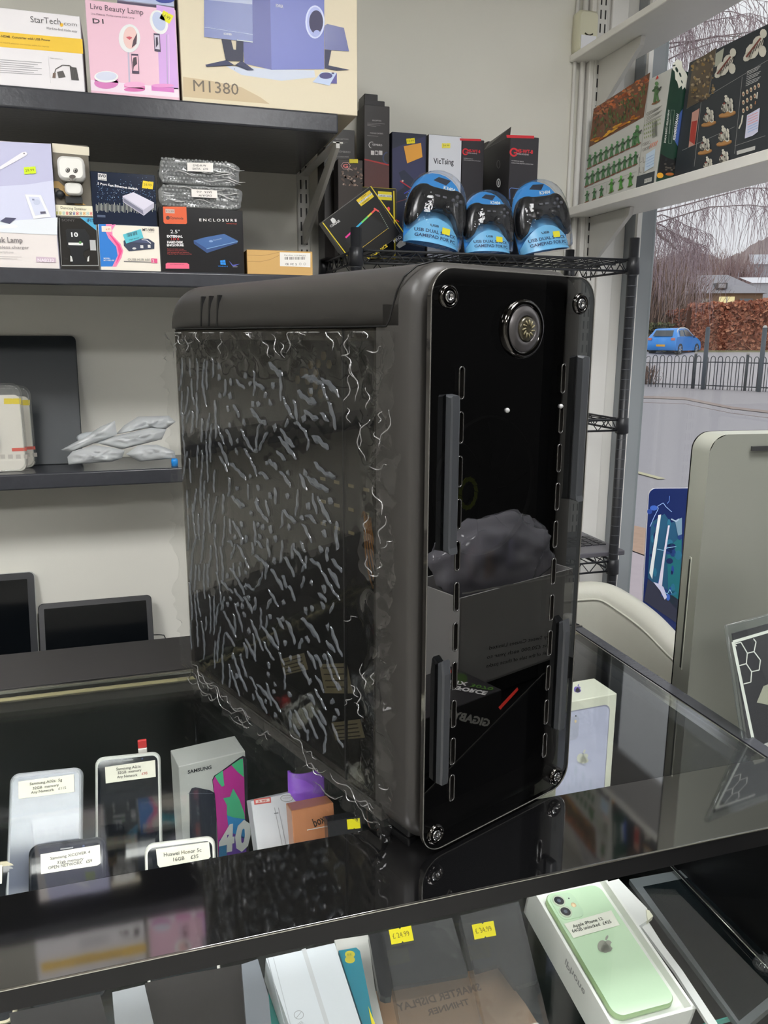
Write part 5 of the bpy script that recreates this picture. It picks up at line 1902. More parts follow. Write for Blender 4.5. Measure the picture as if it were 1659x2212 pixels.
# second carton: dark with white miniatures
Xb2 = Xb + TH * .85
q1 = onX(Xb2, *gp_((985, 1335)))
q1.y = P2.y - .004
Tl = onY(q1.y, *gp_((1070, 490)))
q1 = Vector((Xb2, q1.y, zb))
V2 = Tl - q1
V2.x = max(.0, min(V2.x, .02))
H2 = V2.length
L2 = .36
m_ = MB()
T2 = frame(q1, (0, -1, 0), V2)
m_.box((L2 / 2, H2 / 2, -.030), (L2, H2, .060), P(38, 42, 44, .3), T=T2, bev=.0008, seg=1, smooth=False)
f = Face(m_, q1, (0, -1, 0), V2, CG)
f.polyuv([(.001, .001), (L2 - .001, .001), (L2 - .001, H2 - .001), (.001, H2 - .001)], P(44, 49, 54, .3), 1)
f.poly([(1075, 490), (1258, 372), (1195, 760), (1025, 850)], P(92, 80, 66), 2)
for k in range(90):
    a, b = rn.uniform(1060, 1240), rn.uniform(430, 800)
    if 850 - (a - 1025) * .5 > b > 490 - (a - 1075) * .64 and a > 1075 - (b - 490) * .14:
        f.ell(a, b, rn.uniform(5, 16), rn.uniform(5, 14), P(*rn.choice(((120, 104, 80), (150, 120, 70), (70, 60, 54), (170, 150, 120)))), 3, n=8)
ln = P(150, 152, 150)
for a, b in (((1025, 850), (1659, 470)), ((1258, 372), (1195, 760)), ((1140, 790), (1085, 1300)), ((1460, 600), (1400, 1200)), ((990, 1175), (1400, 990)), ((1400, 1140), (1640, 1060))):
    f.line([a, b], 3, ln, 2)
def bike(x, y, s_):
    f.ell(x, y, 60 * s_, 16 * s_, P(176, 130, 80), 4, n=14, rot=-14)
    f.ell(x, y + 7 * s_, 60 * s_, 16 * s_, P(140, 98, 58), 3, n=14, rot=-14)
    w = P(216, 212, 198)
    d = P(70, 66, 62)
    for dx, dy, a, b, m in ((-14, -40, 34, 38, w), (18, -55, 30, 40, w), (0, -95, 22, 24, w), (-22, -20, 24, 22, d), (24, -26, 22, 24, w), (24, -26, 12, 13, d), (-8, -118, 13, 12, w), (30, -90, 10, 22, w), (-20, -70, 10, 10, P(150, 60, 50)), (8, -60, 8, 12, d), (-34, -50, 9, 16, d), (-2, -112, 5, 4, d)):
        f.ell(x + dx * s_, y + dy * s_, a * s_ * .8, b * s_ * .8, m, 5, n=10, rot=-15)
    for k in range(5):
        f.line([(x + (-28 + k * 13) * s_, y - 20 * s_), (x + (-20 + k * 12) * s_, y - 85 * s_)], 2.5 * s_, d, 6)
bike(1200, 965, 1.0); bike(1345, 890, 1.15); bike(1170, 1185, .95); bike(1320, 1115, 1.05); bike(1195, 1330, .85); bike(1320, 1280, .9)
def statue(x, y, h):
    w = P(206, 202, 188)
    f.ell(x, y - h * .3, h * .22, h * .28, w, 4, n=10, rot=25)
    f.ell(x + h * .2, y - h * .6, h * .18, h * .24, w, 4, n=10, rot=25)
    f.ell(x + h * .38, y - h * .9, h * .12, h * .16, w, 4, n=10)
    f.ell(x - h * .15, y - h * .12, h * .12, h * .2, w, 4, n=10, rot=40)
    f.ell(x + h * .35, y - h * .3, h * .13, h * .2, w, 4, n=10)
    f.line([(x - h * .2, y - h * .1), (x + h * .3, y - h * .75)], h * .06, P(120, 70, 60), 5)
    for k in range(5):
        f.line([(x - h * .1 + k * h * .1, y - h * .1 - k * h * .1), (x + k * h * .1, y - h * .35 - k * h * .1)], h * .03, P(80, 76, 70), 5)
statue(1310, 600, 210); statue(1540, 470, 230)
f.poly([(1255, 420), (1320, 375), (1300, 500), (1245, 525)], P(170, 172, 156), 3)
f.poly([(1070, 880), (1128, 845), (1090, 1130), (1042, 1150)], P(196, 150, 136), 3)
f.poly([(1068, 950), (1110, 940), (1090, 1130), (1050, 1100)], P(170, 60, 52), 4)
for k in range(9):
    f.line([(1500 - k * 1.5, 560 + k * 14), (1605 - (k % 3) * 10, 515 + k * 14)], 4, P(190, 192, 190), 3)
for j in range(3):
    for k in range(5 - j):
        x, y = 1470 + k * 30, 735 + j * 65 - k * 17
        f.ell(x, y, 10, 19, P(208, 196, 170), 3, n=10)
        f.ell(x, y + 3, 5, 9, P(150, 90, 70), 4, n=8)
f.line([(1580, 720), (1575, 770)], 9, P(216, 212, 200), 3)
f.line([(1565, 790), (1562, 815)], 7, P(190, 130, 90), 3)
f.line([(1465, 900), (1455, 960), (1435, 1005)], 11, P(214, 210, 196), 3)
f.poly([(1500, 900), (1600, 842), (1585, 1030), (1545, 1060), (1482, 1082)], P(206, 206, 226), 4)
for k in range(7):
    f.line([(1506, 915 + k * 20), (1585, 878 + k * 20)], 5, P(220, 150, 160) if k < 4 else P(150, 180, 220), 5)
f.poly([(1420, 1180), (1565, 1140), (1562, 1170), (1420, 1210)], P(190, 190, 186), 4)
f.poly([(1380, 300), (1470, 250), (1468, 262), (1380, 310)], P(150, 150, 150), 3)
tag(m_.build('miniatures_carton', base=(q1.x + .02, q1.y - L2 / 2, zb)), 'dark grey carton showing white miniature riders on round brown bases, lower window shelf', 'box')

# ------------------------------------------------------------------ inside the display counter, upper part
def at(x, y, D):
    return EYE + pray(x, y) * D
CM = (0, 1440, 3.606)
CN = (360, 1440, 3.318)
blk_ph = P(28, 31, 36, .12)
clear_st = sheet('acrylic_stand', (.93, .95, .94), ior=1.5, haze=.03)

def phone(label, tl, tr, D, lean, crop, body, texts, lab, L=.148, Wd=.072, hl=None, glassy=None, dy=0.0, notch=True, yaw=None, group='phones on clear stands under the glass top'):
    """a phone leaning back on a clear stand; tl, tr the crop pixels of its top corners, D the distance of its top edge"""
    f_ = lambda p: (crop[0] + p[0] / crop[2], crop[1] + p[1] / crop[2])
    A, B = at(*f_(tl), D), at(*f_(tr), D)
    Pt = (A + B) / 2
    U = Vector((B.x - A.x, (B.y - A.y) * .3, 0)).normalized()
    if yaw is not None:
        U = Vector((math.cos(yaw), math.sin(yaw), 0))
    bk = Vector((-U.y, U.x, 0))
    V = (Vector((0, 0, math.cos(lean))) + bk * math.sin(lean))
    L = min(L, (Pt.z - SH - .018) / math.cos(lean))
    O = Pt - V * L - U * Wd / 2
    T = frame(O, U, V)
    t_ = thing('phone', label, 'phone', (Pt.x, Pt.y - .02, O.z), group)
    m_ = MB()
    m_.prism(rrect(0, 0, Wd, L, .009), -.008, 0, body, T=T, bev=.0015, smooth=True)
    m_.build('body', t_)
    s_ = MB()
    s_.prism(rrect(.003, .004, Wd - .003, L - .004, .007), 0, .0003, glassy or mat('phone_glass', (22, 26, 32), .06, boost=1.0, ior=1.6), T=T)
    if notch:
        s_.box((Wd / 2, L - .0065, .0006), (.012, .0012, .0004), P(150, 150, 150), T=T)
        s_.lathe([(0, .0006), (.0013, .0006), (.0013, .0003)], P(60, 70, 100), n=10, T=T @ Matrix.Translation((Wd * .72, L - .0065, 0)))
    s_.build('screen', t_)
    st = MB()
    st.box((Wd / 2, L * .4, -.0105), (Wd * .7, L * .8, .0015), clear_st, T=T)
    st.box((Wd / 2, .0, -.002), (Wd * .7, .002, .016), clear_st, T=T)
    st.build('clear_stand', t_)
    lb = MB()
    fc = Face(lb, O + T.to_3x3() @ Vector((0, 0, .0012)), U, V, crop)
    fc.poly(lab, P(226, 222, 206, .5), 1)
    for q in texts:
        fc.text(q[0], q[1], q[2], q[3], P(*(q[4] if len(q) > 4 else (96, 92, 86))), 2, bold=.8)
    lb.build('price_label', t_)
    return t_, T, L

phone('dark phone under the glass with a white label ending in £95', (760, 712), (1232, 655), .92, .50, CM, P(206, 206, 200, .3),
      [('Samsung A21s', (906, 808), (1096, 786), 20), ('32GB  memory', (918, 838), (1102, 814), 20), ('Any Network', (912, 870), (1072, 852), 20), ('£95', (1104, 844), (1150, 838), 20, (190, 110, 100))],
      [(818, 782), (1208, 728), (1214, 858), (824, 910)])
m_ = MB()
a_ = at(1110 / 3.606, 1440 + 640 / 3.606, .93)
T = Matrix.Translation(a_)
m_.box((0, .005, .004), (.010, .004, .010), P(206, 60, 60), T=T, bev=.001)
m_.box((0, .004, -.004), (.010, .004, .006), P(230, 226, 220), T=T, bev=.001)
tag(m_.build('sim_tray_tag'), 'small red and white tab standing on the phone labelled £95', 'tag')
phone('grey phone under the glass with a white label ending in £115, far left', (92, 838), (635, 778), .84, .55, CM, P(150, 152, 156, .3),
      [('Samsung A02s  5g', (232, 924), (486, 890), 20), ('32GB  memory', (256, 958), (460, 930), 20), ('Any Network    £115', (242, 992), (516, 952), 20)],
      [(144, 896), (576, 838), (580, 975), (146, 1030)], glassy=mat('phone_glass_grey', (92, 96, 110), .08, boost=1.0), notch=False)
phone('black phone in front with a white label reading open network £59', (252, 1400), (790, 1322), .80, .45, CM, blk_ph,
      [('Samsung XCOVER 4', (392, 1504), (704, 1452), 22), ('32gb memory', (446, 1536), (652, 1504), 22), ('OPEN NETWORK   £59', (376, 1580), (720, 1520), 24)],
      [(316, 1462), (778, 1386), (784, 1530), (760, 1548), (320, 1616)])
phone('black phone with a white edge and a label ending in £35', (1140, 1392), (1662, 1312), .84, .45, CM, P(220, 218, 210, .3),
      [('Huawei Honor 5c', (1276, 1480), (1570, 1440), 30), ('16GB    £35', (1350, 1516), (1546, 1488), 28)],
      [(1214, 1420), (1628, 1364), (1640, 1480), (1620, 1502), (1245, 1566), (1228, 1545)])
phone('phone with a pale metal edge at the far left corner of the counter', (-420, 1560), (100, 1530), .80, .45, CM, P(196, 186, 160, .25), [], [(-300, 1560), (20, 1545), (15, 1690), (-300, 1720)], notch=False)
# colourful phone box (front traced on its real plane)
Xa, Za = Vector((.984, .176, 0)).normalized(), Vector((0, 0, 1))
top_z = at(402, 1662, .98).z
O = Vector((.022, .962, SH + .001))
hh = .163 - .012
T = frame(O, Xa, Za)
wd_ = .088
m_ = MB()
bw_ = P(206, 206, 202, .4)
m_.box((wd_ / 2, hh / 2, -.0235), (wd_, hh, .047), bw_, T=T, bev=.0008, seg=1, smooth=False)
f = Face(m_, O, Xa, Za, CN)
f.text('SAMSUNG', (150, 766), (320, 730), 24, P(50, 50, 54), 2, bold=1.6)
f.poly([(326, 810), (340, 780), (380, 755), (520, 652), (545, 638), (565, 645), (575, 670), (590, 1330), (370, 1370), (350, 1000)], P(46, 46, 54), 1)
f.poly([(330, 815), (345, 785), (385, 760), (525, 660), (545, 652), (552, 700), (568, 1330), (372, 1365), (352, 1000)], P(206, 60, 160, .3), 2)
f.poly([(345, 782), (400, 742), (412, 850), (395, 858), (372, 830)], P(90, 206, 150), 3)
f.poly([(462, 702), (528, 658), (545, 656), (552, 790), (500, 745)], P(80, 200, 140), 3)
f.poly([(404, 940), (452, 930), (475, 870), (520, 950), (556, 1050), (560, 1120), (470, 1130), (430, 1060), (430, 990)], P(90, 200, 150), 3)
f.poly([(430, 1060), (470, 1075), (562, 1090), (566, 1240), (500, 1200), (445, 1180)], P(60, 150, 216), 4)
f.poly([(372, 1240), (440, 1180), (570, 1220), (568, 1330), (372, 1365)], P(110, 70, 176), 4)
f.poly([(376, 1250), (420, 1200), (430, 1355), (372, 1365)], P(60, 130, 180), 5)
f.text('4', (370, 1325), (480, 1300), 170, P(232, 232, 236), 6, bold=3)
f.text('0', (480, 1312), (592, 1290), 190, P(232, 232, 236), 6, bold=3)
f.poly([(160, 905), (178, 870), (205, 862), (310, 884), (345, 905), (352, 1000), (362, 1370), (170, 1390)], P(44, 48, 62, .3), 2)
f.line([(150, 905), (330, 905)], 3, P(120, 124, 136), 3)
tag(m_.build('phone_box', base=(O.x + .04, O.y + .02, O.z)), 'white phone box with a pink, green and blue screen picture and a big 40', 'box')

def leanbox(name, label, cat, tr, D, wdt, L, lean, yaw, th, m, crop, fn=None, group=None):
    f_ = (crop[0] + tr[0] / crop[2], crop[1] + tr[1] / crop[2])
    U = Vector((math.cos(yaw), math.sin(yaw), 0))
    bk = Vector((-U.y, U.x, 0))
    V = Vector((0, 0, math.cos(lean))) + bk * math.sin(lean)
    Pt = at(*f_, D)
    O = Pt - U * wdt - V * L
    if O.z < SH + .001 + th * math.sin(lean):
        V2 = Pt.z - SH - .001 - th * math.sin(lean)
        L = V2 / math.cos(lean)
        O = Pt - U * wdt - V * L
    T = frame(O, U, V)
    m_ = MB()
    m_.box((wdt / 2, L / 2, -th / 2), (wdt, L, th), m, T=T, bev=.0008, seg=1, smooth=False)
    fc = Face(m_, O, U, V, crop)
    if fn:
        fn(fc, m_, T, L)
    return tag(m_.build(name), label, cat, group)

def art(f, m_, T, L):
    f.poly([(624, 950), (745, 934), (748, 975), (628, 990)], P(206, 90, 84), 1)
    f.poly([(636, 958), (736, 944), (738, 966), (638, 980)], P(232, 210, 206), 2)
    f.text('5.99', (652, 974), (716, 966), 14, P(206, 80, 70), 3, bold=1)
    f.ring(860, 944, 46, 26, 5, P(160, 160, 156), 1)
    f.text('xxxx', (830, 948), (890, 942), 12, P(170, 170, 166), 1)
    f.line([(772, 1010), (830, 1290)], 5, P(168, 168, 172), 1)
    f.line([(800, 1010), (856, 1280)], 4, P(150, 150, 156), 1)
    f.line([(770, 1052), (800, 1048)], 6, P(110, 110, 116), 2)
leanbox('accessory_box', 'plain white box with a red price label, beside the colourful phone box', 'box', (925, 895), .985, .056, .16, .5, .1, .03, P(216, 216, 222, .4), CN, art)
# purple strap roll
m_ = MB()
c = at(360 + 1010 / 3.318, 1440 + 890 / 3.318, .99)
T = Matrix.Translation(c) @ Matrix.Rotation(.12, 4, 'Z') @ Matrix.Scale(1.3, 4)
pts = []
vs, fs = [], []
for i in range(17):
    a = math.radians(-15 + i * 13)
    for s_ in (0, 1):
        vs.append((.020 * math.cos(a) * .9, -.010 * math.sin(a) + .004, -.020 + .042 * s_))
for i in range(16):
    fs.append((2 * i, 2 * i + 1, 2 * i + 3, 2 * i + 2))
    fs.append((2 * i + 2, 2 * i + 3, 2 * i + 1, 2 * i)) if False else None
fs = [q for q in fs if q]
vs2 = [(v[0] * .86, v[1] * .86 + .0005, v[2]) for v in vs]
n_ = len(vs)
m_.add(vs + vs2, fs + [tuple(i + n_ for i in q[::-1]) for q in fs] + [(2 * i + 1, n_ + 2 * i + 1, n_ + 2 * i + 3, 2 * i + 3) for i in range(16)], P(140, 84, 200, .35), True, T)
tag(m_.build('purple_strap'), 'curled purple strap standing behind the plain white box', 'strap')
def art(f, m_, T, L):
    f.text('box', (1060, 1150), (1140, 1110), 60, P(46, 34, 28), 1, bold=1)
    f.line([(1005, 1170), (1200, 1132)], 6, P(210, 206, 200), 2)
leanbox('copper_box', 'copper coloured box with dark lettering, right of the plain white box', 'box', (1195, 975), .93, .050, .13, .25, .05, .03, P(184, 122, 86, .3), CN, art)
def art(f, m_, T, L):
    tag_px(f, 1292, 1088, 1385, 1160, None, rot=-6, col=(240, 220, 20))
leanbox('clear_pack', 'dark clear-fronted pack with a bright yellow ticket beside the tower base', 'box', (1400, 1070), .90, .040, .13, .25, .0, .02, P(40, 40, 44, .15), CN, art)
# lavender phone box on a black riser at the right
rz = .982 - .163
bx(.47, .60, .838, .905, SH + .0005, rz - .001, mat('black_riser', (22, 22, 24), .3)).build('display_riser')
tag(bpy.data.objects['display_riser'], 'plain black riser block under the lavender phone box', 'riser')
CL = (1180, 1300, 3.463)
U = Vector((.9983, .058, 0))
O = Vector((.5, .846, rz))
T = frame(O, U, (0, 0, 1))
m_ = MB()
m_.box((.044, .0815, -.026), (.088, .163, .052), P(226, 226, 208, .4), T=T, bev=.0008, seg=1, smooth=False)
f = Face(m_, O, U, (0, 0, 1), CL)
f.polyuv(rrect(.0, .0, .078, .150, .010), P(150, 150, 170), 1)
f.polyuv(rrect(.0, .0, .0765, .1485, .010), P(196, 198, 222, .3), 2)
f.polyuv(rrect(.006, .108, .030, .142, .006), P(184, 186, 206), 3)
f.ell(216, 850, 6, 6, P(60, 60, 70), 4)
f.ell(214, 890, 8, 12, P(230, 206, 160), 4)
def apple(f, x, y, s_, col, lay, bg=None):
    f.ell(x - .22 * s_, y, .36 * s_, .44 * s_, col, lay, n=16)
    f.ell(x + .20 * s_, y, .34 * s_, .44 * s_, col, lay, n=16)
    f.ell(x, y + .16 * s_, .34 * s_, .34 * s_, col, lay, n=14)
    f.ell(x + .56 * s_, y - .06 * s_, .20 * s_, .20 * s_, bg, lay + 1, n=12)
    f.ell(x + .10 * s_, y - .62 * s_, .09 * s_, .20 * s_, col, lay, n=10, rot=25)
apple(f, 270, 1165, 82, P(212, 212, 198, .3), 5, P(196, 198, 222, .3))
ft = Face(m_, T @ Vector((0, .163, 0)), U, T.to_3x3() @ Vector((0, 0, -1)), CL)
apple(ft, 235, 657, 50, P(110, 90, 180), 1, P(226, 226, 208, .4))
tag(m_.build('phone_box', base=(.544, .87, rz)), 'white phone box with a lavender phone printed on it, right of the tower', 'box')

# ------------------------------------------------------------------ inside the counter, seen through the front glass
CR = (1080, 1800, 2.865)
CQ = (520, 1900, 2.765)
CO = (0, 1850, 2.9625)
NP = Vector((.045, -.194, .98)).normalized()
UP = Vector((.999, .026, -.04)).normalized()
VP = NP.cross(UP)
def plane_pt(p, crop, O, N=NP):
    d = pray(crop[0] + p[0] / crop[2], min(2226, crop[1] + p[1] / crop[2]))
    return EYE + d * ((O - EYE).dot(N) / d.dot(N))
# green phone in its open box
O12 = Vector((.403, .548, .808))
T = frame(O12, UP, VP)
t_ = thing('boxed_phone', 'pale green phone lying in its open white box, with a white price label', 'phone', (.44, .62, SH))
bxm = P(226, 226, 222, .4)
m_ = MB()
x0, x1, y0, y1 = -.010, .083, -.012, .160
for a, b, c, d in ((x0, x0 + .003, y0, y1), (x1 - .003, x1, y0, y1), (x0, x1, y0, y0 + .003), (x0, x1, y1 - .003, y1)):
    m_.box(((a + b) / 2, (c + d) / 2, -.018), (b - a, d - c, .042), bxm, T=T)
m_.box(((x0 + x1) / 2, (y0 + y1) / 2, -.022), (x1 - x0 - .005, y1 - y0 - .005, .028), bxm, T=T)
sf = Face(m_, T @ Vector((x0 - .0002, y1, .003)), T.to_3x3() @ Vector((0, -1, 0)), T.to_3x3() @ Vector((0, 0, 1)), CR)
vs, fs = text_geo('iPhone', 1)
m_.add([(-.0003 + x0, .075 - v[0] * .014, -.008 + -(v[1]) * .012 + .0) for v in vs], fs, P(150, 150, 150), False, T)
m_.build('open_box', t_)
m_ = MB()
gr = mat('pale_green_glass', (196, 222, 190), .12, boost=1.05)
m_.prism(rrect(0, 0, .0715, .1467, .011, 8), -.0075, 0, mat('green_band', (170, 196, 150), .25, .3, boost=1.1), T=T, bev=.0012, smooth=True)
m_.prism(rrect(.0008, .0008, .0707, .1459, .0105, 8), 0, .0003, gr, T=T)
ph = m_.build('phone', t_)
m_ = MB()
m_.prism(rrect(.0035, .110, .0335, .1425, .008, 6), .0003, .0012, mat('pale_green_glass2', (190, 216, 186), .2, boost=1.05), T=T)
for y in (.1335, .1190):
    m_.lathe([(.0070, .0012), (.0070, .0028), (.0058, .0030), (.0056, .0022)], P(190, 200, 180, .2), n=24, T=T @ Matrix.Translation((.0125, y, 0)))
    m_.lathe([(.0056, .0022), (.0, .0022)], P(44, 46, 52, .08), n=24, T=T @ Matrix.Translation((.0125, y, 0)))
    m_.lathe([(.0022, .0024), (.0, .0026)], P(90, 96, 110, .08), n=12, T=T @ Matrix.Translation((.0125, y, 0)))
m_.lathe([(.0030, .0013), (.0030, .0016), (0, .0016)], P(226, 200, 160), n=16, T=T @ Matrix.Translation((.0265, .1255, 0)))
m_.lathe([(.0009, .0013), (.0009, .0016), (0, .0016)], P(60, 60, 60), n=8, T=T @ Matrix.Translation((.0258, .1345, 0)))
m_.build('camera_bump', ph)
m_ = MB()
f = Face(m_, T @ Vector((0, 0, .0006)), UP, VP, CR)
apple(f, 652, 700, 84, P(150, 150, 140, .3), 1, gr)
m_.build('emblem', ph)
m_ = MB()
f = Face(m_, T @ Vector((0, 0, .0009)), UP, VP, CR)
f.poly([(396, 562), (688, 478), (742, 570), (455, 650)], P(226, 226, 214, .5), 1)
f.text('Apple iPhone 12', (455, 588), (640, 538), 20, P(76, 80, 76), 2, bold=1)
f.text('64GB unlocked  £425', (450, 618), (692, 556), 20, P(76, 80, 76), 2, bold=1)
m_.build('price_label', t_)

def slab(name, label, cat, crop, pts, off, th, m, fn=None, group=None, N=NP, parts=None):
    """solid slab whose outline was measured in the crop, on a plane `off` above the shelf plane"""
    O = O12 + N * off
    U = UP
    V = N.cross(U)
    T = frame(O, U, V)
    Ti = T.inverted()
    loc = [Ti @ plane_pt(p, crop, O, N) for p in pts]
    # counter clockwise
    ar = sum(loc[i].x * loc[(i + 1) % len(loc)].y - loc[(i + 1) % len(loc)].x * loc[i].y for i in range(len(loc)))
    if ar < 0:
        loc = loc[::-1]
    m_ = MB()
    m_.prism([(p.x, p.y) for p in loc], -th, 0, m, T=T)
    f = Face(m_, O, U, V, crop)
    if fn:
        fn(f)
    return tag(m_.build(name), label, cat, group)
# white adapter head and cable (one thing)
t_ = thing('charging_cable', 'white plug head and flat white cable lying beside the boxed green phone', 'cable', plane_pt((780, 430), CR, O12))
def piece(name, pts, off, th, m, crop=CR, parent=None):
    O = O12 + NP * off
    NN, UU = NP, UP
    if off > .5:                       # lying flat at that height
        O = Vector((O12.x, O12.y, off))
        NN, UU = Vector((0, 0, 1)), Vector((1, 0, 0))
    T = frame(O, UU, NN.cross(UU))
    loc = [T.inverted() @ plane_pt(p, crop, O, NN) for p in pts]
    ar = sum(loc[i].x * loc[(i + 1) % len(loc)].y - loc[(i + 1) % len(loc)].x * loc[i].y for i in range(len(loc)))
    if ar < 0:
        loc = loc[::-1]
    m_ = MB()
    m_.prism([(p.x, p.y) for p in loc], -th, 0, m, T=T)
    return m_.build(name, parent)
whp = P(222, 222, 220, .35)
piece('plug_head', [(628, 310), (735, 282), (790, 340), (912, 466), (918, 535), (848, 582), (740, 450)], -.014, .012, whp, parent=t_)
piece('plug_tip', [(905, 470), (925, 478), (948, 512), (915, 540)], -.012, .006, P(230, 228, 206), parent=t_)
piece('cable', [(875, 575), (920, 548), (1010, 690), (1130, 850), (1345, 1175), (1350, 1260), (1290, 1260), (1290, 1180), (1080, 850), (960, 690)], -.020, .004, whp, parent=t_)
# grey framed tablet under the cable
t_ = thing('tablet', 'dark tablet with a grey frame lying on the glass shelf at the right end', 'tablet', plane_pt((1150, 500), CR, O12 - NP * .035))
piece('frame', [(800, 285), (1400, 175), (1560, 330), (1760, 1000), (1500, 1230)], SH + .009, .007, P(92, 96, 98, .3), parent=t_)
piece('screen', [(885, 330), (1360, 236), (1520, 380), (1700, 980), (1480, 1160)], SH + .0095, .001, mat('tablet_glass', (16, 22, 24), .08, ior=1.6), parent=t_)

def art(f):
    f.line([(375, 415), (520, 880)], 26, P(196, 198, 202), 1)
    f.line([(160, 470), (270, 900)], 5, P(160, 164, 170), 1)
    f.line([(195, 470), (300, 880)], 4, P(180, 184, 190), 1)
    f.ring(347, 810, 30, 27, 4, P(160, 162, 166), 1)
    f.line([(332, 828), (362, 792)], 3, P(150, 152, 156), 1)
    f.text('OFFER', (332, 900), (380, 860), 24, P(170, 172, 176), 1)
slab('tablet_box', 'long white tablet box lying in the lower counter, left of the teal sleeve', 'box', CQ, [(150, 470), (560, 378), (720, 870), (780, 1010), (300, 1010)], -.004, .03, P(212, 216, 222, .35), art)
def art(f):
    f.ell(652, 448, 30, 22, P(196, 184, 60), 1)
    f.ell(652, 480, 30, 22, P(196, 184, 60), 1)
    f.text('EE', (638, 458), (665, 456), 14, P(120, 140, 70), 2)
slab('sim_sleeve', 'teal card sleeve with a pale yellow blob, beside the long white tablet box', 'card', CQ, [(584, 424), (690, 405), (712, 425), (800, 870), (820, 1000), (740, 1000)], -.012, .006, P(40, 128, 148, .3), art)
slab('sim_sleeve', 'thin turquoise sleeve showing at the left edge of the long white tablet box', 'card', CQ, [(168, 640), (185, 650), (250, 900), (160, 900)], -.036, .004, P(40, 160, 150, .3))
slab('white_carton', 'white carton lying behind the teal sleeve and the dark phone', 'box', CQ, [(560, 360), (760, 330), (800, 640), (860, 900), (840, 1010), (700, 1010), (640, 700)], -.030, .012, P(206, 204, 200, .4))
slab('card', 'thin yellow card edge below the teal sleeve', 'card', CQ, [(762, 755), (775, 790), (820, 960), (790, 960)], -.011, .002, P(236, 216, 40, .4))
slab('phone', 'slim black phone with rounded corners lying between the teal sleeve and the clear packs', 'phone', CQ, [(765, 330), (855, 312), (905, 640), (900, 700), (865, 705), (835, 690), (822, 650)], -.010, .008, P(32, 34, 38, .12))
def clearpack(label, left, right, crop, tick, txt, ins):
    t_ = thing('clear_pack', label, 'box', plane_pt(left[0], crop, O12), 'clear-lidded packs with yellow tickets')
    pts = left + right[::-1]
    piece('clear_lid', pts, .0, .014, sheet('clear_packaging', (.92, .93, .92)), crop=crop, parent=t_)
    piece('dark_insert', ins, -.018, .006, P(40, 42, 46, .2), crop=crop, parent=t_)
    m_ = MB()
    f = Face(m_, O12 + NP * .0006, UP, VP, crop)
    tag_px(f, *tick, txt, rot=-11, col=(240, 218, 24))
    m_.build('price_ticket', t_)
clearpack('clear-lidded dark pack with a yellow £24.99 ticket in the lower counter', [(848, 312), (960, 880)], [(1262, 228), (1450, 880)], CQ, (890, 292, 1026, 382), '£ 24.99', [(848, 312), (912, 640), (1358, 560), (1262, 228)])
clearpack('clear-lidded dark pack with a yellow £34.99 ticket in the lower counter', [(1312, 215), (1470, 900)], [(1660, 130), (1850, 900)], CQ, (1386, 262, 1518, 352), '£ 34.99', [(1312, 215), (1402, 545), (1540, 505), (1640, 640), (1770, 600), (1660, 130)])
def art(f):
    f.text('SMARTER DISPLAY', (1440, 660), (940, 790), -44, P(96, 74, 58), 1, bold=1.5)
    f.text('THINNER', (1370, 745), (1120, 815), -36, P(96, 74, 58), 1, bold=1.5)
slab('brown_carton', 'flat brown cardboard carton lying under the clear-lidded packs', 'box', CQ, [(740, 680), (1525, 512), (1700, 740), (1800, 1010), (860, 1010)], -.040, .006, P(150, 118, 92, .6), art)
slab('clear_pack', 'pale boxed item behind clear plastic, lower counter, third from the left', 'box', CO, [(718, 868), (925, 820), (985, 1080), (1010, 1250), (740, 1250)], -.008, .012, P(150, 152, 156, .3))
slab('phone_case', 'charcoal phone case lying between the pale boxed item and the long white box', 'case', CO, [(930, 808), (1150, 760), (1540, 690), (1580, 1080), (1600, 1250), (1000, 1250), (945, 960)], -.020, .010, P(42, 40, 40, .3))
slab('phone_case', 'dark boxed case at the lower left corner of the picture', 'case', CO, [(60, 1000), (350, 940), (640, 880), (700, 1250), (80, 1250)], -.020, .010, P(46, 45, 46, .3))
slab('clear_pack', 'narrow grey card in clear plastic at the left of the long white box', 'box', CO, [(1545, 690), (1650, 655), (1720, 900), (1740, 1250), (1580, 1250)], -.006, .010, P(120, 124, 132, .2))

# ------------------------------------------------------------------ right side: desk, computer, sign, chair, lightning panel
dx0 = .662
MB().box(((dx0 + 1.16) / 2, (.64 + 1.05) / 2, .685), (1.16 - dx0, 1.05 - .64, .03), deep_blk, bev=.002).build('side_desk')
sd = bpy.data.objects['side_desk']
tag(sd, 'low black desk right of the display counter, under the silver computer', 'desk')
for x in (dx0 + .03, 1.13):
    for y in (.67, 1.02):
        MB().box((x, y, .335), (.04, .04, .67), deep_blk).build('leg', sd)
CK = (1200, 880, 3.614)
alu = mat('bead_blasted_aluminium', (150, 152, 142), .38, .6, boost=1.2, noise_amt=.02, noise_scale=900)
alu_l = mat('aluminium_edge', (186, 188, 176), .35, .5, boost=1.2)
# computer: back towards us
Ytop = .84
A = onY(Ytop, 1200 + 1215 / 3.614, 880 + 215 / 3.614)     # upper left corner of the back panel
Bb = onY(Ytop, 1200 + 1085 / 3.614, 880 + 1880 / 3.614)
phi = -.10
Uc = Vector((math.cos(phi), math.sin(phi), 0))
Wc, Hc = .53, .43
T = Matrix.Translation((A.x, A.y, A.z)) @ Matrix.Rotation(phi, 4, 'Z')      # local x along the back, y away, z up
# edge depth is seen left of the back panel
t = thing('all_in_one_computer', 'silver aluminium all-in-one computer seen from behind, standing at the right', 'computer', (A.x + .26, A.y + .04, .701))
m_ = MB()
TB = T @ Matrix(((1, 0, 0, -.003), (0, 0, -1, .0), (0, 1, 0, -Hc + .004), (0, 0, 0, 1)))
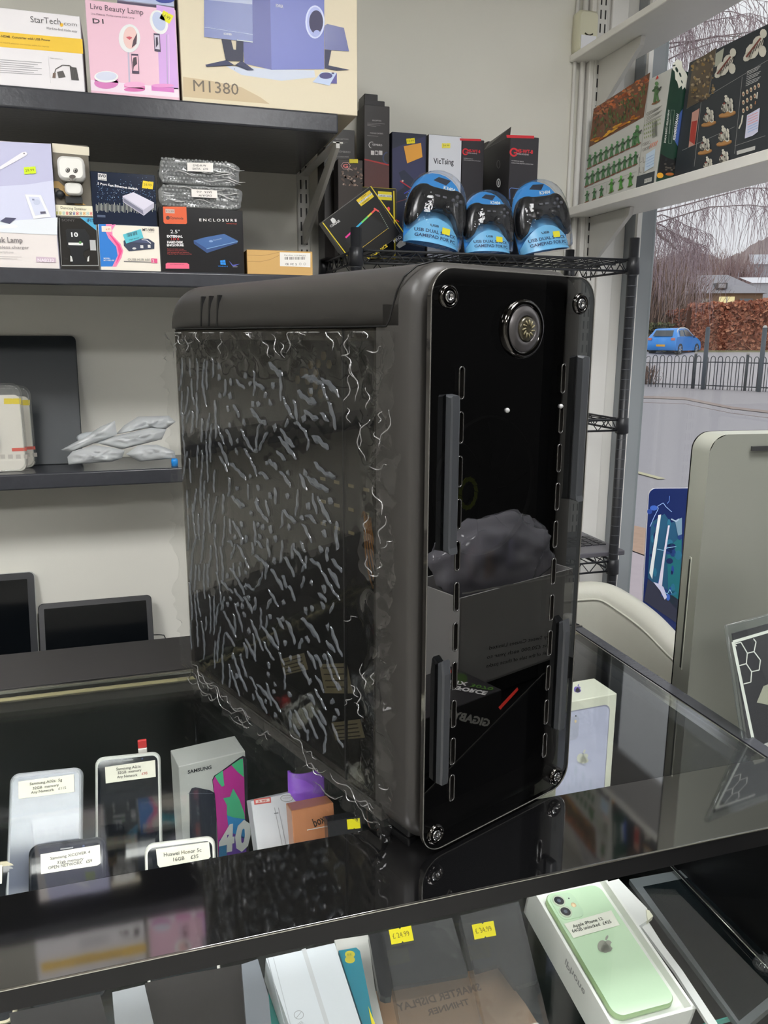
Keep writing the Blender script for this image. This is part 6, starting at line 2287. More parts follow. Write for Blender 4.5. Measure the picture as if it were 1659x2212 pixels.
# shell: rounded slab, back face slightly domed
bmc = bmesh.new()
NX, NZ_ = 24, 20
grid = []
for j in range(NZ_ + 1):
    row = []
    for i in range(NX + 1):
        u, v = i / NX, j / NZ_
        d = -.012 * (1 - (2 * u - 1) ** 2) * (1 - (2 * v - 1) ** 2) ** .8
        row.append(bmc.verts.new((u * Wc, d, -Hc + v * Hc)))
    grid.append(row)
for j in range(NZ_):
    for i in range(NX):
        bmc.faces.new((grid[j][i], grid[j][i + 1], grid[j + 1][i + 1], grid[j + 1][i]))
# trim the corner squares by pulling corner vertices onto an arc
r_ = .024
for row in grid:
    for v in row:
        for cx, sx in ((0, 1), (Wc, -1)):
            for cz, sz in ((0, -1), (-Hc, 1)):
                ddx, ddz = (v.co.x - cx) * sx, (v.co.z - cz) * sz
                if ddx < r_ and ddz < r_:
                    ox, oz = ddx - r_, ddz - r_
                    l = max(abs(ox), abs(oz))
                    if l > 1e-6:
                        k = l / math.hypot(ox, oz)
                        v.co.x = cx + sx * (r_ + ox * k)
                        v.co.z = cz + sz * (r_ + oz * k)
m_.bm(bmc, alu, T=T, smooth=True)
m_.build('back_shell', t)
m_ = MB()
ol = rrect(0, -Hc, Wc, 0, .024, 10)
n = len(ol)
sec = [(0, 0), (.000, .003), (-.0015, .012), (-.0015, .036)]
vs = []
for off, dep in sec:
    for x, z in ol:
        vs.append((x + (off if x < Wc / 2 else -off), dep, z))
fs = [(k * n + i, k * n + (i + 1) % n, (k + 1) * n + (i + 1) % n, (k + 1) * n + i) for k in range(len(sec) - 1) for i in range(n)]
m_.add(vs, fs, alu_l, True, T)
m_.build('side_band', t)
m_ = MB()
m_.prism([(x, z) for x, z in ol], -.004, 0, P(18, 18, 20, .1), T=T @ Matrix(((1, 0, 0, 0), (0, 0, -1, .037), (0, 1, 0, 0), (0, 0, 0, 1))))
m_.build('screen_glass', t)
# slots on the side band
for z0, z1 in ((-.325, -.165), (-.400, -.355)):
    m_ = MB()
    m_.box((-.0016, .018, (z0 + z1) / 2), (.0016, .0050, z1 - z0), alu_l, bev=.0007, T=T)
    m_.box((-.0022, .018, (z0 + z1) / 2), (.0012, .0030, z1 - z0 - .006), P(40, 42, 38), T=T)
    m_.build('drive_slot', t)
m_ = MB()
m_.box((Wc / 2 - .02, -.006, -.018), (Wc - .15, .003, .006), P(46, 46, 46), T=T)
m_.build('vent_slot', t)
m_ = MB()
m_.prism([(-.06, 0), (-.10, .17), (.10, .17), (.06, 0)][::-1], 0, .006, alu_l, T=T @ Matrix(((1, 0, 0, Wc / 2), (0, -1, 0, .12), (0, 0, 1, .7005 - A.z), (0, 0, 0, 1))))
m_.box((Wc / 2, .02, (.706 - A.z + -Hc + .12) / 2), (.12, .008, abs(-Hc + .12 - (.706 - A.z))), alu_l, T=T)
m_.build('stand', t)

# acrylic sign holder with white hexagon lines on black
CLs = (1180, 1300, 3.463)
Ys = .70
sA = onY(Ys, 1180 + 1352 / 3.463, 1300 + 262 / 3.463)
sB = onY(.672, 1180 + 1548 / 3.463, 1300 + 1030 / 3.463)
sB.z = 1.0
sTR = onY(Ys + .02, 1180 + 1800 / 3.463, 1300 + 140 / 3.463)
Us = Vector((.96, .10, 0)).normalized()
Vs = (sA - sB)
Vs = Vs - Us * Vs.dot(Us) * .15
hs = Vs.length
T = frame((sB.x - .004, sB.y, .987), (sTR - sA).normalized(), sA - sB)
Hs_, Ws_ = (sA - sB).length + .012, .16
t = thing('sign_holder', 'clear acrylic sign holder with white hexagon outlines on black, far right', 'sign', (sB.x + .05, sB.y, .985))
m_ = MB()
m_.box((Ws_ / 2, Hs_ / 2, 0), (Ws_, Hs_, .002), P(30, 30, 33, .35), T=T)
fq = Face(m_, T @ Vector((0, 0, .001)), T.to_3x3() @ Vector((1, 0, 0)), T.to_3x3() @ Vector((0, 1, 0)), CLs)
wl = P(232, 232, 224, .4)
fq.line([(1545, 1030), (1395, 300), (1700, 210)], 22, wl, 1)
fq.line([(1400, 316), (1452, 302), (1500, 384), (1550, 372), (1565, 300), (1545, 275)], 8, wl, 2)
fq.line([(1500, 384), (1492, 462), (1438, 478)], 8, wl, 2)
fq.line([(1550, 372), (1598, 436), (1588, 510), (1532, 522), (1492, 462)], 8, wl, 2)
fq.line([(1532, 522), (1526, 600), (1472, 614)], 8, wl, 2)
fq.line([(1400, 316), (1420, 330)], 8, wl, 2)
fq.poly([(1620, 630), (1700, 600), (1700, 780), (1570, 752)], P(170, 168, 150, .3), 2)
m_.build('printed_card', t)
m_ = MB()
m_.box((Ws_ / 2 - .002, Hs_ / 2 + .004, .0030), (Ws_ + .012, Hs_ + .012, .0012), clear_st, T=T)
m_.box((Ws_ / 2 - .002, Hs_ / 2 + .004, -.0030), (Ws_ + .012, Hs_ + .012, .0012), clear_st, T=T)
m_.tube([T @ Vector((-.008, 0, .0)), T @ Vector((-.008, Hs_ + .010, .0)), T @ Vector((Ws_, Hs_ + .010, 0))], .0022, clear_st, n=8)
m_.build('acrylic_cover', t)

# pale tub chair behind the counter
ch_m = mat('pale_leather', (176, 175, 164), .5, boost=1.25, noise_amt=.03, noise_scale=40, bump=.1, bump_scale=200)
t = thing('tub_chair', 'pale grey leather tub chair behind the counter', 'chair', (1.0, 1.38, 0))
m_ = MB()
c = Vector((.86, 1.46, 0))
def rim_z(a):
    return None
vs, fs = [], []
NA, NZc = 40, 10
prof = [(0, 0), (.0, .35), (.004, .40), (.012, .425), (.026, .438), (.042, .434), (.052, .42), (.056, .39), (.056, .05)]
cpts = []
px_top = [(1180, 1268), (1245, 1262), (1300, 1262), (1345, 1285), (1400, 1325), (1455, 1380), (1520, 1440), (1600, 1520)]
Ytop_ = [1.43, 1.42, 1.40, 1.36, 1.30, 1.24, 1.18, 1.12]
tops = [onY(y_, *p) for p, y_ in zip(px_top, Ytop_)]
fine = []
for i in range(len(tops) - 1):
    for k in range(5):
        u = k / 5
        p0 = tops[max(0, i - 1)]; p1 = tops[i]; p2 = tops[i + 1]; p3 = tops[min(len(tops) - 1, i + 2)]
        fine.append(.5 * ((2 * p1) + (p2 - p0) * u + (2 * p0 - 5 * p1 + 4 * p2 - p3) * u * u + (3 * p1 - p0 - 3 * p2 + p3) * u ** 3))
fine.append(tops[-1])
for i, p in enumerate(fine):
    a, b = fine[max(0, i - 1)], fine[min(len(fine) - 1, i + 1)]
    d = (b - a); d.z = 0; d.normalize()
    nn = Vector((d.y, -d.x, 0))          # towards us
    nn = nn if nn.y < 0 else -nn
    for q, (o_, z_) in enumerate(((.0, -.42), (.010, -.10), (.016, -.045), (.014, -.022), (.006, -.006), (-.010, 0), (-.028, -.004), (-.042, -.022), (-.046, -.06), (-.046, -.42))):
        vs.append(p + nn * o_ + Vector((0, 0, z_)))
K_ = 10
for i in range(len(fine) - 1):
    for k in range(K_ - 1):
        fs.append((i * K_ + k, i * K_ + k + 1, (i + 1) * K_ + k + 1, (i + 1) * K_ + k))
m_.add(vs, fs, ch_m, True)
m_.tube([p + Vector((0, 0, -.030)) + (lambda d: Vector((d.y, -d.x, 0)) * (1 if d.x > 0 else -1))((fine[min(len(fine) - 1, i + 1)] - fine[max(0, i - 1)]).normalized()) * .0165 for i, p in enumerate(fine)], .0022, ch_m, n=6)
m_.build('backrest', t)
MB().box((1.0, 1.42, .44), (.36, .22, .10), ch_m, bev=.03, seg=4).build('seat', t)
for x in (.87, 1.12):
    for y in (1.36, 1.50):
        MB().tube([(x, y, 0), (x, y, .40)], .014, P(60, 58, 56), n=10).build('leg', t)

# lightning picture panel by the window
Yp = 1.60
a_ = onY(Yp, 1200 + 760 / 3.614, 880 + 650 / 3.614)
b_ = onY(Yp, 1200 + 700 / 3.614, 880 + 1520 / 3.614)
U = Vector((.97, -.24, 0)).normalized()
Hp = a_.z - .482
T = frame((b_.x, Yp, .482), U, (a_.x - b_.x + .012, .03, Hp))
t = thing('picture_panel', 'tall rounded panel with a blue lightning picture standing on the window ledge', 'picture', (b_.x + .06, Yp, .482))
m_ = MB()
Hp2 = Vector((a_.x - b_.x + .012, .03, Hp)).length
m_.prism(rrect(0, 0, .17, Hp2, .018, 8), -.006, 0, P(206, 206, 214, .3), T=T, bev=.001)
m_.build('board', t)
m_ = MB()
m_.prism(rrect(.001, .001, .169, Hp2 - .001, .017, 8), .0, .0004, P(30, 44, 96, .2), T=T)
f = Face(m_, T @ Vector((0, 0, .0004)), U, T.to_3x3() @ Vector((0, 1, 0)), CK)
f.poly([(745, 900), (850, 830), (900, 900), (985, 870), (985, 1560), (900, 1500), (720, 1330)], P(34, 84, 116), 1)
f.poly([(870, 1100), (985, 1000), (960, 1600), (880, 1500)], P(30, 110, 120), 2)
f.poly([(720, 1340), (960, 1500), (940, 1680), (690, 1510)], P(50, 52, 70), 2)
for k in range(26):
    f.ell(rn.uniform(730, 970), rn.uniform(760, 1500), rn.uniform(8, 34), rn.uniform(10, 40), P(*rn.choice(((40, 70, 150), (60, 100, 190), (30, 60, 120), (40, 110, 140), (26, 40, 90)))), 3, n=9)
f.poly([(800, 840), (822, 835), (770, 1200), (752, 1340), (730, 1290)], P(226, 232, 240), 5)
f.poly([(876, 920), (890, 920), (850, 1180), (828, 1400), (800, 1380)], P(220, 216, 240), 5)
f.poly([(760, 1360), (800, 1375), (840, 1400), (868, 1480), (850, 1500), (815, 1430)], P(206, 206, 250), 5)
f.line([(735, 930), (765, 860), (800, 790), (795, 770), (838, 745), (860, 775), (905, 815)], 5, P(150, 180, 250), 5)
f.line([(888, 690), (885, 730), (870, 750)], 4, P(110, 150, 230), 5)
f.line([(790, 1105), (840, 1115), (870, 1095), (940, 1085)], 5, P(150, 200, 230), 5)
f.line([(850, 1440), (870, 1455), (890, 1420), (905, 1450)], 5, P(150, 200, 240), 5)
f.line([(900, 870), (940, 890), (960, 870)], 10, P(170, 190, 210), 5)
f.poly([(930, 880), (985, 860), (985, 990), (955, 1000)], P(120, 150, 170), 4)
m_.build('print', t)
# small white cap on the counter's back corner
m_ = MB()
a_ = onZ(1.0, 1243, 1372)
m_.lathe([(0, 0), (.010, 0), (.011, .003), (.011, .009), (.009, .013), (0, .014)], P(230, 230, 220, .4), n=20, T=Matrix.Translation((.640, 1.07, .999)))
tag(m_.build('plastic_cap'), 'small round white cap on the far right corner of the counter', 'cap')

# ------------------------------------------------------------------ things out of frame that the tower's glossy front mirrors
nP = KT.to_3x3() @ Vector((0, -1, 0))
pP = KT @ Vector((0, -.001, 0))
def mirror(p):
    return p - 2 * (p - pP).dot(nP) * nP
def refl(px, py, dist):
    """point seen in the front plate at this pixel, `dist` beyond it"""
    d = pray(px, py)
    t_ = (pP - EYE).dot(nP) / d.dot(nP)
    hitp = EYE + d * t_
    r = (d - 2 * d.dot(nP) * nP).normalized()
    return hitp + r * dist


class RFace(Face):
    """a printed side facing the tower, its art measured in the tower's mirror image"""
    def uv(s, x, y):
        x0, y0, k = s.crop
        px, py = x0 + x / k, y0 + y / k
        d = pray(px, py)
        t_ = (pP - EYE).dot(nP) / d.dot(nP)
        h_ = EYE + d * t_
        r = d - 2 * d.dot(nP) * nP
        q = s.Ti @ (h_ + r * ((s.O - h_).dot(s.N) / r.dot(s.N)))
        return (q.x, q.y)


def rplane(dist, crop, mb, yaw=0.0):
    O = pP + nP * dist
    N = -nP                                   # faces back towards the tower
    N = Matrix.Rotation(yaw, 3, 'Z') @ N
    U = Vector((0, 0, 1)).cross(N).normalized()
    f = RFace(mb, O, U, (0, 0, 1), crop)
    f.sgn = 1 if f.N.dot(N) > 0 else -1
    return f

CV = (840, 1060, 3.606)
CWd = (828, 1357, 3.9)
# grey charity carton
m_ = MB()
f = rplane(.42, CV, m_)
pts = [f.uv(*p) for p in ((560, 800), (1400, 650), (1390, 1330), (580, 1490))]
xs, ys = [p[0] for p in pts], [p[1] for p in pts]
X0, X1, Y0_, Y1_ = min(xs), max(xs), (pts[2][1] + pts[3][1]) / 2, (pts[0][1] + pts[1][1]) / 2
gc = P(196, 194, 192, .6)
for a, b, c, d in ((X0, X1, 0, -.003), (X0, X1, -.12, -.123)):
    m_.box(((a + b) / 2, (Y0_ + Y1_) / 2, (c + d) / 2), (b - a, Y1_ - Y0_, .003), gc, T=f.T)
for x in (X0, X1):
    m_.box((x, (Y0_ + Y1_) / 2, -.06), (.003, Y1_ - Y0_, .12), gc, T=f.T)
m_.box(((X0 + X1) / 2, Y0_ + .002, -.06), (X1 - X0, .003, .12), gc, T=f.T)
f.sgn = 1
gt = P(52, 50, 50, .6)
f.text('Printed by Sweet Causes Limited', (1380, 1118), (780, 1238), -26, gt, 1)
f.text('and at least £20,000 each year to', (1400, 1182), (762, 1310), -26, gt, 1)
f.text('result of the sale of these packs', (1280, 1262), (756, 1378), -26, gt, 1)
for k in range(14):
    u0, u1 = k / 14, (k + 1) / 14
    f.line([(570 + 830 * u0, 800 - 150 * u0 + 4 * (k % 2)), (570 + 830 * u1, 800 - 150 * u1 + 4 * ((k + 1) % 2))], 12, P(226, 224, 220, .6), 1)
zc = f.T @ Vector(((X0 + X1) / 2, Y0_, -.06))
tag(m_.build('charity_carton', base=zc), 'open grey cardboard carton with small printed text, mirrored in the tower front', 'box')
ctop = (f.T @ Vector((0, Y1_, 0))).z
# packets in a clear bag standing in the carton
cen = f.T @ Vector(((X0 + X1) / 2, Y1_, -.06))
t = thing('sweet_bag', 'clear bag of small packets in the grey carton, mirrored in the tower front', 'bag', cen)
m_ = MB()
bmb = bmesh.new()
bmesh.ops.create_icosphere(bmb, subdivisions=4, radius=1)
for v in bmb.verts:
    n_ = noise.noise(v.co * 2.3) * .22 + abs(noise.noise(v.co * 5.1)) * .18
    v.co = v.co * (1 + n_)
    v.co = Vector((v.co.x * (X1 - X0) * .47, v.co.y * .05, v.co.z * .075))
Tb = Matrix.Translation(cen + Vector((0, 0, .03))) @ f.T.to_3x3().to_4x4() @ Matrix.Rotation(-math.pi / 2, 4, 'X')
m_.bm(bmb, sheet('bag_gloss', (.8, .8, .82), ior=1.6, rough=.08, haze=.55, haze_rgb=(190, 188, 198), bump=.6, bump_scale=40), T=Tb, smooth=True)
m_.build('bag_film', t)
for k, (x, z, col, a) in enumerate(((-.045, .0, (150, 148, 190), .3), (-.01, .01, (90, 86, 130), -.2), (.03, .015, (190, 180, 200), .35), (.055, .0, (130, 60, 90), -.4), (.01, -.01, (190, 130, 70), .1))):
    m_ = MB()
    m_.box((0, 0, 0), (.035, .010, .05), P(*col), bev=.003, T=Matrix.Translation(cen + f.T.to_3x3() @ Vector((x, z + .03, .0))) @ Matrix.Rotation(a, 4, 'Y'))
    m_.build('packet', t)
# graphics card carton
m_ = MB()
f = rplane(.30, CWd, m_)
pts = [f.uv(*p) for p in ((300, 540), (985, 690), (985, 900), (300, 900))]
X0b, X1b = min(p[0] for p in pts), max(p[0] for p in pts)
Yt = f.uv(700, 630)[1]
Hb = .085
gk = P(52, 50, 52, .3)
m_.box(((X0b + X1b) / 2, Yt - Hb / 2, -.055), (X1b - X0b, Hb, .11), gk, T=f.T, bev=.001, seg=1, smooth=False)
f.sgn = 1
f.text('GIGABYTE', (885, 830), (480, 735), -62, P(226, 222, 216, .4), 1, bold=2.5)
fz = f.T @ Vector((0, Yt, 0))
class TFace(RFace):
    pass
ft = TFace(m_, fz, f.T.to_3x3() @ Vector((1, 0, 0)), f.T.to_3x3() @ Vector((0, 0, -1)), CWd)
ft.sgn = 1 if ft.N.z > 0 else -1
ft.text('GEFORCE', (545, 478), (880, 540), -30, P(226, 224, 222, .4), 2, bold=2.5)
ft.text('RTX', (570, 440), (715, 462), -28, P(226, 224, 222, .4), 2, bold=2.5)
ft.text('3070', (745, 470), (935, 505), -28, P(90, 130, 60, .4), 2, bold=1)
ft.ell(650, 430, 60, 50, P(60, 84, 40, .4), 1, n=14)
ft.poly([(985, 690), (1140, 520), (1128, 500), (970, 668)], P(206, 50, 40, .4), 1)
ft.poly([(470, 345), (540, 342), (600, 365), (510, 410), (460, 440)], P(206, 60, 46, .4), 1)
zg = (f.T @ Vector((0, Yt - Hb, 0))).z
tag(m_.build('graphics_card_carton', base=f.T @ Vector(((X0b + X1b) / 2, Yt - Hb, -.09))), 'black graphics card carton with white lettering, mirrored low in the tower front', 'box')
# the stand that carries them, and the added dark cabinet behind
cA = f.T @ Vector(((X0b + X1b) / 2, Yt - Hb, -.10))
Rz = f.T.to_3x3().to_euler().z if False else 0
Tt = Matrix.Translation((cA.x, cA.y, 0)) @ Matrix.Rotation(math.atan2(nP.y, nP.x) + math.pi / 2, 4, 'Z')
t = thing('low_table', 'low black table under the mirrored cartons, right of the camera', 'table', (cA.x, cA.y, 0))
MB().box((.12, -.10, zg - .012), (.62, .42, .024), deep_blk, T=Tt, bev=.002).build('table_top', t)
for x in (-.16, .40):
    for y in (-.28, .08):
        MB().box((x, y, (zg - .024) / 2), (.035, .035, zg - .024), deep_blk, T=Tt).build('leg', t)
print('CHAR', zc, 'GPU z', zg, 'cA', cA)
# plinth box under the charity carton
m_ = MB()
fbase = zc.z - zg
m_.box((0, 0, fbase / 2), (X1 - X0, .115, fbase - .002), P(40, 40, 42, .5), T=Matrix.Translation((zc.x, zc.y, zg)) @ Matrix.Rotation(math.atan2(nP.y, nP.x) + math.pi / 2, 4, 'Z'))
tag(m_.build('black_carton'), 'plain black carton on the low table under the grey charity carton', 'box')
m_ = MB()
m_.box((1.365, -.62, 1.15), (.13, 1.78, 2.3), mat('added_cabinet_black', (16, 16, 17), .6, spec=.2))  # added, unseen: keeps the background mirrored in the tower black
tag(m_.build('added_dark_cabinet'), 'tall matt black cabinet added out of frame at the right wall to darken the tower reflection', 'cabinet')

# ------------------------------------------------------------------ the street outside
G0 = CZ - 1.60
DR = 1.60 * FPX / (835 - 742)
def gnd(px, row):
    if row >= 835:
        return onZ(G0, px, row)
    u = (835 - row) / (835 - 760)
    return at(px, row, DR + (46 - DR) * u)
asph = mat('wet_asphalt', (158, 155, 161), .55, boost=1.05, noise_amt=.08, noise_scale=14)
pave = mat('street_pavement', (150, 146, 150), .7, boost=1.25, noise_amt=.12, noise_scale=6)
lot = mat('pale_tarmac', (158, 154, 158), .6, boost=1.25, noise_amt=.10, noise_scale=1.5)
kerb_m = mat('kerb_stone', (150, 136, 130), .8, boost=1.2, noise_amt=.2, noise_scale=8)
grass_m = mat('winter_grass', (120, 116, 84), .9, boost=1.1, noise_amt=.3, noise_scale=9)
m_ = MB()
m_.add([(GX + .07, -40, G0 - .01), (90, -40, G0 - .01), (90, 60, G0 - .01), (GX + .07, 60, G0 - .01)], [(0, 1, 2, 3)], asph)
struct(m_.build('floor_street'))
def strip(name, near, far, m, dz=0.0, th=.0):
    """ground strip between two rows of points; near/far lists of (px,row)"""
    m_ = MB()
    a = [gnd(*p) + Vector((0, 0, dz)) for p in near]
    b = [gnd(*p) + Vector((0, 0, dz)) for p in far]
    n = len(a)
    m_.add(a + b, [(i, i + 1, n + i + 1, n + i) for i in range(n - 1)], m)
    if th:
        m_.add(a + [p - Vector((0, 0, th)) for p in a], [(i, i + 1, n + i + 1, n + i) for i in range(n - 1)], kerb_m)
    return m_.build(name)
struct(strip('trim_4', [(1150, 838), (1370, 868), (1480, 872), (1580, 892), (1659, 902), (2000, 930)], [(1150, 826), (1370, 834), (1480, 838), (1580, 843), (1659, 846), (2000, 860)], pave, .0, .12))
struct(strip('trim_5', [(1150, 840), (1370, 860), (1480, 864), (1580, 884), (1659, 893), (2000, 920)], [(1150, 838), (1370, 855), (1480, 859), (1580, 879), (1659, 888), (2000, 915)], kerb_m, .012))
struct(strip('floor_lot', [(1150, 826), (1370, 834), (1480, 838), (1580, 843), (1659, 846), (2000, 860)], [(1150, 756), (1370, 760), (1480, 760), (1580, 760), (1659, 760), (2000, 760)], lot, .004))
struct(strip('trim_6', [(1500, 768), (1659, 770), (2000, 772)], [(1500, 758), (1659, 758), (2000, 758)], grass_m, .03))
struct(strip('trim_7', [(1250, 1150), (1400, 1205), (1500, 1245), (1700, 1330)], [(1250, 1110), (1400, 1145), (1500, 1185), (1700, 1265)], mat('paving_setts', (176, 146, 126), .85, boost=1.1, noise_amt=.2, noise_scale=14), .012))
struct(strip('trim_8', [(1100, 1600), (1400, 1600), (1700, 1600)], [(1250, 1152), (1400, 1207), (1700, 1332)], mat('near_pavement', (172, 160, 166), .8, boost=1.2, noise_amt=.08, noise_scale=10), .010))
m_ = MB()
for a, b in (((1370, 1018), (1430, 1034)),):
    p, q = onZ(G0 + .002, *a), onZ(G0 + .002, *b)
    n = (q - p).normalized().cross(Vector((0, 0, 1))) * .05
    m_.add([p + n, q + n, q - n, p - n], [(0, 1, 2, 3)], P(190, 186, 150))
struct(m_.build('trim_9'))

# hoop-topped railings
def solid_tube(mb, pts, r, m, n=5):
    mb.tube(pts, r, m, n=n)
iron = P(66, 70, 76, .5)
t = thing('railings', 'hoop-topped iron railings along the far pavement', 'fence', gnd(1500, 838))
m_ = MB()
rn = random.Random(31)
def base_at(px):
    return gnd(px, 834 + (px - 1370) * .043)
px = 1375.0
k = 0
while px < 1700:
    A, B = base_at(px), base_at(px + 9.5)
    h = 1.05
    d = (B - A)
    pts = [A, A + Vector((0, 0, h - .10))]
    for q in range(1, 6):
        a = math.pi * q / 6
        pts.append(A + d * (.5 - .5 * math.cos(a)) + Vector((0, 0, h - .10 + .10 * math.sin(a))))
    pts += [B + Vector((0, 0, h - .10)), B]
    m_.tube(pts, .014, iron, n=5)
    px += 15.5
m_.build('hoops', t)
m_ = MB()
for z in (.12, .86):
    m_.tube([base_at(1372) + Vector((0, 0, z)), base_at(1540) + Vector((0, 0, z)), base_at(1705) + Vector((0, 0, z))], .02, iron, n=5)
m_.build('rail', t)
for px in (1388, 1497, 1608):
    m_ = MB()
    A = base_at(px)
    m_.tube([A, A + Vector((0, 0, 1.10))], .045, iron, n=8)
    m_.ball(A + Vector((0, 0, 1.13)), .05, P(170, 166, 160), u=8, v=6)
    m_.build('post', t)
for px, top, lb in ((1518, 711, 'grey street post in front of the blue car'), (1637, 708, 'grey street post with a white top, far right')):
    A = base_at(px) + Vector((-.2, -.25, .01))
    B = onZ(0, 0, 0) if False else A + Vector((0, 0, 1))
    kk = at(px + 3, top, (A - EYE).dot(FW)).z - A.z
    m_ = MB()
    m_.tube([A, A + Vector((0, 0, kk))], .07, P(80, 88, 96, .5), n=10)
    m_.ball(A + Vector((0, 0, kk)), .07, P(200, 196, 190) if px > 1600 else P(80, 88, 96, .5), u=10, v=6)
    tag(m_.build('street_post'), lb, 'post')
m_ = MB()
a_ = base_at(1655) + Vector((-.1, -.3, 0))
kk = (a_ - EYE).dot(FW)
m_.box((a_.x, a_.y, a_.z + .62), (.36, .03, .90), P(216, 220, 230, .4), bev=.01)
tag(m_.build('white_board'), 'white notice board fixed to the railings at the right edge', 'sign')

# blue hatchback
def world_frame(px, row, D, heading):
    """origin on the ground; local x = car length, z up; heading in radians away from the picture's right"""
    O = at(px, row, D)
    rgt = Vector((R2.x, R2.y, 0)).normalized()
    fwd = Vector((0, 0, 1)).cross(rgt)
    X = rgt * math.cos(heading) + fwd * math.sin(heading)
    Y = Vector((0, 0, 1)).cross(X)
    M = Matrix((X, Y, Vector((0, 0, 1)))).transposed().to_4x4()
    M.translation = O
    return M
TC = world_frame(1455, 766, 45.5, math.radians(48))
t = thing('car', 'bright blue three-door hatchback parked by the orange hedge across the road', 'car', TC.translation)
body = mat('blue_car_paint', (30, 124, 232), .25, coat=.6, boost=1.5)
prof = [(-1.82, .28), (-1.86, .55), (-1.83, .86), (-1.70, .98), (-1.60, 1.10), (-1.34, 1.40), (-1.0, 1.47), (-.3, 1.48), (.15, 1.40), (.80, 1.02), (1.30, .90), (1.72, .74), (1.84, .52), (1.82, .28), (1.45, .24), (-1.45, .24)]
m_ = MB()
secs = [(-.84, .0), (-.78, .0), (0, 0), (.78, 0), (.84, 0)]
vs = []
def yw(y, z):
    k = 1.0 if z < .95 else 1 - .26 * (z - .95) / .53
    return y * k
for y, _ in ((-1, 0), (-.93, 0), (0, 0), (.93, 0), (1, 0)):
    for x, z in prof:
        sx = .965 if abs(y) == 1 else 1.0
        sz = .93 if abs(y) == 1 else 1.0
        vs.append((x * sx, yw(y * .83, z), .25 + (z - .25) * (sz if z > 1.2 else 1)))
n = len(prof)
fs = [(k * n + i, k * n + (i + 1) % n, (k + 1) * n + (i + 1) % n, (k + 1) * n + i) for k in range(4) for i in range(n)]
m_.add(vs, fs, body, True, TC)
m_.add(vs[:n], [tuple(range(n))[::-1]], body, False, TC)
m_.add(vs[-n:], [tuple(range(n))], body, False, TC)
m_.build('body', t)
gl = mat('car_glass', (70, 78, 84), .1, boost=1.1)
m_ = MB()
for s_ in (-1, 1):
    for q in ([(-1.28, 1.02), (-1.05, 1.34), (-.62, 1.38), (-.60, 1.02)], [(-.52, 1.02), (-.52, 1.385), (-.1, 1.375), (.12, 1.30), (.62, 1.02)]):
        m_.add([(x, s_ * (.842 * (1 - .26 * (z - .95) / .53) + .004), z) for x, z in q], [tuple(range(len(q)))], gl, False, TC)
m_.add([(-1.735, -.56, 1.02), (-1.735, .56, 1.02), (-1.43, .50, 1.34), (-1.43, -.50, 1.34)], [(0, 1, 2, 3)], gl, False, TC)
m_.build('windows', t)
m_ = MB()
m_.tube([TC @ Vector(p) for p in ((-1.50, -.70, 1.12), (-1.30, -.66, 1.36), (-.98, -.645, 1.465), (-.3, -.645, 1.475), (.15, -.65, 1.40), (.70, -.74, 1.07))], .028, P(226, 230, 236, .3), n=6)
m_.build('roof_trim', t)
for x in (-1.18, 1.18):
    for s_ in (-1, 1):
        m_ = MB()
        Tw = TC @ Matrix(((1, 0, 0, x), (0, 0, s_, s_ * .66), (0, 1, 0, .31), (0, 0, 0, 1)))
        m_.lathe([(0, .12), (.20, .12), (.20, .17), (.22, .185), (.31, .19), (.315, .17), (.315, 0), (0, 0)], P(38, 38, 42, .6), n=24, T=Tw)
        for k in range(5):
            a = k * 2 * math.pi / 5
            m_.tube([Tw @ Vector((.03 * math.cos(a), .03 * math.sin(a), .178)), Tw @ Vector((.20 * math.cos(a), .20 * math.sin(a), .178))], .03, P(170, 172, 176, .3), n=5)
        m_.build('wheel', t)
for y, c_ in ((-.66, (200, 120, 110)), (.66, (200, 120, 110))):
    m_ = MB()
    m_.box((-1.835, y, .86), (.06, .22, .14), P(*c_, .3), T=TC, bev=.02)
    m_.build('tail_light', t)
m_ = MB()
m_.box((-1.875, 0, .52), (.02, .50, .11), P(226, 170, 50), T=TC)
m_.build('number_plate', t)
m_ = MB()
m_.ball((.45, -.92, 1.0), (.09, .07, .06), P(40, 60, 100), T=TC, u=8, v=6)
m_.build('door_mirror', t)

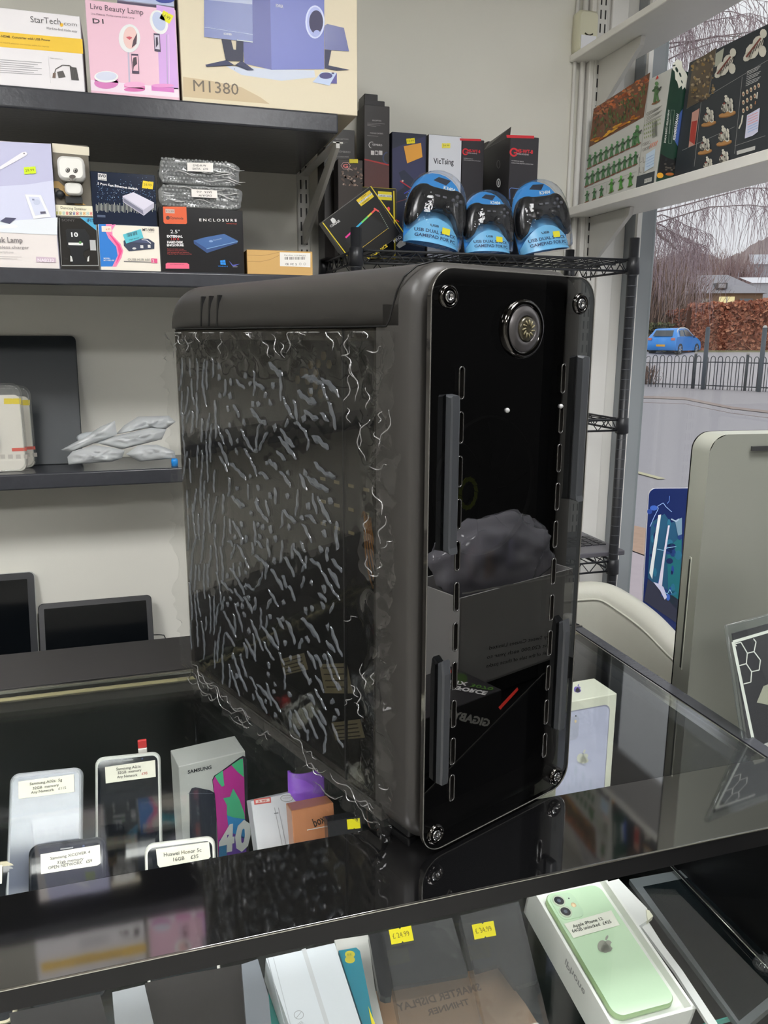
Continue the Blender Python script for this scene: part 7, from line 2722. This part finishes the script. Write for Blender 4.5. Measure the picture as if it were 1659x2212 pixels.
# beech hedge: a core with leaf cards over it
def leafy(name, label, cat, c0, c1, depth, h, cols, n, seed, leaf=.10, group=None, core=(160, 108, 84), top_noise=.35):
    """hedge between two ground points"""
    rg = random.Random(seed)
    m_ = MB()
    d = (c1 - c0)
    L = d.length
    U = d.normalized()
    W_ = Vector((0, 0, 1)).cross(U)
    cm = P(*core, .9)
    N_ = max(4, int(L / .5))
    vs, fs = [], []
    for i in range(N_ + 1):
        p = c0.lerp(c1, i / N_)
        hh = h * (.92 + .1 * noise.noise(Vector((i * .7, seed, 0))))
        for a, b in ((-.42, 0), (-.45, .5), (-.38, .95), (0, 1.0), (.38, .95), (.45, 0)):
            vs.append(p + W_ * a * depth + Vector((0, 0, b * hh)))
    for i in range(N_):
        for k in range(5):
            fs.append((i * 6 + k, i * 6 + k + 1, (i + 1) * 6 + k + 1, (i + 1) * 6 + k))
    m_.add(vs, fs, cm, True)
    mats_ = [P(*c, .8) for c in cols]
    for k in range(n):
        u = rg.random()
        p = c0.lerp(c1, u)
        r_ = rg.random()
        if r_ < .62:
            q = p + W_ * (-.47 * depth + rg.gauss(0, .06)) * (1 if (W_.dot(EYE - p) < 0) else -1) + Vector((0, 0, rg.uniform(0, 1) * h))
        else:
            q = p + W_ * rg.uniform(-.45, .45) * depth + Vector((0, 0, h * (.96 + top_noise * .3 * noise.noise(Vector((u * L * .8, seed, 5))) + rg.gauss(0, .025))))
        s_ = leaf * rg.uniform(.5, 1.3)
        a, b, c = (Vector((rg.uniform(-1, 1), rg.uniform(-1, 1), rg.uniform(-1, 1))).normalized() * s_ for _ in range(3))
        m_.add([q + a, q + b, q - a, q - b], [(0, 1, 2, 3)], rg.choice(mats_))
    return tag(m_.build(name, base=(c0 + c1) / 2), label, cat, group)
hc0, hc1 = at(1482, 764, 50), at(1760, 762, 49)
hH = at(1600, 657, 49.5).z - hc0.z
leafy('beech_hedge', 'tall orange-brown clipped beech hedge behind the blue car', 'hedge', hc0, hc1, 1.6, hH, ((204, 138, 106), (180, 116, 92), (216, 156, 124), (150, 100, 82), (190, 130, 104)), 9000, 41, leaf=.13)
leafy('shrub', 'low orange shrub between the brown thicket and the hedge', 'shrub', at(1430, 764, 52), at(1490, 764, 52), 1.6, at(1460, 672, 52).z - at(1460, 764, 52).z, ((176, 104, 76), (150, 90, 66), (120, 80, 60)), 1600, 43, leaf=.12, core=(96, 70, 54))
leafy('shrub', 'dark green shrub behind the left of the blue car', 'shrub', at(1350, 766, 49), at(1440, 766, 49), 1.4, at(1400, 700, 49).z - at(1400, 766, 49).z, ((96, 100, 66), (120, 118, 76), (76, 80, 60), (110, 96, 70)), 1500, 44, leaf=.13, core=(70, 66, 52))

# bare thickets and trees made of twigs
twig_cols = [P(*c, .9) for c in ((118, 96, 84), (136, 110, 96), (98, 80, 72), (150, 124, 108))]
def thicket(name, label, cat, px, row, D, w_, h_, n, seed, r=.02, cols=None, group='bare trees across the road'):
    rg = random.Random(seed)
    base = at(px, row, D)
    rgt = Vector((R2.x, R2.y, 0)).normalized()
    fw2 = Vector((0, 0, 1)).cross(rgt)
    t_ = thing(name, label, cat, base, group)
    cols = cols or twig_cols
    m_ = MB()
    for k in range(3):
        x = rg.uniform(-.2, .2) * w_
        m_.tube([base + rgt * x, base + rgt * (x * 1.2) + Vector((0, 0, h_ * .35)), base + rgt * (x * 1.6) + Vector((0, 0, h_ * .7))], [r * 5, r * 3.5, r * 1.5], P(96, 84, 76, .9), n=6)
    m_.build('trunk', t_)
    m_ = MB()
    for k in range(n):
        x = rg.gauss(0, .30) * w_
        y = rg.gauss(0, .22) * w_
        z0 = rg.uniform(0, .55) * h_
        top = h_ * (1 - .55 * (x / w_) ** 2 * 2) * rg.uniform(.7, 1.02)
        if top <= z0:
            continue
        p = base + rgt * x * .8 + fw2 * y + Vector((0, 0, z0))
        L = (top - z0) * rg.uniform(.3, .8)
        dx = x / w_ * .7 + rg.gauss(0, .28)
        pts = []
        for q in range(5):
            u = q / 4
            pts.append(p + rgt * (dx * L * u + .05 * L * math.sin(u * 5 + k)) + Vector((0, 0, L * u)) + fw2 * rg.gauss(0, .02))
        m_.tube(pts, [r, r * .8, r * .6, r * .45, r * .3], rg.choice(cols), n=3, cap=False)
    tag(m_.build('twigs', t_), None, None, kind='stuff')
thicket('bare_tree', 'dense brown leafless thicket at the left of the view, behind the car', 'tree', 1392, 765, 53, 4.2, 8.6, 900, 51, r=.028)
thicket('bare_tree', 'brown leafless tree rising over the car roof, second from the left', 'tree', 1445, 762, 56, 4.6, 8.2, 900, 52, r=.028)
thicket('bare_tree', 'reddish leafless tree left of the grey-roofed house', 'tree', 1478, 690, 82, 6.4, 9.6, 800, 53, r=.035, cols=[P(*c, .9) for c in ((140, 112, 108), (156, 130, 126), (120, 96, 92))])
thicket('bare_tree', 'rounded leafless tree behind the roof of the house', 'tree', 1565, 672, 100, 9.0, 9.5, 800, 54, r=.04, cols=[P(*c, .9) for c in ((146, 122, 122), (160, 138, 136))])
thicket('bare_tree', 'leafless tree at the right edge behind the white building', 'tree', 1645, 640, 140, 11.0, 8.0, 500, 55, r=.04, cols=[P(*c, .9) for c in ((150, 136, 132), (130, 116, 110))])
thicket('bare_shrub', 'small dry brush at the foot of the railings, left', 'shrub', 1392, 832, 28.5, 1.1, 1.0, 240, 56, r=.010)

# wooded hills far off
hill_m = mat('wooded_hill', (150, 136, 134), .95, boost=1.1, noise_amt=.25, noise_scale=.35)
m_ = MB()
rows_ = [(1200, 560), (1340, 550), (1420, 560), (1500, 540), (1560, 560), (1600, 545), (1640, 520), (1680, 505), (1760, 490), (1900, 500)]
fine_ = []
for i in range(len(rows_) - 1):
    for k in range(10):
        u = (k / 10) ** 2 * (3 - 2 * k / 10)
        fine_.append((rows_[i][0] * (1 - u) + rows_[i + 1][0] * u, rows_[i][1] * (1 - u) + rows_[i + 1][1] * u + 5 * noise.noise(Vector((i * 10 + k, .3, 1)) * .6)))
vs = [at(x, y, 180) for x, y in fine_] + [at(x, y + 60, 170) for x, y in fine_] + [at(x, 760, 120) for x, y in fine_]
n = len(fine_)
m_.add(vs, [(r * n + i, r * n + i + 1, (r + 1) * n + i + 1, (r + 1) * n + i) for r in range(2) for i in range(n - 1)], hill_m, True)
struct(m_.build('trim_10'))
fl_ = MB()
fl_.add([at(1150, 762, 47), at(2000, 762, 47), at(2000, 748, 130), at(1150, 748, 130)], [(0, 1, 2, 3)], mat('far_ground', (120, 108, 90), .9, boost=1.0, noise_amt=.2, noise_scale=1))
struct(fl_.build('floor_far'))

# house with a grey roof
TH_ = world_frame(1568, 705, 70, math.radians(-6))
t = thing('house', 'brick house with a grey slate roof and one lit window beyond the hedge', 'house', TH_.translation)
hw = (1640 - 1500) / FPX * 70
eave = at(1568, 632, 70).z - TH_.translation.z
ridge = at(1568, 590, 70).z - TH_.translation.z
brick = mat('brown_brick', (150, 120, 96), .9, boost=1.0, noise_amt=.2, noise_scale=5)
slate = mat('grey_slate', (150, 148, 154), .7, boost=1.15, noise_amt=.12, noise_scale=8)
m_ = MB()
m_.box((0, 3, eave / 2), (hw, 6, eave), brick, T=TH_)
m_.build('walls', t)
m_ = MB()
e = .35
vs = [(-hw / 2 - e, -e, eave - .1), (hw / 2 + e, -e, eave - .1), (hw / 2 + e, 6 + e, eave - .1), (-hw / 2 - e, 6 + e, eave - .1), (-hw / 2 + 1.0, 3, ridge), (hw / 2 - 2.2, 3, ridge)]
m_.add(vs, [(0, 1, 5, 4), (1, 2, 5), (2, 3, 4, 5), (3, 0, 4), (0, 3, 2, 1)], slate, False, TH_)
m_.build('roof', t)
m_ = MB()
m_.box((-.6, .9, eave + .55), (.9, 1.6, .5), P(96, 92, 92), T=TH_)
m_.box((-.6, .08, eave + .55), (.6, .05, .34), P(190, 190, 194), T=TH_)
m_.build('dormer', t)
m_ = MB()
m_.box((-.15, -.03, eave * .72), (1.3, .06, eave * .30), mat('lit_window', (244, 226, 170), .5, emit=.55), T=TH_)
m_.box((-.15, -.06, eave * .72), (.08, .06, eave * .30), P(200, 196, 190), T=TH_)
m_.build('window', t)
m_ = MB()
m_.box((hw * .26, -.03, eave * .45), (1.1, .06, eave * .72), P(120, 124, 130), T=TH_)
m_.build('door', t)
m_ = MB()
m_.box((-hw * .33, -.03, eave * .66), (.9, .06, eave * .3), P(190, 180, 170), T=TH_)
m_.build('window', t)
# white buildings at the right
TW = world_frame(1680, 690, 78, math.radians(-6))
zt1 = at(1640, 612, 78).z - TW.translation.z
m_ = MB()
m_.box((0, 4, zt1 / 2), (5.2, 8, zt1), P(190, 190, 196, .6), T=TW)
m_.add([(-2.8, -.2, zt1), (2.8, -.2, zt1), (2.8, 4, zt1 + .8), (-2.8, 4, zt1 + .8)], [(0, 1, 2, 3)], P(226, 226, 232, .5), False, TW)
tag(m_.build('white_building'), 'low white building at the right edge beyond the hedge', 'building')
TW = world_frame(1690, 640, 120, math.radians(-4))
zt1 = at(1650, 572, 120).z - TW.translation.z
m_ = MB()
m_.box((0, 4, zt1 / 2), (10, 8, zt1), P(170, 170, 178, .6), T=TW)
m_.add([(-5.3, -.4, zt1), (5.3, -.4, zt1), (4, 4, zt1 + 1.8), (-4, 4, zt1 + 1.8)], [(0, 1, 2, 3)], P(190, 192, 200, .6), False, TW)
tag(m_.build('grey_building'), 'pale grey roofed building on the slope behind the white building', 'building')
# tall white van side at the very edge
# weeping birch close to the road
rg = random.Random(77)
rgt = Vector((R2.x, R2.y, 0)).normalized()
fw2 = Vector((0, 0, 1)).cross(rgt)
bt = at(1330, 838, 27)
t = thing('birch_tree', 'weeping birch with long hanging bare twigs across the upper window', 'tree', bt)
bark = P(150, 140, 138, .9)
m_ = MB()
crown = at(1400, 250, 27)
trunk_pts = [bt, bt + Vector((.1, 0, 3)), bt + Vector((.3, .1, 6)), bt + Vector((.4, 0, 9)), bt + Vector((.3, 0, 13))]
m_.tube(trunk_pts, [.22, .19, .15, .11, .05], bark, n=8)
m_.build('trunk', t)
m_ = MB()
br = []
for k in range(30):
    z0 = rg.uniform(4.5, 12.5)
    s_ = bt + Vector((.3, 0, z0))
    L = rg.uniform(1.5, 7.5)
    a = rg.uniform(-.9, .9)
    d = rgt * math.cos(a) + fw2 * math.sin(a)
    if rg.random() < .25:
        d = -d
    pts = []
    jf = rg.uniform(.5, 1.2)
    for q in range(7):
        u = q / 6
        pts.append(s_ + d * L * u + Vector((0, 0, (1.6 * u - 1.9 * u * u) * jf)) + Vector((0, 0, .12 * math.sin(u * 9 + k))))
    m_.tube(pts, [.026, .022, .018, .014, .010, .007, .004], P(140, 126, 126, .9), n=5)
    br.append(pts)
lp = [at(1388, 462, 26), at(1412, 486, 26), at(1428, 512, 26), at(1445, 522, 26), at(1462, 540, 26)]
m_.tube(lp, [.06, .05, .05, .04, .02], P(150, 138, 132, .9), n=6)
m_.build('limbs', t)
m_ = MB()
tc_ = [P(*c, .9) for c in ((150, 130, 134), (166, 148, 152), (130, 112, 116), (180, 164, 168))]
for k in range(3000):
    b_ = rg.choice(br)
    u = rg.random() ** .8
    i = min(5, int(u * 6))
    p = b_[i].lerp(b_[i + 1], rg.random())
    L = rg.uniform(.6, 2.8)
    dx, dy = rg.gauss(.1, .35), rg.gauss(0, .3)
    pts = []
    for q in range(6):
        v = q / 5
        pts.append(p + rgt * (dx * (1 - (1 - v) ** 2) + .06 * math.sin(v * 7 + k)) + fw2 * dy * v + Vector((0, 0, .15 * v - L * v * v ** .3)))
    m_.tube(pts, [.0075, .007, .006, .0055, .005, .003], rg.choice(tc_), n=3, cap=False)
tag(m_.build('hanging_twigs', t), None, None, kind='stuff')
